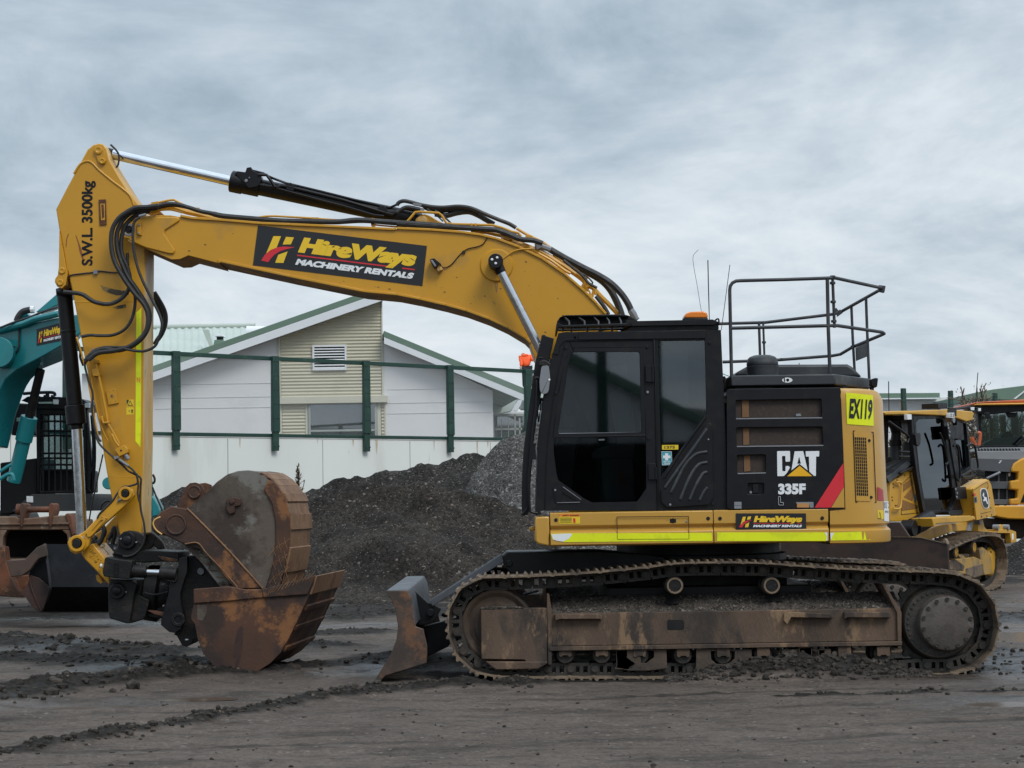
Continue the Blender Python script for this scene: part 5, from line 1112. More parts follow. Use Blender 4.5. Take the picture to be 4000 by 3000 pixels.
# ---------------------------------------------------------------- undercarriage
TP = [('L', 1000, 318), ('L', 1200, 316), ('L', 1700, 292), ('M', 0, 325), ('M', 330, 292), ('M', 560, 258), ('M', 820, 248), ('M', 1250, 248), ('M', 1500, 255), ('M', 1720, 275), ('M', 2190, 305), ('N', 880, 315), ('N', 1330, 326), ('N', 1560, 356), ('N', 1700, 420), ('N', 1790, 490), ('N', 1850, 590), ('N', 1893, 720), ('N', 1895, 870), ('N', 1868, 1000), ('N', 1800, 1105), ('N', 1690, 1200), ('N', 1500, 1256), ('N', 1250, 1258),
      ('M', 2000, 1345), ('L', 2212, 1098), ('L', 1440, 1098), ('L', 1080, 1090), ('L', 985, 1075), ('L', 860, 1030), ('L', 745, 890), ('L', 712, 770), ('L', 698, 650), ('L', 716, 560), ('L', 768, 450), ('L', 830, 380), ('L', 920, 332)]
pts = [q(c, x, y, YN) for c, x, y in TP]
# smooth closed path, equal pitch
cl = []
n = len(pts)
for i in range(n):
    a, bb, c, d = (pts[(i + j) % n] for j in (-1, 0, 1, 2))
    for j in range(12):
        t = j / 12; cl.append(.5 * ((2 * bb) + (c - a) * t + (2 * a - 5 * bb + 4 * c - d) * t * t + (3 * bb - 3 * c + d - a) * t ** 3))
cl.append(cl[0].copy()); seg = [0]
for i in range(len(cl) - 1): seg.append(seg[-1] + (cl[i + 1] - cl[i]).length)
NSH = round(seg[-1] / .2155); pitch = seg[-1] / NSH
def at(s):
    s %= seg[-1]; i = max(0, min(len(seg) - 2, int(np.searchsorted(seg, s)) - 1)); t = (s - seg[i]) / max(1e-9, seg[i + 1] - seg[i]); return cl[i].lerp(cl[i + 1], t)
def shoe_mesh():
    b = B().m(SHOE); h = pitch / 2
    prof = [(-h - .006, .0), (-h + .012, .012), (-h + .022, .034), (-h + .034, .034), (-h + .042, .012), (-.014, .012), (-.008, .034), (.006, .034), (.012, .012), (h - .05, .012), (h - .04, .034), (h - .026, .036), (h - .004, .010), (h + .012, -.004), (h - .01, -.006), (h - .03, .0)]
    b.ext([(x, 0, z) for x, z in prof], (0, .6, 0))
    b.m(LINK)
    for y in (.185, .375):
        for x0, x1, z0, z1 in ((-h - .012, h + .012, -.026, -.001), (-h + .03, h + .02, -.115, -.088), (-h - .012, -.062, -.095, -.02), (-.022, .012, -.09, -.02), (.045, h + .02, -.115, -.02)): b.box(x0, x1, y, y + .04, z0, z1)
    b.cyl((h - .02, .16, -.062), (h - .02, .44, -.062), .032, n=12)
    b.m(SHOE)
    for x in (-.045, .03):
        for y in (.2, .4): b.cyl((x, y, -.03), (x, y, -.005), .012, n=6)
    bm = b.bm; bmesh.ops.recalc_face_normals(bm, faces=bm.faces[:]); me = bpy.data.meshes.new('track_shoe'); bm.to_mesh(me); bm.free()
    for mt in b.mats: me.materials.append(mt)
    return me
SHM = shoe_mesh()
GRD = mat('roller_guard_steel', (.072, .050, .036), .75, dirt=(.035, .028, .024), amt=.5, scale=5, var=.25, bump=.3)
HOLE = mat('dark_opening', (.006, .006, .006), .9)
def undercarriage(Y0, near):
    dy = Y0 - YN; V = Vector((0, dy, 0))
    def K(c, ps, Y): return [p + V for p in k(c, ps, Y)]
    b = B().m(FRAME)
    # main beam: vertical face, sloping top, lower flange
    za = q('M', 1000, 705, YN + .12); zb = q('M', 1000, 1020, YN + .12); zt = q('M', 1000, 545, YN + .44); xl = q('L', 1495, 700, YN + .12).x; xr = q('N', 990, 700, YN + .12).x
    prof = [(YN + .12, zb.z), (YN + .12, za.z), (YN + .44, zt.z), (YN + .44, zb.z)]
    b.ext([Vector((xl, y, z)) + V for y, z in prof], (xr - xl, 0, 0)); fr = b.done('track_frame', ex, .008)
    b = B().m(GRAV)                        # crust of dirt on the sloping top
    rows = []; rr = random.Random(6); nx = 200
    for j in range(9):
        t = j / 8; row = []
        for i in range(nx + 1):
            x = xl + (xr - xl) * i / nx; y = YN + .125 + .33 * t; z = za.z + (zt.z - za.z) * t; bump = (.004 + .022 * rr.random()) * (1 if 0 < j < 8 else .2) + .02 * math.sin(t * 3.1) * vnoise(np.array([x * 3.0]), np.array([t * 2 + 7.]))[0]
            row.append(Vector((x, y, z + bump)) + V)
        rows.append(row)
    b.grid(rows); b.done('dirt_crust', fr, recalc=False, sharp=180)
    b = B().m(FRAME); b.ext([Vector((x, YN + .08, z)) + V for x, z in ((xl, zb.z), (xr, zb.z), (xr, zb.z - .038), (xl, zb.z - .038))], (0, .3, 0)); b.done('lower_flange', fr, .005)
    b = B().m(FRAME)                       # end plates and front slide box
    b.ext(K('N', [(820, 430), (850, 440), (975, 650), (1000, 690), (1000, 1030), (965, 1030), (955, 690)], YN + .09), (0, .45, 0)); b.ext(K('L', [(1480, 440), (1498, 440), (1520, 600), (1520, 1000), (1490, 1000)], YN + .09), (0, .4, 0)); b.split('end_plate', fr, .005)
    b = B().m(FRAME); b.ext(K('L', [(962, 560), (1484, 552), (1486, 982), (1330, 985), (1300, 960), (965, 955)], YN + .10), (0, .36, 0)); b.ext(K('L', [(1000, 975), (1486, 975), (1486, 990), (1410, 1032), (1080, 1038)], YN + .06), (0, .4, 0)); b.m(GRAV); b.ext(K('L', [(958, 552), (1000, 545), (1200, 535), (1300, 548), (1300, 560), (962, 566)], YN + .095), (0, .3, 0)); b.done('idler_slide', fr, .008)
    b = B().m(FRAME)                       # step bars
    for c, ps in (('L', [(1545, 600), (1880, 600), (1915, 612), (1915, 650), (1890, 640), (1580, 642), (1548, 655)]), ('M', [(1630, 735), (1690, 712), (2080, 735), (2105, 770), (2070, 775), (1700, 765), (1660, 840), (1625, 800)]), ('N', [(470, 690), (890, 690), (902, 742), (500, 740), (470, 760)]), ('N', [(0, 700), (350, 705), (365, 742), (0, 740)])): b.ext(K(c, ps, YN + .05), (0, .1, 0))
    b.split('step_bar', fr, .006)
    b = B().m(HOLE)
    for ps in ([(508, 795), (520, 790), (655, 790), (668, 805), (668, 875), (655, 885), (515, 885), (508, 870)],): b.ext(K('M', ps, YN + .117), (0, .002, 0))
    for ps in ([(480, 582), (615, 582), (635, 665), (510, 665)], [(1435, 578), (1575, 580), (1615, 660), (1480, 655)]):
        Q_ = []
        for x, y in ps: t = (705 - y) / 160; p = q('M', x, y, YN + .12 + .33 * t); p.y = YN + .12 + .33 * t; p.z = za.z + (zt.z - za.z) * t + .034; Q_.append(p + V)
        b.ext(Q_, (0, 0, .002))
    b.done('frame_openings', fr)
    for x, y in ((580, 462), (1510, 462)):
        p = q('M', x, y, YN + .10) + V; b = B().m(LINK); b.lathe(p, (0, 1, 0), [(0, .05), (0.0, .066), (.01, .072), (.05, .072), (.06, .085), (.16, .085), (.17, .07), (.3, .07), (.31, .085), (.36, .085)], 28); b.m(SHOE); b.ring(p - Vector((0, .012, 0)), p + Vector((0, .01, 0)), .074, .056); b.m(BKD); b.cyl(p - Vector((0, .004, 0)), p + Vector((0, .02, 0)), .055); b.done('carrier_roller', fr, .003)
    for c, x, y in (('L', 1625, 920), ('L', 1912, 920), ('M', 245, 1130), ('M', 660, 1130), ('M', 1045, 1130), ('M', 1430, 1130), ('M', 1830, 1130), ('N', 110, 1080), ('N', 470, 1080), ('N', 830, 1080)):
        p = q(c, x, y, YN + .12) + V; b = B().m(LINK); b.lathe(p, (0, 1, 0), [(.02, .06), (.02, .078), (.04, .085), (.10, .085), (.11, .10), (.16, .10), (.17, .08), (.3, .08), (.31, .1), (.36, .1)], 24); b.m(FRAME); b.ext([p + Vector((dx, -.02, dz)) for dx, dz in ((-.058, .07), (.058, .07), (.058, -.012), (.035, -.02), (.02, -.005), (-.02, -.005), (-.035, -.02), (-.058, -.012))], (0, .06, 0)); b.done('bottom_roller', fr, .003)
    if near:
        b = B().m(GRD)
        for c, o, h in (('M', [(18, 1075), (500, 1075), (505, 1240), (515, 1255), (330, 1278), (150, 1278), (0, 1255), (20, 1240)], [(125, 1085), (380, 1085), (380, 1150), (310, 1205), (200, 1205), (125, 1150)]), ('M', [(785, 1070), (1180, 1072), (1185, 1240), (1165, 1268), (950, 1268), (775, 1255), (785, 1235)], [(925, 1090), (1155, 1090), (1155, 1160), (1100, 1215), (980, 1215), (930, 1170)]), ('M', [(1180, 1075), (1318, 1072), (1320, 1250), (1185, 1262)], None), ('M', [(1608, 1072), (2080, 1072), (2080, 1200), (2030, 1260), (1640, 1260), (1610, 1200)], [(1705, 1085), (1955, 1085), (1955, 1140), (1870, 1205), (1790, 1205), (1700, 1140)]), ('L', [(2025, 885), (2212, 880), (2225, 1040), (2010, 1035), (2030, 1000)], None), ('N', [(230, 1030), (345, 1030), (345, 1160), (180, 1160), (235, 1110)], None)):
            (b.plate(K(c, o, YN + .11), [K(c, h, YN + .11)], (0, .03, 0)) if h else b.ext(K(c, o, YN + .11), (0, .03, 0)))
        b.split('roller_guard', fr, .004)
    p = q('L', 1090, 690, YN + .18) + V; b = B().m(FRAME); b.lathe(p, (0, 1, 0), [(.0, .05), (.0, .20), (.02, .22), (.03, .26), (.0, .30), (.01, .325), (.05, .335), (.06, .30), (.19, .30), (.2, .335), (.25, .325), (.25, .05)], 48); b.done('idler', fr, .003)
    p = q('N', 1340, 790, YN + .16) + V; b = B().m(LINK)
    NT = 21; star = []
    for i in range(NT * 4):
        a = 2 * math.pi * i / (NT * 4); r = (.425, .425, .375, .375)[i % 4]; star.append(p + Vector((r * math.cos(a), .10, r * math.sin(a))))
    b.ext(star, (0, .07, 0)); sp = b.done('sprocket', fr, .004)
    b = B().m(LINK); b.lathe(p, (0, 1, 0), [(-.02, .25), (-.02, .31), (0, .325), (.10, .34), (.11, .40)], 48)
    for i in range(36): a = i / 36 * 6.283; c = p + Vector((.282 * math.cos(a), -.03, .282 * math.sin(a))); b.cyl(c, c + Vector((0, .02, 0)), .013, n=6)
    b.done('final_drive_ring', sp, .003)
    c0 = q('N', 1422, 795, YN + .02) + V; b = B().m(mat('drive_cover_steel', (.075, .062, .054), .6, dirt=(.05, .04, .034), amt=.5, scale=7, var=.25, dirt2=(.12, .105, .095), amt2=.2, scale2=6, bump=.2) if near else MATS['drive_cover_steel']); b.lathe(c0, (0, 1, 0), [(.0, .05), (.0, .225), (.008, .243), (.03, .246), (.06, .25), (.16, .265)], 48)
    for i in range(14): a = i / 14 * 6.283 + .2; c = c0 + Vector((.218 * math.cos(a), -.014, .218 * math.sin(a))); b.m(LINK); b.ring(c, c + Vector((0, .016, 0)), .018, .010, 12); b.cyl(c + Vector((0, .003, 0)), c + Vector((0, .016, 0)), .0105, n=6)
    b.done('final_drive_cover', sp, .003)
    for i in range(NSH):
        s = i * pitch + .07; p = (at(s - pitch / 2) + at(s + pitch / 2)) / 2 + V; t = (at(s + pitch / 2) - at(s - pitch / 2)); ph = math.atan2(t.z, t.x)
        o = bpy.data.objects.new('track_shoe', SHM); COL.objects.link(o); place(o, p, fr); o.rotation_euler = (0, -ph, 0)
    return fr
undercarriage(YN, True); undercarriage(YFAR - .6, False)
b = B().m(BLK); cx = q('P', 2727, 2200, YC).x; zc0 = q('M', 800, 160, YC).z
b.box(cx - .95, cx + .95, YN + .5, YFAR - .5, .48, .80); b.box(cx - .75, cx + .75, YN + .7, YFAR - .7, .78, .98); b.cyl((cx, YC, .9), (cx, YC, 1.25), .80, n=48); b.cyl((cx, YC, 1.0), (cx, YC, 1.08), .86, n=48)
b.ext(k('L', [(1500, 470), (2212, 440), (2212, 560), (1500, 600)], YN + .62), (0, .1, 0)); b.done('car_body', ex, .01)
# ---------------------------------------------------------------- blade
b = B().m(BLADEM); bl0, bl1 = 17.95, 21.25
prof = [(215, 418), (385, 416), (415, 480), (450, 700), (510, 720), (522, 780), (540, 850), (536, 985), (330, 1050), (212, 1085), (165, 1138), (122, 1140), (170, 1050), (248, 930), (298, 805), (311, 700), (290, 565), (260, 490)]
b.ext(k('L', prof, bl0), (0, .05, 0)); b.ext([p + Vector((0, bl1 - bl0 - .05, 0)) for p in k('L', prof, bl0)], (0, .05, 0))
fc = k('L', [(122, 1140), (170, 1050), (248, 930), (298, 805), (311, 700), (290, 565), (260, 490), (215, 418)], bl0); ba = [p + Vector((.035, 0, -.012)) for p in fc]
fc = [p + Vector((.004, .004, 0)) for p in fc]; ba = [p + Vector((.035, 0, -.012)) for p in fc]
for i in range(len(fc) - 1): b.ext([fc[i], fc[i + 1], ba[i + 1], ba[i]], (0, bl1 - bl0 - .008, 0))
blade = b.done('blade', ex, .006)
bt = k('L', [(218, 412), (388, 408), (418, 470), (455, 690), (420, 690), (380, 480), (360, 450), (240, 450)], bl0 + .01)
b = B().m(GRYB); b.ext(bt, (0, bl1 - bl0 - .02, 0)); b.done('blade_top_beam', blade, .015)
b = B().m(BLKS)
for Y in (18.75, 19.05, 20.2, 20.5): b.ext(k('L', [(415, 395), (430, 405), (545, 510), (560, 515), (650, 560), (600, 660), (480, 690), (450, 640)], Y), (0, .025, 0))
p = q('L', 565, 590, 18.7); b.cyl(p, p + Vector((0, .06, 0)), .035, n=16); b.split('blade_bracket', blade, .004)
b = B().m(GRYB)
for Y in (18.72, 20.15):
    b.ext(k('L', [(558, 498), (1122, 130), (1142, 190), (582, 540)], Y), (0, .04, 0)); b.ext([p_ + Vector((0, .38, 0)) for p_ in k('L', [(558, 498), (1122, 130), (1142, 190), (582, 540)], Y)], (0, .04, 0)); b.ext(k('L', [(560, 520), (1124, 150), (1128, 165), (566, 534)], Y + .03), (0, .38, 0))
b.split('cylinder_guard', blade, .005)
b = B().m(BLK); b.ext(k('L', [(1130, 150), (1165, 120), (1180, 112), (1880, 108), (2212, 125), (2400, 150), (2400, 330), (1500, 330), (1200, 280), (1140, 230)], 18.75), (0, .06, 0)); b.ext(k('L', [(1120, 150), (1165, 110), (1880, 100), (2400, 140), (2400, 330), (1500, 330), (1200, 280)], 19.3), (0, .6, 0)); p = q('L', 1185, 205, 18.74); b.cyl(p, p + Vector((0, .1, 0)), .034, n=18)
b.ext(k('L', [(510, 700), (700, 650), (1300, 620), (1300, 760), (740, 840), (545, 935), (535, 800)], 18.95), (0, .16, 0)); b.ext(k('L', [(510, 700), (700, 650), (1300, 620), (1300, 760), (740, 840), (545, 935), (535, 800)], 20.1), (0, .16, 0))
b.tube(k('L', [(655, 600), (690, 610), (760, 560), (900, 480)], 19.2), .02); b.m(GRYB); b.ext(k('L', [(1290, 440), (1410, 412), (1420, 425), (1300, 455)], 18.6), (0, .1, 0)); b.split('push_arm', blade, .008)

# ---------------------------------------------------------------- upper structure: deck, skirts, counterweight
YH = 18.10
b = B().m(BLK); x0, x1 = q('P', 2330, 2000, YH).x, q('P', 3330, 2000, YH).x; zf = q('J', 600, 1600, YH).z + .03
b.box(q('P', 2150, 2000, YH).x, x1 - .1, YH + .35, 21.0, zf, zf + .22); b.box(q('P', 2620, 2000, YH).x, x1 - .15, 18.9, 20.9, zf + .2, q('J', 600, 250, YH).z); deck = b.done('deck', ex, .01)
b = B().m(YEL); b.box(q('P', 2230, 2000, YC).x, q('P', 2640, 2000, YC).x, 20.35, 21.05, zf + .22, zf + 1.0); b.done('far_side_box', deck, .02)
def skirt(c0, xa, c1, xb, name, par, Yo=YH):
    X0, X1 = q(c0, xa, 1450, Yo).x, q(c1, xb, 1450, Yo).x; z = lambda y: q('J', 100, y, Yo).z
    pr = [(Yo + .02, z(1288)), (Yo, z(1294)), (Yo, z(1412)), (Yo + .035, z(1436)), (Yo + .035, z(1448)), (Yo - .012, z(1478)), (Yo - .012, z(1588)), (Yo + .02, z(1602)), (Yo + .4, z(1602)), (Yo + .4, z(1288))]
    b = B().m(TANY); b.ext([(X0, y, zz) for y, zz in pr], (X1 - X0, 0, 0)); return b.done(name, par, .005)
s1 = skirt('H', 247, 'J', 203, 'side_skirt', ex); s2 = skirt('J', 210, 'J', 1272, 'side_skirt', ex)
b = B().m(TANY); b.ext(k('H', [(150, 1442), (243, 1438), (243, 1632), (170, 1618), (150, 1600)], YH + .01), (0, .9, 0)); b.ext(k('H', [(112, 1504), (150, 1503), (150, 1533), (112, 1533)], YH + .2), (0, .1, 0)); b.done('front_step', ex, .015)
b = B().m(HIVIS); b.pz('H', [(252, 1552), (390, 1548), (1298, 1545), (1298, 1597), (340, 1605), (262, 1588)], YH - .0155, YH - .012); b.m(WHT); b.pz('H', [(255, 1556), (345, 1550), (392, 1551), (372, 1580), (330, 1602), (290, 1596), (268, 1588)], YH - .0165, YH - .0155); b.done('reflective_tape', s1)
b = B().m(HIVIS); b.pz('J', [(240, 1492), (1240, 1492), (1262, 1500), (1255, 1566), (1245, 1572), (240, 1572)], YH - .0155, YH - .012); b.m(WHT); b.pz('J', [(1235, 1492), (1262, 1494), (1262, 1568), (1250, 1570), (1256, 1530)], YH - .0165, YH - .0155); b.done('reflective_tape', s2)
b = B().m(HOLE); L_ = .0035
def outline(b, c, ps, Y, w):
    P_ = k(c, ps, Y); n = len(P_)
    for i in range(n): b.tube([P_[i], P_[(i + 1) % n]], w, n=5, smooth=False)
outline(b, 'H', [(680, 1442), (1144, 1438), (1147, 1585), (682, 1587)], YH - .014, .0032); b.done('hatch_seam', s1)
b = B().m(HOLE); p = q('H', 1043, 1467, YH - .003); b.lathe(p, (0, 1, 0), [(0, .022), (.003, .022)], 24); b.box(p.x - .028, p.x + .028, YH - .004, YH, p.z - .018, p.z + .018)
b.m(BKD)
for c, x, y in (('H', 285, 1462), ('H', 1271, 1452)): p = q(c, x, y, YH - .002); b.cyl(p - Vector((0, .003, 0)), p + Vector((0, .01, 0)), .017, n=16)
b.m(GRY); p = q('H', 1130, 1472, YH); b.cyl(p - Vector((0, .006, 0)), p, .009, n=10); b.split('latch', s1, .002)
b = B().m(BKD)
for c, x, y in (('H', 1348, 1452), ('J', 1213, 1360)): p = q(c, x, y, YH - .002); b.cyl(p - Vector((0, .003, 0)), p + Vector((0, .01, 0)), .017, n=16)
b.split('latch', s2)
b = B().m(STKO); b.pz('H', [(308, 1424), (440, 1424), (440, 1440), (308, 1440)], YH - .003, YH); b.m(STKY); b.pz('H', [(308, 1440), (441, 1440), (441, 1486), (306, 1486)], YH - .003, YH); b.m(DECB); text(b, 'SAFETY WARNING', (328, 1438), (434, 1437), 10, bold=.02, crop='H', Y=YH - .005); 
for y in (1447, 1456, 1465, 1474): b.poly(k('H', [(312, y), (388, y), (388, y + 3), (312, y + 3)], YH - .005))
b.m(LOGR); b.poly(k('H', [(395, 1450), (410, 1450), (412, 1480), (398, 1480)], YH - .005)); b.done('safety_sticker', s1)
def frJ(u, v): return (414 + u * 648, 1316 + v * 150)
b = B().m(DECB); b.pz('J', [(414, 1316), (1062, 1316), (1066, 1464), (414, 1466)], YH - .008, YH); hireways(b, frJ, lambda x, y: q('J', x, y, YH - .0105)); b.done('company_panel', s2)
# counterweight: plan curve lofted over measured heights
def cw():
    b = B().m(TANY); lev = [(152, 1690, 1378), (158, 1715, 1374), (175, 1738, 1376), (210, 1757, 1380), (260, 1776, 1388), (600, 1791, 1404), (1000, 1808, 1420), (1280, 1832, 1428), (1290, 1833, 1285), (1415, 1838, 1285), (1438, 1822, 1285), (1450, 1824, 1285), (1478, 1848, 1285), (1560, 1850, 1285), (1588, 1846, 1285), (1600, 1820, 1285)]
    rows = []
    for y, xs, xa in lev:
        z = q('J', 1500, y, YH).z; off = {1438: .03, 1450: .03, 1415: 0, 1478: -.01, 1560: -.01, 1588: -.005, 1600: .03, 152: .06, 158: .025, 175: .008}.get(y, 0)
        X = q('J', xs, y, 18.62).x + .02; Xa = q('J', xa, y, YH + off).x; ry, rx = .75, .48; y0 = YH + off; y1 = 21.1 - off; row = [Vector((Xa, y0, z))]
        for i in range(15): a = i / 14 * math.pi / 2; row.append(Vector((X - rx + rx * math.sin(a), y0 + ry - ry * math.cos(a), z)))
        row.append(Vector((X + .04, (y0 + y1) / 2, z)))
        for i in range(15): a = (1 - i / 14) * math.pi / 2; row.append(Vector((X - rx + rx * math.sin(a), y1 - ry + ry * math.cos(a), z)))
        row.append(Vector((Xa, y1, z))); rows.append(row)
    V = b.grid(rows); b._f(V[0]); b._f(V[-1]); return b.done('counterweight', ex, 0, sharp=28)
cwt = cw()
def cws(c, x, y, o=.003):                 # measured point on the flat near flank of the counterweight / start of its curve
    p = q(c, x, y, YH); X = q('J', 1776 + (y - 260) * .055, y, 18.62).x + .02; rx, ry = .48, .75; t = (p.x - (X - rx)) / rx
    if t <= 0: yy = YH
    else:
        t = min(t, .97)
        for _ in range(6): yy = YH + ry - ry * math.sqrt(max(0, 1 - t * t)); p = q(c, x, y, yy); t = min(.97, (p.x - (X - rx)) / rx)
    return q(c, x, y, yy - o)
def cwpatch(b, ps, o, n=8):
    """sticker wrapped on the curved flank: quad split into vertical strips"""
    (ax, ay), (bx, by), (cx_, cy_), (dx, dy_) = ps; top = [cws('J', ax + (bx - ax) * i / n, ay + (by - ay) * i / n, o) for i in range(n + 1)]; bot = [cws('J', dx + (cx_ - dx) * i / n, dy_ + (cy_ - dy_) * i / n, o) for i in range(n + 1)]; b.grid([top, bot])
b = B().m(HIVIS); cwpatch(b, [(1433, 198), (1682, 222), (1690, 507), (1443, 490)], .004); b.m(DECB)
text(b, 'EX119', (1461, 434), (1672, 447), 182, bold=.04, proj=lambda x, y: cws('J', x, y, .009)); b.done('number_plate', cwt, recalc=False)
b = B().m(HIVIS); cwpatch(b, [(1290, 1494), (1842, 1476), (1846, 1558), (1296, 1568)], .012, 14); b.m(WHT); cwpatch(b, [(1288, 1498), (1325, 1494), (1312, 1515), (1292, 1566)], .0135, 2); b.done('reflective_tape', cwt, recalc=False)
b = B().m(HOLE); pp = [cws('J', x, y, .002) for x, y in ((1500, 552), (1686, 566), (1692, 700), (1712, 1215), (1524, 1212), (1510, 800))]; n_ = len(pp)
for i in range(n_): b.tube([pp[i], pp[(i + 1) % n_]], .004, n=5, smooth=False)
b.m(TANY); cwpatch(b, [(1508, 575), (1645, 585), (1660, 1205), (1528, 1200)], .006, 4)
b.m(HOLE)
for r_ in range(18):
    for c_ in range(6):
        u0, v0 = .03 + c_ * .16, r_ / 18; f = lambda u, v: (1511 + v * 20 + u * 116, 610 + v * 545 + u * 6); x, y = f(u0, v0); w_, h_ = 13, 25
        b.poly([cws('J', x, y, .009), cws('J', x + w_, y, .009), cws('J', x + w_, y + h_, .009), cws('J', x, y + h_, .009)])
b.m(BKD)
for x, y in ((1647, 642), (1665, 1167)): p = cws('J', x, y, .004); b.cyl(p, p + Vector((0, -.012, 0)), .014, n=12)
b.done('vent_grille', cwt, recalc=False)
b = B().m(TAIL); b.grid([[cws('J', 1724, 1070, .005), cws('J', 1745, 1078, .005), cws('J', 1776, 1100, .005)], [cws('J', 1726, 1195, .005), cws('J', 1755, 1198, .005), cws('J', 1784, 1200, .005)]]); b.done('tail_reflector', cwt, recalc=False)
b = B().m(STKY); cwpatch(b, [(1724, 1288), (1782, 1286), (1784, 1370), (1726, 1366)], .004, 3); b.m(WHT); cwpatch(b, [(1783, 1204), (1828, 1206), (1832, 1392), (1788, 1386)], .006, 3); b.m(DECB); cwpatch(b, [(1788, 1212), (1826, 1214), (1828, 1270), (1790, 1270)], .008, 2)
outline_p = [cws('J', x, y, .006) for x, y in ((1746, 1300), (1758, 1362), (1734, 1362))]
for i in range(3): b.tube([outline_p[i], outline_p[(i + 1) % 3]], .003, n=4, smooth=False)
text(b, 'EPSH', (1794, 1312), (1826, 1314), 22, bold=.02, proj=lambda x, y: cws('J', x, y, .009)); b.m(WHT); p = cws('J', 1808, 1242, .010); b.cyl(p, p + Vector((0, -.002, 0)), .02, n=20); b.done('stickers', cwt, recalc=False)

# ---------------------------------------------------------------- engine side door
b = B().m(BLKS)
holes = [[(412, 268), (1205, 256), (1212, 428), (414, 437)], [(416, 522), (1215, 513), (1222, 684), (421, 694)], [(424, 776), (690, 771), (690, 938), (428, 945)], [(524, 1036), (672, 1034), (676, 1138), (526, 1140)]]
def rnd(ps, r, c, Y):                     # rounded corners in measured units
    out = []; n = len(ps)
    for i in range(n):
        p0, p, p1 = Vector(ps[i - 1]), Vector(ps[i]), Vector(ps[(i + 1) % n]); a = p + (p0 - p).normalized() * r; bq = p + (p1 - p).normalized() * r
        for t in (0, .33, .67, 1): out.append(a.lerp(p, t).lerp(p.lerp(bq, t), t))
    return [q(c, v.x, v.y, Y) for v in out]
b.plate(rnd([(330, 165), (1385, 150), (1402, 600), (1422, 1275), (330, 1278)], 28, 'J', YH), [rnd(h, 14, 'J', YH) for h in holes], (0, .05, 0)); door = b.done('engine_door', ex, .008)
b = B().m(MESHB)
for h in holes[:3]: b.ext(k('J', [(h[0][0] - 15, h[0][1] - 15), (h[1][0] + 15, h[1][1] - 15), (h[2][0] + 15, h[2][1] + 15), (h[3][0] - 15, h[3][1] + 15)], YH + .045), (0, .004, 0))
b.m(mat('tan_grille_bracket', (.17, .085, .035), .7)); b.pz('J', [(470, 270), (532, 270), (535, 425), (472, 428)], YH + .035, YH + .044); b.pz('J', [(480, 530), (535, 530), (537, 680), (482, 684)], YH + .035, YH + .044); b.pz('J', [(488, 780), (545, 780), (548, 925), (490, 930)], YH + .035, YH + .044); b.m(GRY); b.pz('J', [(970, 395), (1010, 392), (1020, 415), (970, 418)], YH + .03, YH + .044); b.done('grille', door)
b = B().m(GRY)
for h in holes[:3]:
    P_ = rnd([(h[3][0], h[3][1] - 2), (h[2][0], h[2][1] - 2), (h[2][0] + 2, h[2][1] + 8), (h[3][0] + 2, h[3][1] + 8)], 4, 'J', YH - .003); b.ext(P_, (0, .004, 0))
b.done('grille_lip', door)
b = B().m(BLK); b.pz('J', [(522, 1034), (676, 1032), (680, 1142), (524, 1144)], YH + .03, YH + .036); b.m(BLKS); b.pz('J', [(570, 1050), (620, 1050), (622, 1130), (572, 1130)], YH + .01, YH + .03); b.m(GRY); p = q('J', 552, 1122, YH + .02); b.cyl(p, p + Vector((0, .012, 0)), .013, n=14); b.done('door_handle', door, .004)
Yd = YH - .003
b = B().m(WHT)
b.ext(rnd([(795, 740), (915, 738), (916, 836), (873, 838), (872, 784), (840, 785), (843, 926), (874, 926), (873, 878), (900, 876), (916, 890), (888, 938), (860, 970), (798, 972)], 9, 'J', Yd), (0, .002, 0))
b.plate(k('J', [(958, 742), (1037, 740), (1078, 918), (1003, 858), (928, 918)], Yd), [k('J', [(999, 790), (1016, 856), (982, 858)], Yd)], (0, .002, 0)); b.ext(k('J', [(1060, 741), (1186, 739), (1184, 789), (1156, 790), (1154, 970), (1136, 968), (1094, 930), (1090, 790), (1062, 790)], Yd), (0, .002, 0))
b.m(mat('triangle_gold', (.78, .40, .008), .4)); b.ext(k('J', [(1004, 876), (1120, 972), (889, 972)], Yd), (0, .002, 0))
b.m(WHT); text(b, '335F', (806, 1140), (1060, 1138), 98, bold=.055, crop='J', Y=Yd)
for a_, c_ in (((808, 1160), (826, 1160)), ((826, 1160), (828, 1214)), ((828, 1214), (854, 1216)), ((854, 1216), (853, 1240)), ((853, 1240), (810, 1238)), ((810, 1238), (808, 1160))): b.tube(k('J', [a_, c_], Yd), .0016, n=4, smooth=False)
b.m(LOGR); b.ext(k('J', [(1409, 848), (1414, 1068), (1292, 1262), (1143, 1263)], Yd), (0, .002, 0)); b.m(TANY); b.ext(k('J', [(1414, 1072), (1419, 1262), (1297, 1262)], Yd), (0, .002, 0))
b.m(GRY); b.ext(k('J', [(398, 1210), (465, 1209), (466, 1240), (399, 1241)], Yd), (0, .002, 0)); b.ext(k('J', [(399, 1244), (466, 1243), (466, 1272), (400, 1273)], Yd), (0, .002, 0)); b.ext(k('J', [(970, 1212), (1132, 1210), (1134, 1262), (1100, 1264), (1090, 1225), (975, 1226)], Yd), (0, .002, 0)); b.m(mat('tan_sticker', (.45, .22, .07), .5)); b.ext(k('J', [(980, 1224), (1090, 1222), (1092, 1262), (980, 1262)], Yd - .001), (0, .002, 0)); b.done('lettering', door)
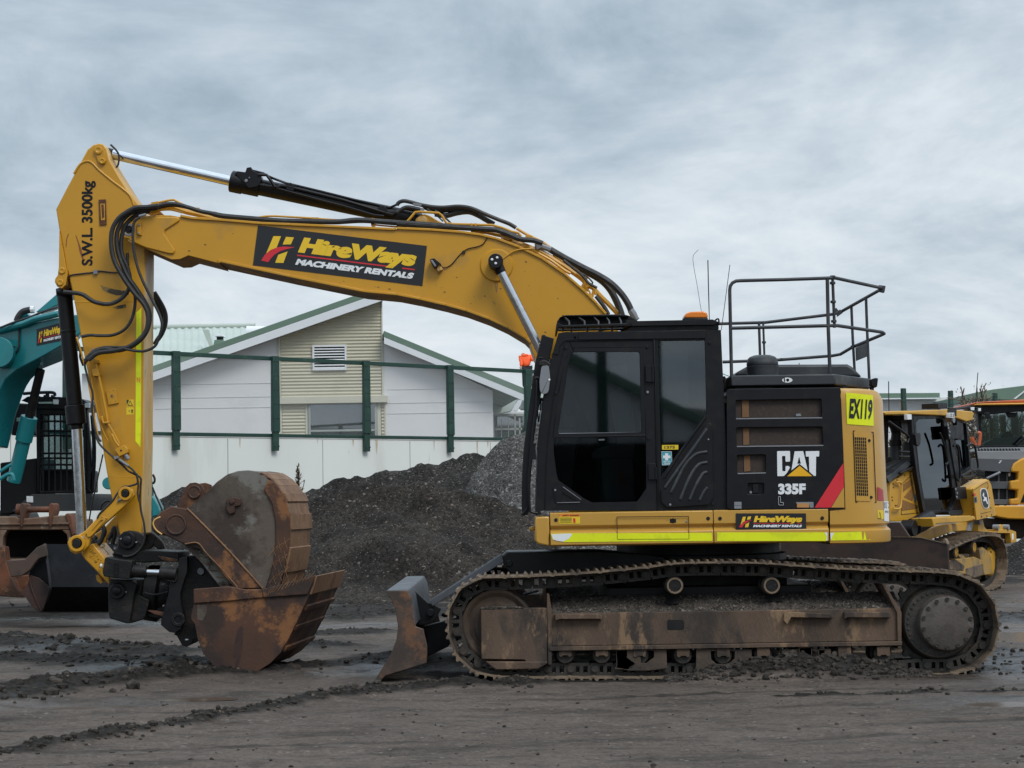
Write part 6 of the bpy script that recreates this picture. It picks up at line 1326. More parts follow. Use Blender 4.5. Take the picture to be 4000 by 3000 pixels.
# ---------------------------------------------------------------- deck tray, hood, pre-cleaner
b = B().m(DKG); z0, z1 = q('I', 800, 1402, 18.2).z, q('I', 800, 1285, 18.2).z; xa, xb, xc = q('I', 428, 1300, 18.2).x, q('I', 1553, 1280, 18.2).x, q('I', 1935, 1340, 19.0).x
plan = [(xa, 18.2), (xb, 18.2), (xc, 19.0), (xc + .05, 20.2), (xb, 21.0), (xa, 21.0)]; b.ext([(x, y, z0) for x, y in plan], (0, 0, z1 - z0)); tray = b.done('deck_tray', ex, .012)
b = B().m(BLKS); b.box(xa + .05, q('I', 880, 1400, 18.3).x, 18.28, 20.9, z0 - .035, z0 - .002); b.box(q('I', 880, 1400, 18.3).x, xb + .15, 18.4, 20.8, z0 - .035, z0 - .002); b.done('tray_base', tray)
b = B().m(WHT); b.lathe(q('I', 1042, 1340, 18.198), (0, 1, 0), [(-.001, .014), (0, .018)], 20); P_ = [q('I', 1038 + 56 * math.cos(a), 1340 + 28 * math.sin(a), 18.197) for a in [i / 20 * 6.283 for i in range(20)]]; b.ext(P_, (0, .002, 0)); b.m(DECB); b.ext(k('I', [(998, 1318), (1010, 1312), (1016, 1350), (1006, 1365)], 18.195), (0, .002, 0)); b.done('tray_badge', tray)
b = B().m(DKG); b.ext(k('I', [(460, 1300), (500, 1250), (600, 1195), (720, 1172), (1690, 1168), (1740, 1195), (1850, 1305)], 18.95), (0, 1.7, 0)); b.done('engine_hood', ex, .03)
p = q('I', 772, 1300, 18.55); s_ = 8 * 2 / 2212 * 0 + .36166 * 18.55 / F
b = B().m(DKG); b.lathe(p, (0, 0, 1), [(-.02, 165 * s_), (40 * s_, 168 * s_), (80 * s_, 172 * s_), (105 * s_, 174 * s_), (110 * s_, 168 * s_), (118 * s_, 172 * s_), (150 * s_, 170 * s_), (156 * s_, 166 * s_), (190 * s_, 158 * s_), (212 * s_, 135 * s_), (228 * s_, 90 * s_), (232 * s_, 20 * s_)], 36); b.done('air_precleaner', ex)
b = B().m(BLKS); b.pz('I', [(1945, 1330), (1990, 1316), (2020, 1320), (2010, 1410), (1985, 1425), (1945, 1395)], 18.8, 18.92); b.pz('I', [(1940, 1410), (1975, 1415), (1975, 1450), (1945, 1450)], 18.82, 18.9); b.done('rear_camera', ex, .006)
b = B().m(mat('olive_fitting', (.09, .085, .05), .6)); b.pz('I', [(340, 1300), (370, 1310), (415, 1350), (410, 1400), (370, 1425), (345, 1420)], 18.6, 18.7); b.m(BLKS); b.pz('I', [(335, 1300), (368, 1298), (370, 1350), (340, 1352)], 18.55, 18.65); b.m(STKT); tb(b, 'I', [(335, 1270), (380, 1288), (430, 1305)], 18.5, .004); b.done('deck_fittings', ex, .004)
# ---------------------------------------------------------------- hand rails
b = B().m(DKG); RR = .0148 * 1.0
def T3(b, pts, r=RR, smooth=False): b.tube([q('I', x, y, Y) for x, y, Y in pts], r, n=10, smooth=smooth)
T3(b, [(436, 1310, 18.22), (425, 800, 18.22), (416, 370, 18.22), (422, 325, 18.22), (445, 290, 18.22), (485, 270, 18.22), (540, 266, 18.22), (1000, 255, 18.22), (1500, 238, 18.22), (1560, 238, 18.3), (2055, 345, 19.3), (2040, 365, 19.6), (1600, 612, 20.75), (1520, 630, 20.9), (800, 718, 21.0), (300, 732, 21.0)], .0165)
T3(b, [(432, 780, 18.22), (1500, 752, 18.22), (1580, 752, 18.3), (2060, 822, 19.3), (2085, 838, 19.45), (2050, 855, 19.6), (1740, 985, 20.5), (1610, 1062, 20.85), (1520, 1078, 20.95), (950, 1122, 21.0), (340, 1145, 21.0)], .0165)
T3(b, [(1470, 250, 18.22), (1480, 760, 18.22), (1498, 1262, 18.22)], .0175); T3(b, [(1526, 220, 18.26), (1548, 775, 18.26)], .0145)
T3(b, [(1888, 460, 19.9), (1900, 800, 19.9), (1923, 1335, 19.9)]); T3(b, [(1730, 545, 20.4), (1745, 900, 20.4), (1765, 1240, 20.4)]); T3(b, [(732, 722, 20.98), (748, 1200, 20.98)]); T3(b, [(777, 712, 20.96), (795, 1200, 20.96)], .012)
rail = b.done('hand_rail', ex)
b = B().m(DKG)
for x, y, Y in ((1527, 292, 18.26), (1533, 495, 18.26), (1540, 705, 18.26), (1527, 225, 18.26), (786, 932, 20.96), (1745, 978, 20.45), (977, 1115, 21.0)): p = q('I', x, y, Y); b.cyl(p - Vector((0, 0, .012)), p + Vector((0, 0, .012)), .026 if Y < 19 else .022, n=12)
b.ext([q('I', x, y, 19.3) for x, y in ((2030, 312), (2102, 322), (2088, 395), (2025, 380))], (0, .06, 0)); b.ext([q('I', x, y, 20.6) for x, y in ((1575, 600), (1610, 575), (1640, 612), (1582, 655))], (0, .06, 0)); b.ext([q('I', x, y, 20.8) for x, y in ((1552, 565), (1570, 560), (1600, 600), (1560, 620))], (0, .04, 0)); b.split('rail_clamp', rail, .004)
b = B().m(DKG); b.ext([q('I', 1772, 992, 20.35), q('I', 1890, 938, 19.95), q('I', 1893, 1085, 19.95), q('I', 1778, 1132, 20.35)], (.01, .02, 0)); b.done('rail_plate', rail)
# ---------------------------------------------------------------- aerials and beacon
for pts, r in (([('P', 2728, 975, 18.9), ('P', 2708, 1000, 18.9), ('P', 2710, 1040, 18.9), ('P', 2724, 1120, 18.9), ('I', 110, 600, 18.9)], .0022), ([('I', 180, 45, 18.6), ('I', 188, 400, 18.6), ('I', 196, 690, 18.6)], [.005, .005, .004]), ([('I', 418, 95, 18.9), ('I', 360, 540, 18.9), ('I', 325, 800, 18.9)], .0033)):
    b = B().m(HOSE); b.tube([q(*p_) for p_ in pts], r, n=6, smooth=len(pts) > 3); b.done('aerial', ex)
b = B().m(AMB); P0 = [q('H', x, y, 18.5) for x, y in ((1118, 142), (1128, 122), (1160, 112), (1240, 109), (1264, 118), (1270, 142), (1268, 152), (1118, 152))]; b.ext(P0, (0, .26, 0)); bec = b.done('beacon', ex, .03, 3)
b = B().m(BLKS); b.pz('H', [(1112, 152), (1270, 152), (1270, 166), (1245, 172), (1130, 172), (1110, 163)], 18.49, 18.77); b.done('beacon_base', bec, .005)

# ---------------------------------------------------------------- cab
YA, YZ = 18.14, 19.12
out = [(300, 252), (345, 243), (1255, 228), (1354, 230), (1362, 420), (1372, 620), (1384, 900), (1392, 1402), (212, 1402), (155, 1400), (166, 1000), (208, 640), (262, 385)]
win = [(402, 372), (828, 370), (840, 893), (297, 903), (342, 620), (372, 410), (384, 380)]
low = [(268, 932), (868, 917), (871, 1258), (815, 1342), (515, 1348), (470, 1325), (300, 1205), (288, 1160), (272, 1030)]
rear = [(946, 300), (1252, 296), (1262, 770), (968, 1180), (962, 960)]
b = B().m(BLKS); b.plate(k('H', out, YA), [rnd(win, 16, 'H', YA), rnd(low, 10, 'H', YA), k('H', rear, YA)], (0, .07, 0)); cab = b.done('cab', ex, .008)
b = B().m(BLK)                            # far wall, rear wall, roof, floor, front posts
b.plate([p + Vector((0, YZ - YA, 0)) for p in k('H', out, YA)], [[p + Vector((0, YZ - YA, 0)) for p in k('H', w_, YA)] for w_ in ([(402, 372), (1200, 300), (1200, 900), (300, 900), (342, 620)],)], (0, -.05, 0))
pA = k('H', out, YA + .07)
def between(i, j, th, ins=0): 
    a, c = pA[i], pA[j]; d = (c - a).normalized(); nrm = Vector((d.z, 0, -d.x)); b.ext([a, c, c + nrm * th, a + nrm * th], (0, YZ - YA - .12, 0))
between(0, 3, .05); between(3, 7, .05)
fl = k('H', [(160, 1340), (1390, 1340), (1390, 1400), (157, 1400)], YA + .07); b.ext(fl, (0, YZ - YA - .12, 0)); b.ext(k('H', [(166, 1000), (215, 1000), (212, 1400), (157, 1400)], YA + .07), (0, YZ - YA - .12, 0)); b.done('cab_shell', cab)
def inset(b, ps, mt, Y, th=.006): b.m(mt); b.ext(k('H', ps, Y), (0, th, 0))
b = B(); inset(b, win, GLS, YA + .03); b.done('side_window', cab); b = B(); inset(b, low, GLSD, YA + .03); b.done('door_lower_glass', cab); b = B(); inset(b, rear, GLS, YA + .03); b.done('rear_side_window', cab)
b = B().m(GLSF); b.ext([p + Vector((0, YZ - YA - .03, 0)) for p in k('H', [(402, 372), (1200, 300), (1200, 900), (300, 900), (342, 620)], YA)], (0, .006, 0)); b.done('far_window', cab)
b = B().m(GLS); wf = k('H', [(268, 395), (300, 300), (314, 300), (282, 395), (228, 640), (186, 1000), (172, 1000), (214, 640)], YA + .08); b.ext(wf, (0, YZ - YA - .14, 0)); b.done('windscreen', cab)
b = B().m(BLKS)                           # door surround, seams, hinges, bolts
tb(b, 'H', [(346, 302), (640, 298), (912, 294)], YA - .004, .006, smooth=False); tb(b, 'H', [(346, 302), (300, 500), (262, 720), (228, 1000), (212, 1395)], YA - .002, .006); tb(b, 'H', [(920, 292), (932, 700), (946, 1395)], YA - .006, .010, smooth=False)
outline(b, 'H', [(385, 345), (856, 338), (862, 640), (868, 912), (265, 925), (300, 640), (345, 420)], YA - .001, .004)
b.pz('H', [(866, 460), (918, 462), (920, 568), (868, 566)], YA - .03, YA); b.pz('H', [(884, 1094), (930, 1096), (940, 1200), (886, 1200)], YA - .03, YA); b.cyl(q('H', 912, 460, YA - .03), q('H', 914, 568, YA - .03), .012, n=10); b.cyl(q('H', 932, 1120, YA - .03), q('H', 934, 1200, YA - .03), .012, n=10)
for x, y in ((350, 346), (874, 340), (284, 640), (885, 935), (1280, 314), (300, 355), (325, 940), (408, 280), (1300, 1358)): p = q('H', x, y, YA); b.cyl(p - Vector((0, .012, 0)), p, .014, n=12)
b.ext(k('H', [(300, 252), (345, 243), (430, 248), (430, 292), (345, 300), (312, 330), (300, 390), (262, 385)], YA - .012), (0, .012, 0)); b.ext(k('H', [(430, 248), (1254, 230), (1254, 284), (430, 294)], YA - .02), (0, .02, 0))
b.m(GRY); p = q('H', 878, 634, YA); b.cyl(p - Vector((0, .02, 0)), p, .012, n=12); b.pz('H', [(560, 937), (598, 935), (600, 946), (562, 948)], YA + .02, YA + .029); b.pz('H', [(297, 899), (840, 893), (840, 899), (297, 906)], YA + .005, YA + .02); b.done('door_trim', cab, .003)
b = B().m(BLK); b.plate(k('H', [(262, 1250), (330, 1246), (448, 1330), (440, 1350), (280, 1352)], YA - .008), [k('H', [(290, 1285), (325, 1282), (420, 1340), (295, 1342)], YA - .008)], (0, .008, 0)); b.m(BLKS); b.pz('H', [(285, 1280), (322, 1280), (326, 1345), (287, 1345)], YA - .012, YA - .004); b.m(GRY); tb(b, 'H', [(330, 1247), (448, 1331)], YA - .008, .003); p = q('H', 280, 1268, YA - .008); b.cyl(p - Vector((0, .006, 0)), p, .010, n=12); tb(b, 'H', [(290, 1350), (440, 1347)], YA - .009, .003); b.done('door_handle', cab, .002)
b = B().m(BLKS); b.ext(rnd([(1270, 832), (1296, 842), (1306, 1320), (1275, 1362), (1005, 1382), (968, 1345), (966, 1268)], 10, 'H', YA - .03), (0, .03, 0)); b.m(DKG)
for ps in ([(1265, 1020), (1200, 1032), (1150, 1070), (1100, 1140), (1030, 1285)], [(1266, 1088), (1215, 1100), (1170, 1150), (1130, 1230), (1090, 1330)], [(1266, 1150), (1235, 1165), (1190, 1240), (1150, 1332)], [(1266, 1250), (1240, 1285), (1215, 1335)], [(1264, 870), (1180, 990), (1070, 1140), (990, 1255)]): b.tube(k('H', ps, YA - .028), .016, n=8)
b.m(GRY); p = q('H', 1273, 940, YA - .035); b.cyl(p, p + Vector((0, .01, 0)), .009, n=8); p = q('H', 1025, 1363, YA - .035); b.cyl(p, p + Vector((0, .01, 0)), .011, n=10); b.done('vent_panel', cab, .006)
b = B().m(BLKS); tb(b, 'H', [(1252, 800), (1100, 1010), (985, 1190)], YA - .006, .010, smooth=False); b.done('window_edge', cab)
b = B().m(STKY); b.ext(k('H', [(972, 976), (1078, 975), (1078, 1005), (972, 1006)], YA - .003 + .03 - .006), (0, .003, 0)); b.m(DECB); text(b, '1375', (988, 1000), (1056, 999), 18, bold=.03, crop='H', Y=YA + .02); b.m(STKT); b.ext(k('H', [(968, 1018), (1034, 1018), (1038, 1105), (972, 1107)], YA + .021), (0, .003, 0)); b.m(WHT); b.ext(k('H', [(992, 1030), (1012, 1030), (1012, 1044), (1027, 1044), (1027, 1062), (1012, 1062), (1012, 1076), (992, 1076), (992, 1062), (978, 1062), (978, 1044), (992, 1044)], YA + .019), (0, .002, 0)); text(b, 'FIRST AID', (980, 1089), (1026, 1088), 9, bold=.03, crop='H', Y=YA + .019); text(b, 'STATION', (984, 1101), (1024, 1100), 8, bold=.03, crop='H', Y=YA + .019); outline(b, 'H', [(969, 1019), (1033, 1019), (1037, 1104), (973, 1106)], YA + .02, .0018); b.done('cab_stickers', cab)
b = B().m(mat('grey_seat_cloth', (.26, .27, .28), .85, var=.2, scale=6))                            # seat and console inside
b.ext(k('H', [(640, 640), (700, 600), (760, 640), (800, 900), (790, 1060), (560, 1060), (540, 1000), (700, 960)], 18.42), (0, .42, 0)); b.ext(k('H', [(590, 1060), (780, 1060), (800, 1340), (600, 1340)], 18.45), (0, .36, 0)); b.ext(k('H', [(300, 880), (380, 860), (420, 900), (380, 1340), (250, 1340)], 18.7), (0, .3, 0)); b.m(BLKS); b.tube(k('H', [(420, 1100), (440, 960), (425, 900)], 18.45), .025); b.tube(k('H', [(330, 1340), (350, 1100), (345, 900)], 18.8), .02); b.m(GRY); b.ext(k('H', [(520, 1020), (600, 1010), (610, 1060), (520, 1065)], 18.36), (0, .06, 0)); b.ext(k('H', [(330, 790), (400, 780), (410, 860), (335, 870)], 18.9), (0, .03, 0)); b.m(YELU); b.ext(k('H', [(690, 1150), (720, 1140), (740, 1230), (715, 1240)], 18.4), (0, .04, 0)); b.done('operator_seat', cab, .03)
b = B().m(BLKS); tb(b, 'H', [(640, 372), (625, 500), (590, 700), (560, 900)], 19.0, .014); b.done('wiper_arm', cab)
# roof gear
b = B().m(BLKS); b.ext(k('H', [(740, 238), (812, 172), (1300, 162), (1338, 178), (1340, 226)], YA + .03), (0, .92, 0)); b.ext(k('H', [(740, 168), (815, 172), (1300, 162), (1338, 180), (1310, 196), (780, 204), (740, 186)], YA - .01), (0, .98, 0)); b.tube(k('H', [(1300, 182), (1336, 158), (1342, 200)], YA), .008); b.done('roof_guard', cab, .008)
b = B().m(BLK); b.ext(k('H', [(284, 245), (292, 175), (310, 148), (345, 134), (720, 128), (760, 138), (816, 172), (800, 186), (300, 210), (296, 245)], YA + .45), (0, .5, 0)); b.ext(k('H', [(290, 182), (330, 200), (780, 186), (780, 204), (300, 214), (296, 245), (282, 245)], YA - .01), (0, .03, 0)); b.ext(k('H', [(310, 148), (345, 134), (720, 128), (760, 138), (755, 143), (345, 142)], YA + .3), (0, .6, 0))
b.m(BLKS)
for x0, x1 in ((330, 370), (412, 470), (515, 560), (603, 630), (688, 706)): b.tube([q('H', x0, 138, YA + .42), q('H', x1, 176, YA + .1), q('H', x1 + 2, 205, YA - .01)], .010, n=8, smooth=False)
for x in (330, 386, 490, 575, 650): b.tube(k('H', [(x, 205), (x - 2, 242)], YA + .02), .010, n=8, smooth=False)
tb(b, 'H', [(300, 232), (500, 228), (740, 222)], YA + .25, .012, smooth=False); tb(b, 'H', [(400, 220), (560, 222), (720, 214)], YA + .5, .010); tb(b, 'H', [(560, 236), (640, 226), (730, 232)], YA + .4, .009); b.done('roof_visor', cab, .004)
# front guard
gd = [(195, 262), (272, 285), (262, 340), (232, 450), (206, 470), (190, 640), (160, 820), (140, 960), (122, 1200), (110, 1410), (100, 1432), (66, 1430), (64, 1250), (76, 1000), (108, 750), (148, 450)]
b = B().m(BLKS); b.ext(k('H', gd, YA + .02), (0, .03, 0)); b.ext([p + Vector((0, .9, 0)) for p in k('H', gd, YA + .02)], (0, .03, 0))
for x, y in ((205, 275), (150, 640), (110, 900), (80, 1200), (75, 1420)): p = q('H', x, y, YA + .03); b.cyl(p, p + Vector((0, .92, 0)), .022, n=10)
for yy in (YA + .3, YA + .55, YA + .75): b.tube([q('H', 200, 275, yy), q('H', 140, 640, yy), q('H', 95, 900, yy), q('H', 70, 1300, yy), q('H', 75, 1420, yy)], .012, n=8)
gu = b.done('front_guard', cab, .006)
b = B().m(BLKS); tb(b, 'H', [(150, 545), (165, 540), (190, 548)], YA - .03, .014); tb(b, 'H', [(165, 540), (160, 700), (135, 900), (118, 1100), (110, 1200), (115, 1380), (130, 1410), (165, 1418)], YA - .02, .012); tb(b, 'H', [(66, 1425), (100, 1385), (105, 1330)], YA + .01, .010); b.pz('H', [(118, 980), (152, 978), (158, 1070), (120, 1070)], YA - .03, YA + .06); b.pz('H', [(150, 1395), (178, 1385), (190, 1425), (155, 1432)], YA - .02, YA + .05); tb(b, 'H', [(170, 640), (168, 740), (172, 830), (188, 690), (160, 760)], YA + .2, .006); tb(b, 'H', [(160, 680), (198, 680)], YA + .1, .016); tb(b, 'H', [(158, 970), (120, 975)], YA, .012); tb(b, 'H', [(175, 410), (200, 412), (200, 440), (245, 455)], YA - .03, .008, smooth=False); b.done('grab_rail', cab, .003)
b = B().m(GRY); b.ext(rnd([(192, 462), (238, 460), (248, 540), (236, 635), (205, 648), (182, 630), (178, 560)], 16, 'H', YA - .09), (0, .07, 0)); b.m(BKD); tb(b, 'H', [(185, 440), (210, 432), (245, 455)], YA - .05, .012); b.pz('H', [(175, 440), (215, 432), (230, 455), (178, 458)], YA - .06, YA - .03); b.m(WHT); p = q('H', 242, 552, YA - .09); b.cyl(p - Vector((0, .004, 0)), p, .010, n=12); b.done('mirror', cab, .012)
b = B().m(HOSE); tb(b, 'H', [(640, -30), (680, 40), (705, 125)], 19.35, .018); b.done('boom_hose', cab)

# ---------------------------------------------------------------- second bucket lying in the mouth of the mud bucket
YU0, YU1 = 19.05, 19.95; su = Vector((.10, YU1 - YU0, 0))
ub = thing('loose_bucket', (q('D', 700, 960, 19.5).x, 19.5, q('D', 700, 960, 19.5).z), 'rounded rusty digging bucket with pin ears resting on end in the lower bucket', 'bucket')
up_ = [(205, 395), (300, 415), (340, 395), (440, 310), (520, 230), (590, 180), (660, 157), (730, 151), (800, 160), (860, 185), (930, 245), (985, 330), (1015, 430), (1024, 560), (1015, 680), (985, 850), (958, 960), (830, 965), (640, 965), (520, 820), (400, 690), (290, 655), (180, 600), (110, 590), (78, 560), (80, 510), (110, 470)]
S = k('D', up_, YU0)
b = B().m(RUSTG); b.ext(S, su.normalized() * .03); b.ext([p + su for p in S], -su.normalized() * .03); b.split('side_plate', ub, .006)
b = B().m(RUSTT); cv = list(range(7, 17)); ctr = sum(S, Vector()) / len(S)
arc = [(820, 162), (850, 178), (900, 212), (940, 256), (975, 310), (1000, 370), (1018, 450), (1024, 560), (1015, 680), (985, 850), (958, 960)]
A_ = k('D', arc, YU0); seams = {4, 5, 7, 8, 9}
for i in range(len(A_) - 1):
    a, c = A_[i], A_[i + 1]; off = .016 if i in (4, 6, 8) else 0.0; n_ = Vector(((c - a).z, 0, -(c - a).x)).normalized(); n_ = n_ if n_.x > 0 else -n_
    ins = (ctr - (a + c) / 2).normalized() * .03; b.ext([a + n_ * off, c + n_ * off, c + ins, a + ins], su)
b.done('wear_shell', ub, .005)
b = B().m(RUSTG); B_ = k('D', [(340, 395), (440, 310), (520, 230), (590, 180), (660, 157), (730, 151), (800, 160), (822, 163)], YU0)
for i in range(len(B_) - 1): ins = (ctr - (B_[i] + B_[i + 1]) / 2).normalized() * .03; b.ext([p_ + ins * .15 + su * .004 for p_ in (B_[i], B_[i + 1])] + [B_[i + 1] + ins, B_[i] + ins], su * .992)
b.done('back_shell', ub, .004)
b = B().m(RUST); b.ext(k('D', [(840, 285), (870, 215), (920, 240), (985, 330), (1012, 430), (1021, 560), (1010, 690), (975, 850), (950, 955), (850, 955), (905, 780), (920, 640), (918, 500), (895, 380)], YU0 - .022), (0, .024, 0)); b.done('heel_shroud', ub, .008)
b = B().m(RUST); b.ext(k('D', [(205, 398), (300, 412), (345, 440), (835, 958), (640, 962), (395, 655), (290, 655), (180, 600), (80, 560), (80, 505), (130, 440)], YU0 - .03), (0, .04, 0)); bm_ = b.done('edge_beam', ub, .010)
b = B().m(RUSTT); b.tube(k('D', [(315, 415), (360, 455), (600, 700), (832, 958)], YU0 - .03), .010, n=8); b.tube(k('D', [(300, 655), (388, 648), (450, 720), (560, 835), (660, 950)], YU0 - .03), .006, n=6); b.done('beam_weld', bm_)
b = B().m(RUST)
for x, y, r in ((240, 522, .085), (365, 300, .052)): p = q('D', x, y, YU0 - .035); b.lathe(p, (0, -1, 0), [(-.02, r * 1.2), (.012, r * 1.15), (.014, r), (.006, r * .95), (.006, .001)], 32)
b.split('pin_boss', ub, .003)
b = B().m(RUST); ear = [(245, 400), (275, 340), (300, 270), (335, 240), (370, 235), (410, 248), (435, 290), (430, 330), (395, 370), (340, 400), (300, 420)]
b.ext(k('D', ear, YU0 + .12), (0, .05, 0)); b.ext([p + Vector((.03, .42, 0)) for p in k('D', ear, YU0 + .12)], (0, .05, 0)); b.m(RUSTT); p = q('D', 366, 302, YU0 + .12); b.ring(p - Vector((0, .015, 0)), p + Vector((0, .01, 0)), .062, .045); b.m(RUST); b.cyl(p - Vector((0, .02, 0)), p + Vector((0, .52, 0)), .044); b.m(HOLE); b.cyl(p - Vector((0, .022, 0)), p, .006, n=10); b.m(YELW); b.tube(k('D', [(135, 470), (95, 490), (85, 520), (105, 560), (145, 590)], YU0 - .03), .008); b.done('pin_ear', ub, .006)
b = B().m(RUST); b.ext(k('D', [(585, 350), (640, 335), (680, 345), (685, 390), (640, 400), (645, 440), (605, 455), (580, 420)], YU0 - .03), (0, .03, 0)); b.ext(k('D', [(600, 365), (630, 350), (640, 372), (615, 390)], YU0 - .05), (0, .03, 0)); b.done('lifting_lug', ub, .008)
b = B().m(RUSTG); b.ext(k('D', [(290, 655), (385, 645), (660, 955), (545, 955), (420, 790), (350, 720)], YU0 + .05), (0, .8, 0))
b.m(RUST)
for i in range(6): y = 690 + i * 47; x = 345 + i * 42; b.tube([q('D', x, y, YU0 + .045), q('D', x + 95, y + 10, YU0 + .045)], .005, n=5, smooth=False)
b.done('cutting_edge', ub, .004)
b = B().m(RUSTT); 
for i in range(9): x = 905 + (i % 3) * 40; y = 905 - (i // 3) * 95 - (i % 3) * 25; b.tube(k('D', [(x - 30, y + 20), (x, y - 20), (x + 30, y - 45)], YU0 - .024), .003, n=5); b.tube(k('D', [(x - 5, y - 55), (x, y - 20), (x + 15, y + 25)], YU0 - .024), .003, n=5)
b.done('weld_hatching', ub)
# ================================================================== TEAL EXCAVATOR BEHIND THE STICK
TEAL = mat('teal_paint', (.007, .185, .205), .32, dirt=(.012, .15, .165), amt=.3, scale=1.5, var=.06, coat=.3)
DZM = mat('muddy_dozer_yellow', (.36, .215, .05), .6, dirt=(.21, .15, .085), amt=.55, scale=4, var=.2, dirt2=(.30, .24, .16), amt2=.25, scale2=7)
DZY = mat('dozer_yellow', (.56, .30, .028), .42, dirt=(.40, .22, .05), amt=.3, scale=2, var=.06, dirt2=(.18, .12, .06), amt2=.06, scale2=6)
def teal_machine():
    t = thing('teal_excavator', (q('P', 150, 2300, 30.5).x, 30.5, 0), 'teal excavator with caged black cab parked behind the yellow stick', 'excavator')
    Y = 28.6; po = q('U', 430, 600, Y); pn = Vector((.447, .894, 0))
    def kb(ps, off=0.0, c='U'): return [qp(c, x, y, po + pn * off, pn) for x, y in ps]
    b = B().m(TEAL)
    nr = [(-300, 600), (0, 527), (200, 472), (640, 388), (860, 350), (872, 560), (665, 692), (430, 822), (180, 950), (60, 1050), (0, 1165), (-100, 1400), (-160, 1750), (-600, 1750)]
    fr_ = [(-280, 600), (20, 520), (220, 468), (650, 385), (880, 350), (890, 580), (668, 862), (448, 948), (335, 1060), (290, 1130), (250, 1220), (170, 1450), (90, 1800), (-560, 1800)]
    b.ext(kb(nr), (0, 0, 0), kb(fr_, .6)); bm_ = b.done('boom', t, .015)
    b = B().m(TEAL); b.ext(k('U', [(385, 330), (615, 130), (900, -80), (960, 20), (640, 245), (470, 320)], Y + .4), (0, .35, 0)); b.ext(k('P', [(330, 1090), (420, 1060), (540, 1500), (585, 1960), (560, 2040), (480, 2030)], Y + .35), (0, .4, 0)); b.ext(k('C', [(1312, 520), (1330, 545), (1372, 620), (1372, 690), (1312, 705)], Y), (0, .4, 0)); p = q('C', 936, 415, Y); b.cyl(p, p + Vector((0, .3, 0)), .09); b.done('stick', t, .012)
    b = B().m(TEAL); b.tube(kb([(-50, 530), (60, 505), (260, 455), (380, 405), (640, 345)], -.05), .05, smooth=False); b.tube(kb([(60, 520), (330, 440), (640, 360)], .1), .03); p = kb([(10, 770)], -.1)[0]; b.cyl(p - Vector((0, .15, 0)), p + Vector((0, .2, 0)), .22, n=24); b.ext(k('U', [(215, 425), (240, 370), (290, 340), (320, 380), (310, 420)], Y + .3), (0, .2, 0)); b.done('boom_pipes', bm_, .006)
    b = B().m(HOSE); b.tube(k('U', [(180, 430), (200, 380), (250, 325), (350, 300)], Y + .2), .05); b.tube(k('U', [(0, 500), (150, 440), (330, 380), (480, 320), (620, 275)], Y + .1), .018); b.tube(kb([(200, 500), (205, 600), (200, 720), (160, 770), (110, 750)], -.02), .014); b.ext(kb([(78, 695), (145, 690), (148, 745), (82, 748)], -.1), (0, .1, 0)); b.m(WHT); b.tube(k('U', [(330, 305), (370, 300)], Y + .2), .055); b.ext(k('U', [(515, 360), (560, 325), (630, 318), (640, 345)], Y - .1), (0, .05, 0)); b.done('hoses', bm_, .004)
    def fU(u, v): tl, tr, br, bl = (395, 515), (692, 432), (694, 630), (395, 692); return tuple(tl[i] * (1 - u) * (1 - v) + tr[i] * u * (1 - v) + br[i] * u * v + bl[i] * (1 - u) * v for i in (0, 1))
    b = B().m(DECB); b.ext(kb([fU(u, v) for u, v in ((0, 0), (1, 0), (1, 1), (0, 1))], -.006), (0, .003, 0)); hireways(b, fU, lambda x, y: kb([(x, y)], -.011)[0]); b.done('company_panel', bm_)
    e, m_, f = q('U', 440, 950, Y + .45), q('U', 312, 1480, Y + .7), q('V', 115, 500, Y + .9)
    b = B().m(BKD); b.cyl(e, m_, .065, n=20); b.m(TEAL); d = (f - m_).normalized(); b.cyl(m_ - d * .03, m_ + d * .35, .125, n=20); b.cyl(m_ + d * .3, f, .105, n=20); b.done('boom_cylinder', t, .008); b = B().m(TEAL); b.tube(k('V', [(0, 480), (60, 440), (100, 440), (115, 490)], Y), .03); b.tube(k('V', [(0, 415), (60, 375), (95, 355)], Y), .025); b.split('steel_pipe', t)
    Yc = 30.2; b = B().m(BLK)
    b.plate(k('V', [(300, -150), (730, -150), (775, 380), (770, 600), (310, 600)], Yc), [k('V', [(350, -60), (705, -60), (712, 560), (345, 580)], Yc)], (0, .12, 0)); b.ext(k('V', [(0, 340), (310, 300), (320, 600), (290, 610), (100, 770), (0, 780)], Yc + .1), (0, 1.2, 0)); b.ext(k('V', [(350, 400), (712, 400), (712, 590), (345, 590)], Yc + .3), (0, 1.0, 0)); b.ext(k('U', [(160, 1310), (370, 1320), (380, 1659), (120, 1659)], Yc + .6), (0, .9, 0)); cab_ = b.done('cab', t, .02)
    b = B().m(mat('grey_cab_base', (.035, .036, .038), .6)); b.ext(k('V', [(270, 602), (770, 600), (780, 640), (740, 745), (100, 750), (180, 680)], Yc - .1), (0, 1.6, 0)); b.m(WHT); b.ext(k('V', [(222, 620), (278, 622), (278, 675), (222, 672)], Yc - .12), (0, .01, 0)); b.done('cab_base', cab_, .02)
    b = B().m(GLSM); b.ext(k('V', [(345, -60), (705, -60), (715, 400), (345, 400)], Yc + .14), (0, .01, 0)); b.done('windscreen', cab_)
    b = B().m(BLK)
    for x in range(360, 720, 50): b.tube(k('V', [(x, -70), (x + 4, 590)], Yc - .05), .016, n=6, smooth=False)
    for y in (-10, 70, 110, 260, 300, 355, 400, 590): b.tube(k('V', [(345, y), (715, y + 2)], Yc - .05), .016, n=6, smooth=False)
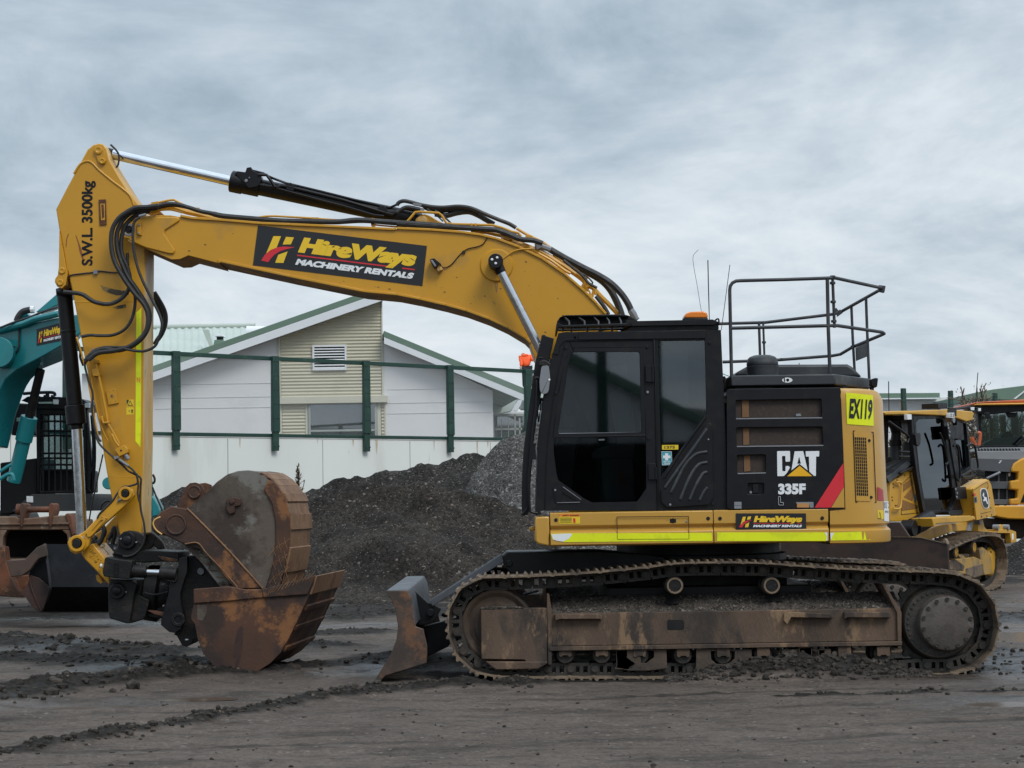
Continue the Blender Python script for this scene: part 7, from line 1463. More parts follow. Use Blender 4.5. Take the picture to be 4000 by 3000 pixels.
    b.tube(k('V', [(770, -60), (785, 200), (780, 560), (760, 580), (740, 560)], Yc), .02); b.tube(k('V', [(790, -100), (800, 300), (780, 560)], Yc), .018); b.ext(k('V', [(735, 365), (775, 370), (775, 420), (735, 420)], Yc), (0, .1, 0)); b.done('window_cage', cab_)
    b = B().m(BLK); b.ext(k('U', [(230, 1285), (300, 1240), (640, 1245), (880, 1265), (965, 1320), (960, 1370), (380, 1370), (300, 1310)], Yc - .1), (0, 1.5, 0)); b.tube(k('U', [(250, 1210), (400, 1200), (570, 1198), (595, 1235)], Yc), .025)
    for x in (400, 480, 560): b.tube([q('U', x, 1235, Yc - .1), q('U', x + 70, 1275, Yc + .2)], .02, n=6)
    b.tube(k('U', [(510, 1200), (515, 1245)], Yc), .03); b.m(WHT)
    for x, y in ((597, 1295), (940, 1332)): b.ext(k('U', [(x - 25, y - 22), (x + 25, y - 22), (x + 22, y + 28), (x - 22, y + 28)], Yc - .2), (0, .08, 0))
    b.m(mat('pale_green_trim', (.38, .47, .42), .5)); b.ext(k('U', [(415, 1300), (565, 1298), (565, 1318), (415, 1318)], Yc - .12), (0, .03, 0)); b.ext(k('U', [(180, 1470), (240, 1465), (235, 1505), (178, 1508)], Yc - .1), (0, .05, 0)); b.done('cab_roof', cab_, .015)
    b = B().m(LINK); b.ext(k('V', [(-900, 900), (600, 880), (680, 1000), (640, 1330), (-900, 1380)], 31.0), (0, .6, 0)); b.ext(k('V', [(-900, 740), (60, 745), (120, 900), (-900, 900)], 31.2), (0, 2, 0)); b.done('track', t, .06)
teal_machine()
# ================================================================== SPARE BUCKETS ON THE GROUND
def spare_buckets():
    RG = mat('rust_beige_steel', (.15, .10, .07), .7, dirt=(.11, .055, .03), amt=.5, scale=2.5, var=.2, dirt2=(.30, .25, .20), amt2=.2, scale2=4, bump=.2); RO = mat('orange_rust', (.12, .042, .018), .75, dirt=(.055, .026, .016), amt=.55, scale=4, var=.3, dirt2=(.24, .12, .055), amt2=.2)
    Y = 27.6; t = thing('rusty_bucket', (q('V', 300, 1450, Y).x, Y, 0), 'beige and rust coloured excavator bucket with two pin ears standing behind the black bucket', 'bucket', 'spare buckets on the ground')
    b = B().m(RG); b.ext(k('V', [(-250, 795), (130, 790), (170, 812), (460, 785), (560, 780), (590, 830), (590, 905), (-250, 908)], Y), (0, .3, 0)); b.ext(k('V', [(20, 905), (60, 905), (28, 960), (20, 1040), (35, 1060), (50, 1150), (-250, 1160), (-250, 905)], Y), (0, .2, 0)); b.ext(k('V', [(520, 905), (600, 905), (600, 1020), (572, 1020), (560, 945)], Y), (0, .2, 0)); b.ext(k('V', [(615, 815), (670, 820), (675, 1030), (600, 1030)], Y + .3), (0, .9, 0)); b.ext(k('V', [(40, 1150), (420, 1146), (420, 1200), (60, 1200)], Y), (0, .2, 0)); fr = b.done('bucket_frame', t, .015)
    b = B().m(RG); b.ext(k('V', [(-250, 852), (590, 843), (590, 858), (-250, 866)], Y - .03), (0, .04, 0)); b.done('frame_rib', fr, .005)
    b = B().m(mat('dark_bucket_inside', (.018, .013, .010), .9)); b.ext(k('V', [(-250, 900), (600, 895), (600, 1200), (-250, 1200)], Y + .9), (0, .05, 0)); b.ext(k('V', [(-250, 1140), (600, 1140), (600, 1200), (-250, 1200)], Y + .2), (0, .7, 0)); b.ext(k('V', [(-250, 900), (600, 900), (600, 910), (-250, 910)], Y + .25), (0, .7, 0)); b.ext(k('V', [(585, 900), (600, 900), (600, 1200), (585, 1200)], Y + .25), (0, .7, 0)); b.done('bucket_inside', t)
    b = B().m(RO)
    for x0 in (165, 408): b.ext(k('V', [(x0, 720), (x0 + 8, 690), (x0 + 22, 678), (x0 + 42, 690), (x0 + 50, 740), (x0 + 30, 800), (x0 + 25, 880), (x0 + 5, 880), (x0 + 2, 800)], Y - .05), (0, .35, 0))
    b.cyl(q('V', 190, 733, Y + .1), q('V', 425, 733, Y + .1), .042, n=16); b.cyl(q('V', 140, 733, Y + .1), q('V', 180, 733, Y + .1), .08, n=20); b.split('pin_ear', t, .01)
    b = B().m(RO); b.ext(k('V', [(545, 775), (570, 763), (600, 790), (628, 940), (605, 962), (580, 870)], Y - .03), (0, .9, 0)); b.ext(k('V', [(-60, 1040), (38, 1048), (50, 1160), (90, 1300), (110, 1320), (140, 1400), (170, 1420), (205, 1475), (100, 1472), (-60, 1450)], Y - .3), (0, .25, 0)); b.ext(k('V', [(85, 1290), (240, 1285), (260, 1420), (205, 1475), (140, 1400)], Y - .1), (0, .3, 0)); b.done('side_plate', t, .012)
    Y = 26.7; t = thing('black_bucket', (q('V', 640, 1590, Y).x, Y + .3, 0), 'black painted wide bucket lying on the ground in front of the rusty bucket', 'bucket', 'spare buckets on the ground')
    b = B().m(mat('scuffed_black_bucket', (.0042, .0046, .006), .55, spec=.1, dirt=(.009, .0095, .011), amt=.4, scale=2.5, dirt2=(.06, .055, .05), amt2=.05, scale2=9))
    rows = []
    for xl, xr, y, dy in ((378, 980, 1025, .42), (395, 988, 1150, .24), (424, 998, 1385, .0), (395, 995, 1500, .16), (350, 990, 1590, .50), (340, 985, 1600, .8)): rows.append([q('V', xl + (xr - xl) * i / 10, y, Y + dy) for i in range(11)])
    b.grid(rows[:2] + rows[2:8]); b.ext(k('V', [(378, 1025), (980, 1022), (980, 1045), (385, 1048)], Y + .68), (0, .06, 0)); sh_ = b.done('bucket_shell', t, recalc=False, sharp=16)
    b = B().m(BLKS); b.tube([r[0] for r in rows[:4]], .02, n=6); b.done('shell_edge', sh_)
    b = B().m(mat('dark_red_rust_plate', (.062, .028, .022), .7, dirt=(.035, .02, .018), amt=.5, scale=3)); b.ext(k('V', [(255, 1288), (330, 1310), (395, 1370), (430, 1400), (415, 1490), (345, 1600), (280, 1565), (225, 1490), (192, 1420), (235, 1350)], Y + .35), (0, .04, 0)); b.tube(k('V', [(252, 1300), (262, 1380), (300, 1480), (350, 1590)], Y + .34), .016, n=6); b.done('end_plate', t, .006)
    b = B().m(BLKS); b.ext(k('V', [(378, 1025), (398, 1180), (430, 1400), (330, 1310), (240, 1300), (262, 1230), (330, 1145)], Y + .45), (0, .04, 0)); b.done('end_web', t)
    b = B().m(mat('brown_cutting_lip', (.072, .045, .034), .7, dirt=(.04, .03, .025), amt=.5, scale=4)); b.ext(k('V', [(50, 1165), (210, 1152), (262, 1100), (310, 1052), (375, 1022), (394, 1125), (330, 1142), (295, 1180), (255, 1240), (185, 1290), (90, 1300)], Y + .2), (0, .12, 0)); b.done('cutting_lip', t, .01)
spare_buckets()
# ================================================================== BULLDOZER
def dozer():
    o0 = g('P', 3905, 2305); sx, sy = math.sin(R(33)), math.cos(R(33)); S_ = Vector((sx, sy, 0)); n = Vector((sy, -sx, 0))
    t = thing('bulldozer', o0 - S_ * 1.4 - n * .9, 'yellow tracked bulldozer with glazed cab and leaping deer badge behind the counterweight', 'bulldozer')
    def D(c, ps, off): return [qp(c, x, y, o0 + n * off, n) for x, y in ps]
    def pr(b, c, ps, off, th): return b.ext(D(c, ps, off), -n * th)
    b = B().m(DZM); pr(b, 'Y', [(1118, 900), (1230, 862), (1370, 850), (1500, 828), (1612, 880), (1632, 1092), (1490, 1142), (1360, 1082), (1118, 1012)], -.12, .3); fr = b.done('track_frame', t, .012)
    b = B().m(FRAME); pr(b, 'Y', [(1120, 905), (1230, 866), (1360, 960), (1340, 1030), (1120, 1010)], -.11, .05); b.m(SHOE); pr(b, 'Y', [(1380, 1000), (1620, 930), (1628, 1080), (1490, 1130), (1380, 1080)], -.11, .05); b.done('mud_plates', fr, .004)
    b = B().m(DZM); pr(b, 'Y', [(1262, 792), (1335, 802), (1418, 900), (1412, 972), (1370, 970), (1330, 900)], -.14, .04); pr(b, 'Y', [(1262, 792), (1320, 802), (1385, 900), (1380, 972), (1240, 850)], -.22, .04); pr(b, 'Y', [(1575, 718), (1620, 690), (1660, 720), (1720, 790), (1752, 900), (1752, 1080), (1640, 1092), (1620, 960), (1590, 880)], -.14, .2); b.done('final_drive', fr, .01)
    c0 = D('Y', [(1770, 905)], -.2)[0]; b = B().m(DZY); b.lathe(c0, -n, [(-.02, .08), (-.02, .2), (0, .24), (.05, .27)], 28); b.m(LINK); b.lathe(c0 - n * .05, -n, [(0, .28), (0, .36), (.08, .36)], 28); b.m(BKD)
    for i in range(14): a = i / 14 * 6.28; c = c0 + S_ * .22 * math.cos(a) + Vector((0, 0, .22 * math.sin(a))); b.cyl(c + n * .02, c - n * .03, .018, n=6)
    b.done('sprocket', fr, .004)
    for x, y in ((1240, 758), (1500, 690)): p = D('Y', [(x, y)], -.06)[0]; b = B().m(DZY); b.lathe(p, -n, [(0, .03), (0, .085)], 20); b.m(LINK); b.lathe(p - n * .01, -n, [(0, .08), (0, .105), (.05, .11), (.3, .11)], 24); b.done('carrier_roller', fr, .004)
    path = D('Y', [(1000, 860), (1080, 765), (1290, 655), (1480, 580), (1640, 528), (1780, 526), (1880, 556), (1938, 650), (1968, 800), (1972, 1000), (1930, 1175), (1830, 1268), (1700, 1302), (1500, 1285), (1100, 1230), (960, 1130), (950, 960)], 0)
    cl = []; m_ = len(path)
    for i in range(m_):
        a, bb, c, d = (path[(i + j) % m_] for j in (-1, 0, 1, 2))
        for j in range(8): q_ = j / 8; cl.append(.5 * ((2 * bb) + (c - a) * q_ + (2 * a - 5 * bb + 4 * c - d) * q_ * q_ + (3 * bb - 3 * c + d - a) * q_ ** 3))
    cl.append(cl[0]); sg = [0]
    for i in range(len(cl) - 1): sg.append(sg[-1] + (cl[i + 1] - cl[i]).length)
    N_ = round(sg[-1] / .19); pt = sg[-1] / N_
    def at(s): s %= sg[-1]; i = max(0, min(len(sg) - 2, int(np.searchsorted(sg, s)) - 1)); return cl[i].lerp(cl[i + 1], (s - sg[i]) / max(1e-9, sg[i + 1] - sg[i]))
    bm_ = B().m(SHOE); h = pt / 2; bm_.ext([(x, 0, z) for x, z in ((-h, 0), (-h + .02, .012), (-h + .03, .06), (-h + .045, .06), (-h + .055, .012), (h, .01), (h, -.006), (-h, -.01))], (0, .56, 0)); bm_.m(LINK)
    for y in (.18, .34): bm_.box(-h, h, y, y + .04, -.10, -.008)
    bmesh.ops.recalc_face_normals(bm_.bm, faces=bm_.bm.faces[:]); me = bpy.data.meshes.new('track_shoe'); bm_.bm.to_mesh(me); bm_.bm.free()
    for x in bm_.mats: me.materials.append(x)
    for i in range(N_):
        s = i * pt; tv = (at(s + h) - at(s - h)).normalized(); z = Vector((0, 0, 1)); up = tv.cross(-n).normalized()
        M_ = Matrix((tv, -n, up)).transposed()
        if M_.determinant() < 0: M_ = Matrix((-tv, -n, -up)).transposed()
        o = bpy.data.objects.new('track_shoe', me); COL.objects.link(o); place(o, (at(s - h) + at(s + h)) / 2, fr); o.rotation_euler = M_.to_euler()
    # far track as a plain belt
    b = B().m(SHOE); b.ext([p - n * 1.5 for p in path], -n * .56); b.done('far_track', t, .01)
    bp = D('Y', [(1117, 830)], .22)[0]; bp = CAMP + (bp - CAMP) * (30.4 / bp.y)
    def Bl(ps): return [qp('Y', x, y, bp, S_) for x, y in ps]
    RB = mat('worn_blade_steel', (.050, .031, .025), .55, spec=.3, dirt=(.028, .020, .018), amt=.5, scale=1.6, var=.2, dirt2=(.075, .04, .03), amt2=.2, scale2=3, bump=.15)
    b = B().m(RB); b.ext(Bl([(1117, 650), (930, 600), (740, 556), (560, 546), (290, 546), (-1300, 560), (-1300, 900), (0, 1010), (1117, 1012)]), S_ * .06); b.ext(Bl([(282, 330), (420, 330), (470, 400), (560, 540), (290, 548)]), S_ * .06); b.ext(Bl([(-1300, 330), (282, 330), (290, 548), (-1300, 560)]), S_ * .06); bl = b.done('blade', t, .01)
    b = B().m(SHOE); b.ext(Bl([(1117, 650), (1105, 648), (740, 550), (560, 540), (290, 540), (290, 547), (560, 547), (740, 557)]), -S_ * .02); b.ext(Bl([(1045, 620), (1050, 575), (1065, 566), (1085, 590), (1105, 645)]), S_ * .1); b.done('blade_edge', bl, .003)
    b = B().m(DZY); pr(b, 'W', [(258, 1105), (552, 942), (600, 1120), (700, 1515), (640, 1535), (560, 1600), (380, 1618), (258, 1615)], -.75, 1.1); hd = b.done('engine_hood', t, .012)
    b = B().m(mat('brown_mesh_panel', (.22, .105, .022), .7, var=.15, scale=30))
    for ps in ([(412, 1138), (535, 1066), (550, 1130), (410, 1250)], [(435, 1300), (553, 1165), (563, 1310), (548, 1350)], [(408, 1332), (440, 1340), (618, 1410), (618, 1445), (412, 1478)]): pr(b, 'W', ps, -.744, .01)
    pr(b, 'Y', [(478, 345), (535, 340), (538, 385), (478, 388)], -.744, .01); b.m(GRY); pr(b, 'W', [(562, 1265), (600, 1262), (602, 1350), (566, 1352)], -.742, .01); b.m(DZY); b.tube(D('W', [(330, 1105), (395, 1115), (405, 1180), (395, 1400), (370, 1450), (300, 1455)], -.70), .018); b.m(BKD)
    for x, y in ((300, 1130), (302, 1175), (285, 1300), (290, 1340), (330, 1410), (350, 1410), (450, 1020), (350, 1080), (535, 965), (590, 1150), (645, 1330), (680, 1420)): p = D('W', [(x, y)], -.74)[0]; b.cyl(p, p - n * .02, .014, n=6)
    for a, c in (((400, 1525), (650, 1500)), ((398, 1330), (402, 1525)), ((410, 1130), (540, 1010))): b.tube(D('W', [a, c], -.745), .005, n=4)
    b.done('hood_side_panel', hd, .003)
    b = B().m(DKG); pr(b, 'W', [(210, 1045), (478, 836), (500, 838), (528, 872), (480, 925), (245, 1118)], -.70, .12); pr(b, 'W', [(200, 920), (400, 820), (500, 830), (240, 1030)], -.85, .9); b.m(BKD); pr(b, 'W', [(205, 800), (260, 780), (292, 830), (290, 900), (210, 920)], -1.0, .3); b.tube(D('W', [(380, 990), (480, 945), (590, 895)], -.68), .02); b.tube(D('W', [(540, 870), (615, 838)], -.7), .02); b.done('hood_top', hd, .012)
    b = B().m(DKG); p = D('W', [(250, 310), (310, 370), (335, 470), (325, 600), (325, 830)], -1.1); b.tube([p[0] + (p[0] - p[1]) * .6] + p, [.085, .085, .085, .08, .085, .11], n=18, smooth=False); b.m(BKD); b.cyl(p[3] + Vector((0, 0, .05)), p[3] - Vector((0, 0, .05)), .10, n=18); pp = p[0] + (p[0] - p[1]) * .6; d = (p[0] - p[1]).normalized(); b.m(HOLE); b.cyl(pp, pp + d * .005, .07, n=18); b.done('exhaust_stack', t)
    # cab
    b = B().m(BLKS); b.plate(D('W', [(550, 238), (960, 245), (1010, 380), (1050, 700), (1130, 1160), (1095, 1330), (1030, 1490), (715, 1540), (620, 1000), (570, 600)], -.62), [D('W', [(592, 330), (625, 290), (900, 282), (945, 310), (965, 500), (1050, 1040), (1075, 1300), (1020, 1462), (725, 1475), (640, 1000), (600, 600)], -.62)], -n * .06)
    pr(b, 'W', [(535, 238), (560, 238), (640, 1000), (715, 1540), (690, 1500), (600, 1000), (550, 600)], -.62, .08); pr(b, 'W', [(540, 238), (560, 238), (562, 300), (546, 300)], -.62, 1.35); pr(b, 'W', [(580, 830), (610, 830), (715, 1540), (690, 1540)], -.7, 1.3); pr(b, 'W', [(1010, 380), (1050, 380), (1110, 700), (1170, 1080), (1160, 1330), (1210, 1500), (1030, 1500), (1095, 1330), (1130, 1160), (1050, 700)], -.6, .1)
    pr(b, 'W', [(200, 240), (240, 240), (230, 800), (200, 800)], -1.0, .05); b.m(BLK); pr(b, 'W', [(620, 1060), (1070, 1060), (1080, 1300), (1030, 1470), (720, 1480)], -.70, .05); pr(b, 'W', [(370, 240), (560, 240), (600, 830), (500, 840), (500, 500), (420, 460)], -1.5, .05); pr(b, 'W', [(200, 235), (560, 235), (560, 300), (300, 330)], -1.3, .05); cb = b.done('cab', t, .01)
    b = B().m(GLSZ); pr(b, 'W', [(592, 330), (625, 290), (900, 282), (945, 310), (965, 500), (1050, 1040), (1075, 1300), (1020, 1462), (725, 1475), (640, 1000), (600, 600)], -.65, .01); b.done('door_glass', cb)
    b = B().m(mat('grey_seat', (.07, .08, .083), .8)); pr(b, 'W', [(680, 570), (820, 570), (850, 700), (850, 860), (760, 900), (640, 880)], -1.0, .35); pr(b, 'W', [(890, 720), (960, 690), (1000, 900), (960, 960), (910, 880)], -.9, .3); b.done('operator_seat', cb, .03)
    b = B().m(BLKS); pr(b, 'W', [(1090, 285), (1180, 310), (1250, 340), (1310, 900), (1290, 950), (1180, 1010), (1170, 990), (1290, 900), (1240, 350), (1110, 310)], -.60, .06); pr(b, 'W', [(1120, 310), (1200, 340), (1215, 560), (1130, 560)], -.6, .06); b.m(GLSZ); pr(b, 'W', [(1060, 290), (1180, 310), (1240, 350), (1290, 900), (1180, 1000), (1150, 900)], -.66, .01); b.done('rear_window', cb, .006)
    b = B().m(BLKS)
    for ps in ([(1075, 640), (1100, 615), (1130, 650), (1150, 800), (1165, 1060), (1140, 1085), (1125, 1060)], [(1245, 640), (1300, 612), (1350, 640), (1375, 760), (1395, 920), (1370, 950), (1310, 950)], [(1180, 1030), (1300, 960), (1360, 990), (1310, 1030), (1190, 1040)], [(900, 465), (950, 600), (985, 750), (1000, 850), (970, 880)], [(240, 320), (480, 500), (480, 600)], [(380, 710), (500, 715)], [(370, 775), (500, 775)]): b.tube(D('W', ps, -.52), .02, n=8)
    pr(b, 'W', [(1000, 380), (1150, 368), (1168, 540), (1020, 552)], -.5, .06); pr(b, 'W', [(1092, 1175), (1240, 1165), (1258, 1320), (1110, 1335)], -.5, .06); pr(b, 'W', [(582, 490), (600, 465), (640, 465), (655, 490), (652, 610), (630, 640), (600, 625)], -.45, .06); pr(b, 'W', [(875, 85), (885, 78), (990, 76), (998, 85), (1000, 150), (880, 152)], -1.1, .3); pr(b, 'W', [(1015, 1490), (1060, 1470), (1190, 1465), (1210, 1500), (1190, 1530), (1020, 1530)], -.5, .3); b.m(GRY)
    for x, y in ((1018, 407), (1034, 455), (1030, 505), (1112, 1200), (1130, 1250), (1126, 1300)): p = D('W', [(x, y)], -.49)[0]; b.cyl(p, p - n * .03, .022, n=10)
    b.split('cab_fitting', cb, .006)
    b = B().m(DZY); pr(b, 'W', [(178, 200), (210, 188), (455, 180), (520, 182), (1000, 163), (1130, 170), (1205, 180), (1320, 190), (1352, 215), (1332, 240), (1335, 300), (1250, 322), (1130, 280), (1000, 246), (540, 226), (200, 236)], -.55, 1.45); rf = b.done('cab_roof', cb, .015)
    b = B().m(BLK); pr(b, 'W', [(1000, 165), (1118, 165), (1118, 250), (1000, 240)], -.545, .02); b.m(WHT); pr(b, 'W', [(480, 228), (535, 226), (537, 295), (484, 297)], -.5, .06); pr(b, 'W', [(1022, 208), (1088, 206), (1090, 274), (1024, 272)], -.5, .06); b.m(GRY); p = D('W', [(1085, 295)], -.5)[0]; b.cyl(p, p - n * .04, .06, n=16); b.m(BLK)
    for i in range(3):
        for j in range(2): p = D('W', [(1036 + i * 20, 226 + j * 26)], -.496)[0]; b.cyl(p, p - n * .01, .018, n=8)
    b.tube(D('W', [(1010, 150), (1150, 152), (1290, 125)], -.9), .02, n=6); b.done('work_lights', rf, .004)
    b = B().m(HOSE); b.tube(D('W', [(236, -200), (238, 0), (241, 185)], -.9), .008, n=6); b.tube(D('W', [(398, 38), (420, 165)], -.9), .014, n=6); b.tube(D('K', [(866, 10), (850, 215)], -1.5), .008, n=6); b.done('aerial', rf)
    b = B().m(DZY); pr(b, 'W', [(1312, 1190), (1330, 1170), (1512, 1062), (1545, 1135), (1612, 1540), (1355, 1602), (1335, 1420)], -.42, .26); tk = b.done('fuel_tank', t, .02)
    b = B().m(DZY); b.ext([qp('W', x, y, o0 + n * -.40 - S_ * 0, n) for x, y in ((1312, 1192), (1512, 1075), (1545, 1140), (1612, 1538), (1356, 1600), (1335, 1420))], n * .03); b.m(BKD)
    for x, y in ((1345, 1450), (1358, 1570), (1445, 1552), (1515, 1545), (1575, 1530), (1548, 1310), (1565, 1440), (1525, 1180), (1335, 1275)): p = D('W', [(x, y)], -.36)[0]; b.cyl(p, p - n * .02, .014, n=6)
    b.tube(D('W', [(1340, 1210), (1500, 1110), (1530, 1170)], -.368), .005, n=4); b.tube(D('W', [(1430, 1515), (1560, 1485)], -.368), .005, n=4); b.done('tank_side', tk, .006)
    cyl_c = (1484, 1316); ov = lambda rx, ry: [(cyl_c[0] + rx * math.copysign(abs(math.cos(a)) ** .6, math.cos(a)) + (ry * math.copysign(abs(math.sin(a)) ** .8, math.sin(a))) * .14, cyl_c[1] + ry * math.copysign(abs(math.sin(a)) ** .8, math.sin(a))) for a in [i / 28 * 6.283 for i in range(28)]]
    b = B().m(WHT); pr(b, 'W', ov(50, 132), -.362, .006); b.m(DECB); pr(b, 'W', ov(41, 122), -.358, .006); b.m(WHT)
    pr(b, 'W', [(1462, 1258), (1470, 1240), (1476, 1258), (1474, 1290), (1490, 1300), (1506, 1302), (1512, 1340), (1522, 1372), (1526, 1392), (1512, 1386), (1500, 1352), (1484, 1344), (1472, 1358), (1462, 1340), (1478, 1322), (1466, 1296), (1456, 1284)], -.354, .006); b.done('deer_badge', tk)
    b = B().m(GRY); pr(b, 'W', [(1345, 1300), (1382, 1292), (1390, 1368), (1352, 1378)], -.364, .01); b.m(BLK); pr(b, 'W', [(1352, 1308), (1374, 1304), (1378, 1360), (1358, 1364)], -.36, .01); b.m(LOGR); pr(b, 'W', [(1340, 1252), (1362, 1250), (1364, 1282), (1342, 1284)], -.362, .004); b.done('tank_latch', tk)
    b = B().m(DZY); pr(b, 'Y', [(890, 272), (960, 262), (1450, 235), (1452, 310), (1360, 330), (950, 352), (915, 400)], -.15, .35); pr(b, 'Y', [(580, 440), (700, 430), (880, 430), (960, 390), (1400, 325), (1412, 450), (1190, 470), (880, 580), (600, 560)], -.55, .9); pr(b, 'Y', [(1452, 250), (1500, 245), (1520, 290), (1480, 300), (1452, 312)], -.2, .5); b.done('fender_platform', t, .012)
    b = B().m(BLKS); p0, p1, p2 = D('Y', [(555, 415), (620, 398), (840, 280)], -.5); b.cyl(p1 - (p2 - p1) * .05, p2, .14, n=22); b.m(CHR); b.cyl(p0, p1, .05, n=16); b.m(BKD); b.cyl(p0 + n * .1, p0 - n * .1, .13, n=18); b.m(GRY); b.tube(D('Y', [(700, 275), (740, 300), (755, 330)], -.36), .012); b.done('lift_cylinder', t, .008)
    b = B().m(DZY); pr(b, 'Y', [(1555, 305), (1620, 295), (1645, 400), (1690, 448), (1700, 465), (1820, 462), (1815, 440), (2000, 436), (2045, 448), (2098, 468), (2012, 490), (1700, 486), (1555, 462)], -.55, .5); pr(b, 'Y', [(2012, 488), (2098, 466), (2106, 612), (2030, 630)], -.55, .5)
    for x in (1868, 1940): pr(b, 'Y', [(x, 440), (x, 380), (x + 10, 364), (x + 30, 366), (x + 40, 385), (x + 45, 440)], -.6, .06)
    b.m(BLK); pr(b, 'Y', [(1700, 488), (2010, 490), (2030, 630), (1950, 640), (1850, 520)], -.65, .4); pr(b, 'Y', [(1888, 380), (1940, 378), (1942, 440), (1888, 442)], -.65, .1); b.m(GRY); pr(b, 'Y', [(1425, 400), (1450, 330), (1480, 330), (1475, 400), (1450, 460), (1415, 455)], -.5, .05)
    for x, y in ((1585, 325), (1848, 405), (1997, 405)): p = D('Y', [(x, y)], -.52)[0]; b.cyl(p, p - n * .1, .05, n=12)
    b.m(WHT); pr(b, 'Y', [(2042, 500), (2062, 494), (2064, 582), (2046, 590)], -.545, .01); b.done('rear_hitch', t, .008)
dozer()
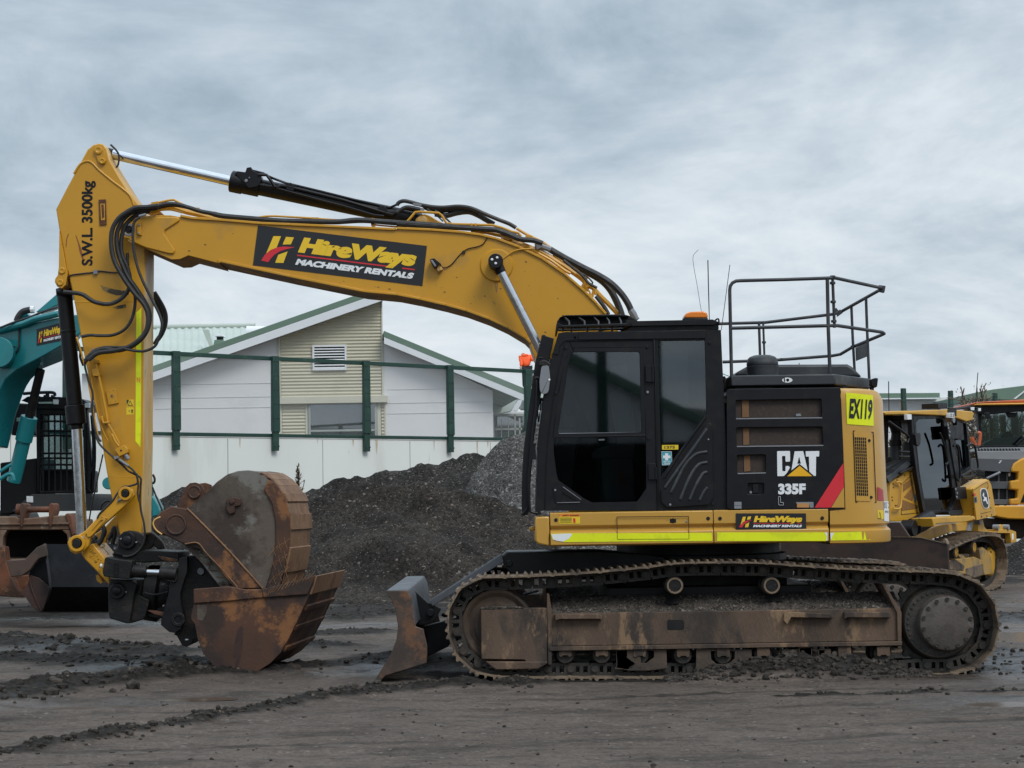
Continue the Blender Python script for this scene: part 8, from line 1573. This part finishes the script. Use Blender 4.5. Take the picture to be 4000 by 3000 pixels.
# ================================================================== ARTICULATED TRUCK AT THE RIGHT EDGE
def truck():
    Y = 43.0; TO = mat('truck_yellow', (.62, .29, .02), .4, dirt=(.5, .25, .03), amt=.3, var=.05, coat=.2); TG = mat('truck_grey', (.075, .078, .085), .5, var=.08); TL = mat('truck_light_grey', (.22, .225, .235), .45, var=.06); TR = mat('orange_red_roof', (.52, .105, .03), .4)
    t = thing('dump_truck', (q('X', 900, 1300, Y).x, Y + 2, 0), 'yellow and grey truck with black grille seen head on at the right edge', 'truck')
    def x_(b, ps, y0, th): return b.ext(k('X', ps, Y + y0), (0, th, 0))
    b = B().m(TR); x_(b, [(248, 212), (262, 202), (300, 195), (700, 172), (1300, 165), (1300, 186), (290, 208), (260, 222)], .6, 2); b.m(TO); x_(b, [(265, 222), (292, 208), (1300, 188), (1300, 208), (300, 222)], .55, 2); rf = b.done('cab_roof', t, .02)
    b = B().m(BLK); x_(b, [(256, 222), (1300, 210), (1300, 262), (640, 275), (380, 300), (300, 292)], .7, .2); x_(b, [(300, 290), (332, 290), (330, 575), (318, 575)], .8, .2); x_(b, [(320, 560), (1300, 556), (1300, 580), (318, 580)], .7, .6); b.tube(k('X', [(620, 560), (660, 520), (720, 470)], Y + .7), .03); x_(b, [(360, 280), (400, 285), (415, 330), (370, 335)], .5, .1); x_(b, [(540, 285), (640, 280), (620, 320), (560, 325)], .8, .1); x_(b, [(500, 470), (560, 440), (600, 470), (610, 540), (480, 540)], 1.4, .4); cb = b.done('cab', t, .015)
    b = B().m(GLSM); x_(b, [(330, 290), (1300, 262), (1300, 560), (330, 570)], .85, .01); b.done('windscreen', cb)
    b = B().m(mat('tan_cab_post', (.36, .25, .12), .6)); x_(b, [(490, 300), (535, 295), (540, 490), (500, 490)], 2.0, .1); x_(b, [(400, 330), (430, 330), (425, 570), (405, 570)], 2.2, .1); b.m(TL); x_(b, [(580, 300), (640, 295), (640, 470), (590, 470)], 2.2, .1); b.ext(k('X', [(350, 545), (430, 505), (520, 490), (1300, 480), (1300, 565), (350, 570)], Y + 1.0), (0, .3, 0)); b.done('cab_inside', cb)
    b = B().m(WHT); x_(b, [(242, 240), (272, 238), (272, 265), (244, 265)], .4, .1); x_(b, [(305, 248), (328, 247), (328, 272), (306, 272)], .4, .1); b.m(BLK); x_(b, [(210, 245), (330, 235), (330, 275), (300, 272), (296, 250), (276, 250), (275, 270), (240, 270)], .45, .1); b.done('roof_lamps', cb, .008)
    b = B().m(TL); b.ext(k('X', [(285, 600), (345, 578), (1300, 572), (1300, 600), (285, 612)], Y + .4), (0, 1, 0)); b.ext(k('X', [(285, 608), (1300, 596), (1300, 655), (650, 676), (300, 668)], Y + .4), (0, -.25, 0), k('X', [(285, 612), (1300, 600), (1300, 650), (640, 678), (300, 676)], Y)); b.m(TG); x_(b, [(280, 668), (640, 679), (655, 672), (600, 715), (585, 750), (580, 784), (330, 772), (300, 760)], -.02, .6); hd = b.done('hood', t, .02)
    b = B().m(BLKS)
    for i in range(14): b.ext(k('X', [(300 + i * 26, 585), (312 + i * 26, 585), (320 + i * 26, 604), (306 + i * 26, 604)], Y + .38), (0, .01, 0))
    b.m(WHT); x_(b, [(483, 690), (497, 686), (502, 692), (488, 697)], -.03, .01); x_(b, [(475, 704), (488, 699), (494, 704), (480, 711)], -.03, .01); b.done('hood_vents', hd)
    b = B().m(BLK); x_(b, [(330, 770), (580, 782), (640, 784), (640, 1062), (420, 1062), (380, 850)], .15, .4); b.m(TG)
    for y0, y1 in ((862, 925), (1012, 1056)): x_(b, [(380, y0), (575, y0 + 2), (575, y1), (400, y1)], .05, .2)
    for x0 in (470, 540): x_(b, [(x0, 785), (x0 + 14, 785), (x0 + 14, 1056), (x0, 1056)], .1, .1)
    b.m(GRY); b.tube(k('X', [(375, 838), (490, 785)], Y - .1), .03); b.m(BKD); x_(b, [(270, 770), (360, 775), (362, 825), (330, 815), (270, 800)], -.05, .2); b.done('grille', t, .008)
    b = B().m(TO); x_(b, [(655, 678), (700, 660), (1300, 560), (1300, 1062), (575, 1058), (574, 1010), (636, 1005), (636, 935), (574, 930), (574, 858), (640, 850), (640, 785), (583, 784), (586, 750), (604, 712)], -.08, .8); x_(b, [(412, 1066), (1300, 1066), (1300, 1196), (560, 1180), (470, 1165), (430, 1140)], -.15, .9); fd_ = b.done('front_body', t, .03)
    b = B().m(BLK); x_(b, [(660, 1040), (690, 965), (1300, 940), (1300, 1046)], -.1, .05); b.m(WHT); x_(b, [(558, 790), (578, 786), (574, 820), (560, 818)], .1, .05); b.done('headlamp', fd_, .01)
    b = B().m(TR); b.tube(k('X', [(300, 452), (318, 455), (322, 480), (312, 560)], Y + .6), .035); b.tube(k('X', [(248, 490), (262, 530), (282, 560)], Y + .8), .05); b.done('grab_rail', t)
    b = B().m(mat('dark_brown_underside', (.03, .018, .012), .8)); x_(b, [(300, 1165), (560, 1178), (1300, 1190), (1300, 1345), (620, 1345), (430, 1260), (330, 1240)], .3, 2.5); b.done('underbody', t, .03)  # dark brown block below the bumper
    for x in (1000,): p = q('X', x, 1200, Y + .5); b = B().m(HOSE); b.lathe(Vector((p.x, Y + .3, .85)), (0, 1, 0), [(0, .4), (.0, .75), (.1, .85), (.5, .85), (.6, .75)], 32); b.done('wheel', t)
truck()
heap('rubble_heap', [(3830, 2215), (3900, 2170), (3960, 2135), (4040, 2115), (4200, 2095), (4500, 2150)], 40.5, .5, SOIL, 'low dark rubble heap under the truck at the right edge', 77, rough=.3)
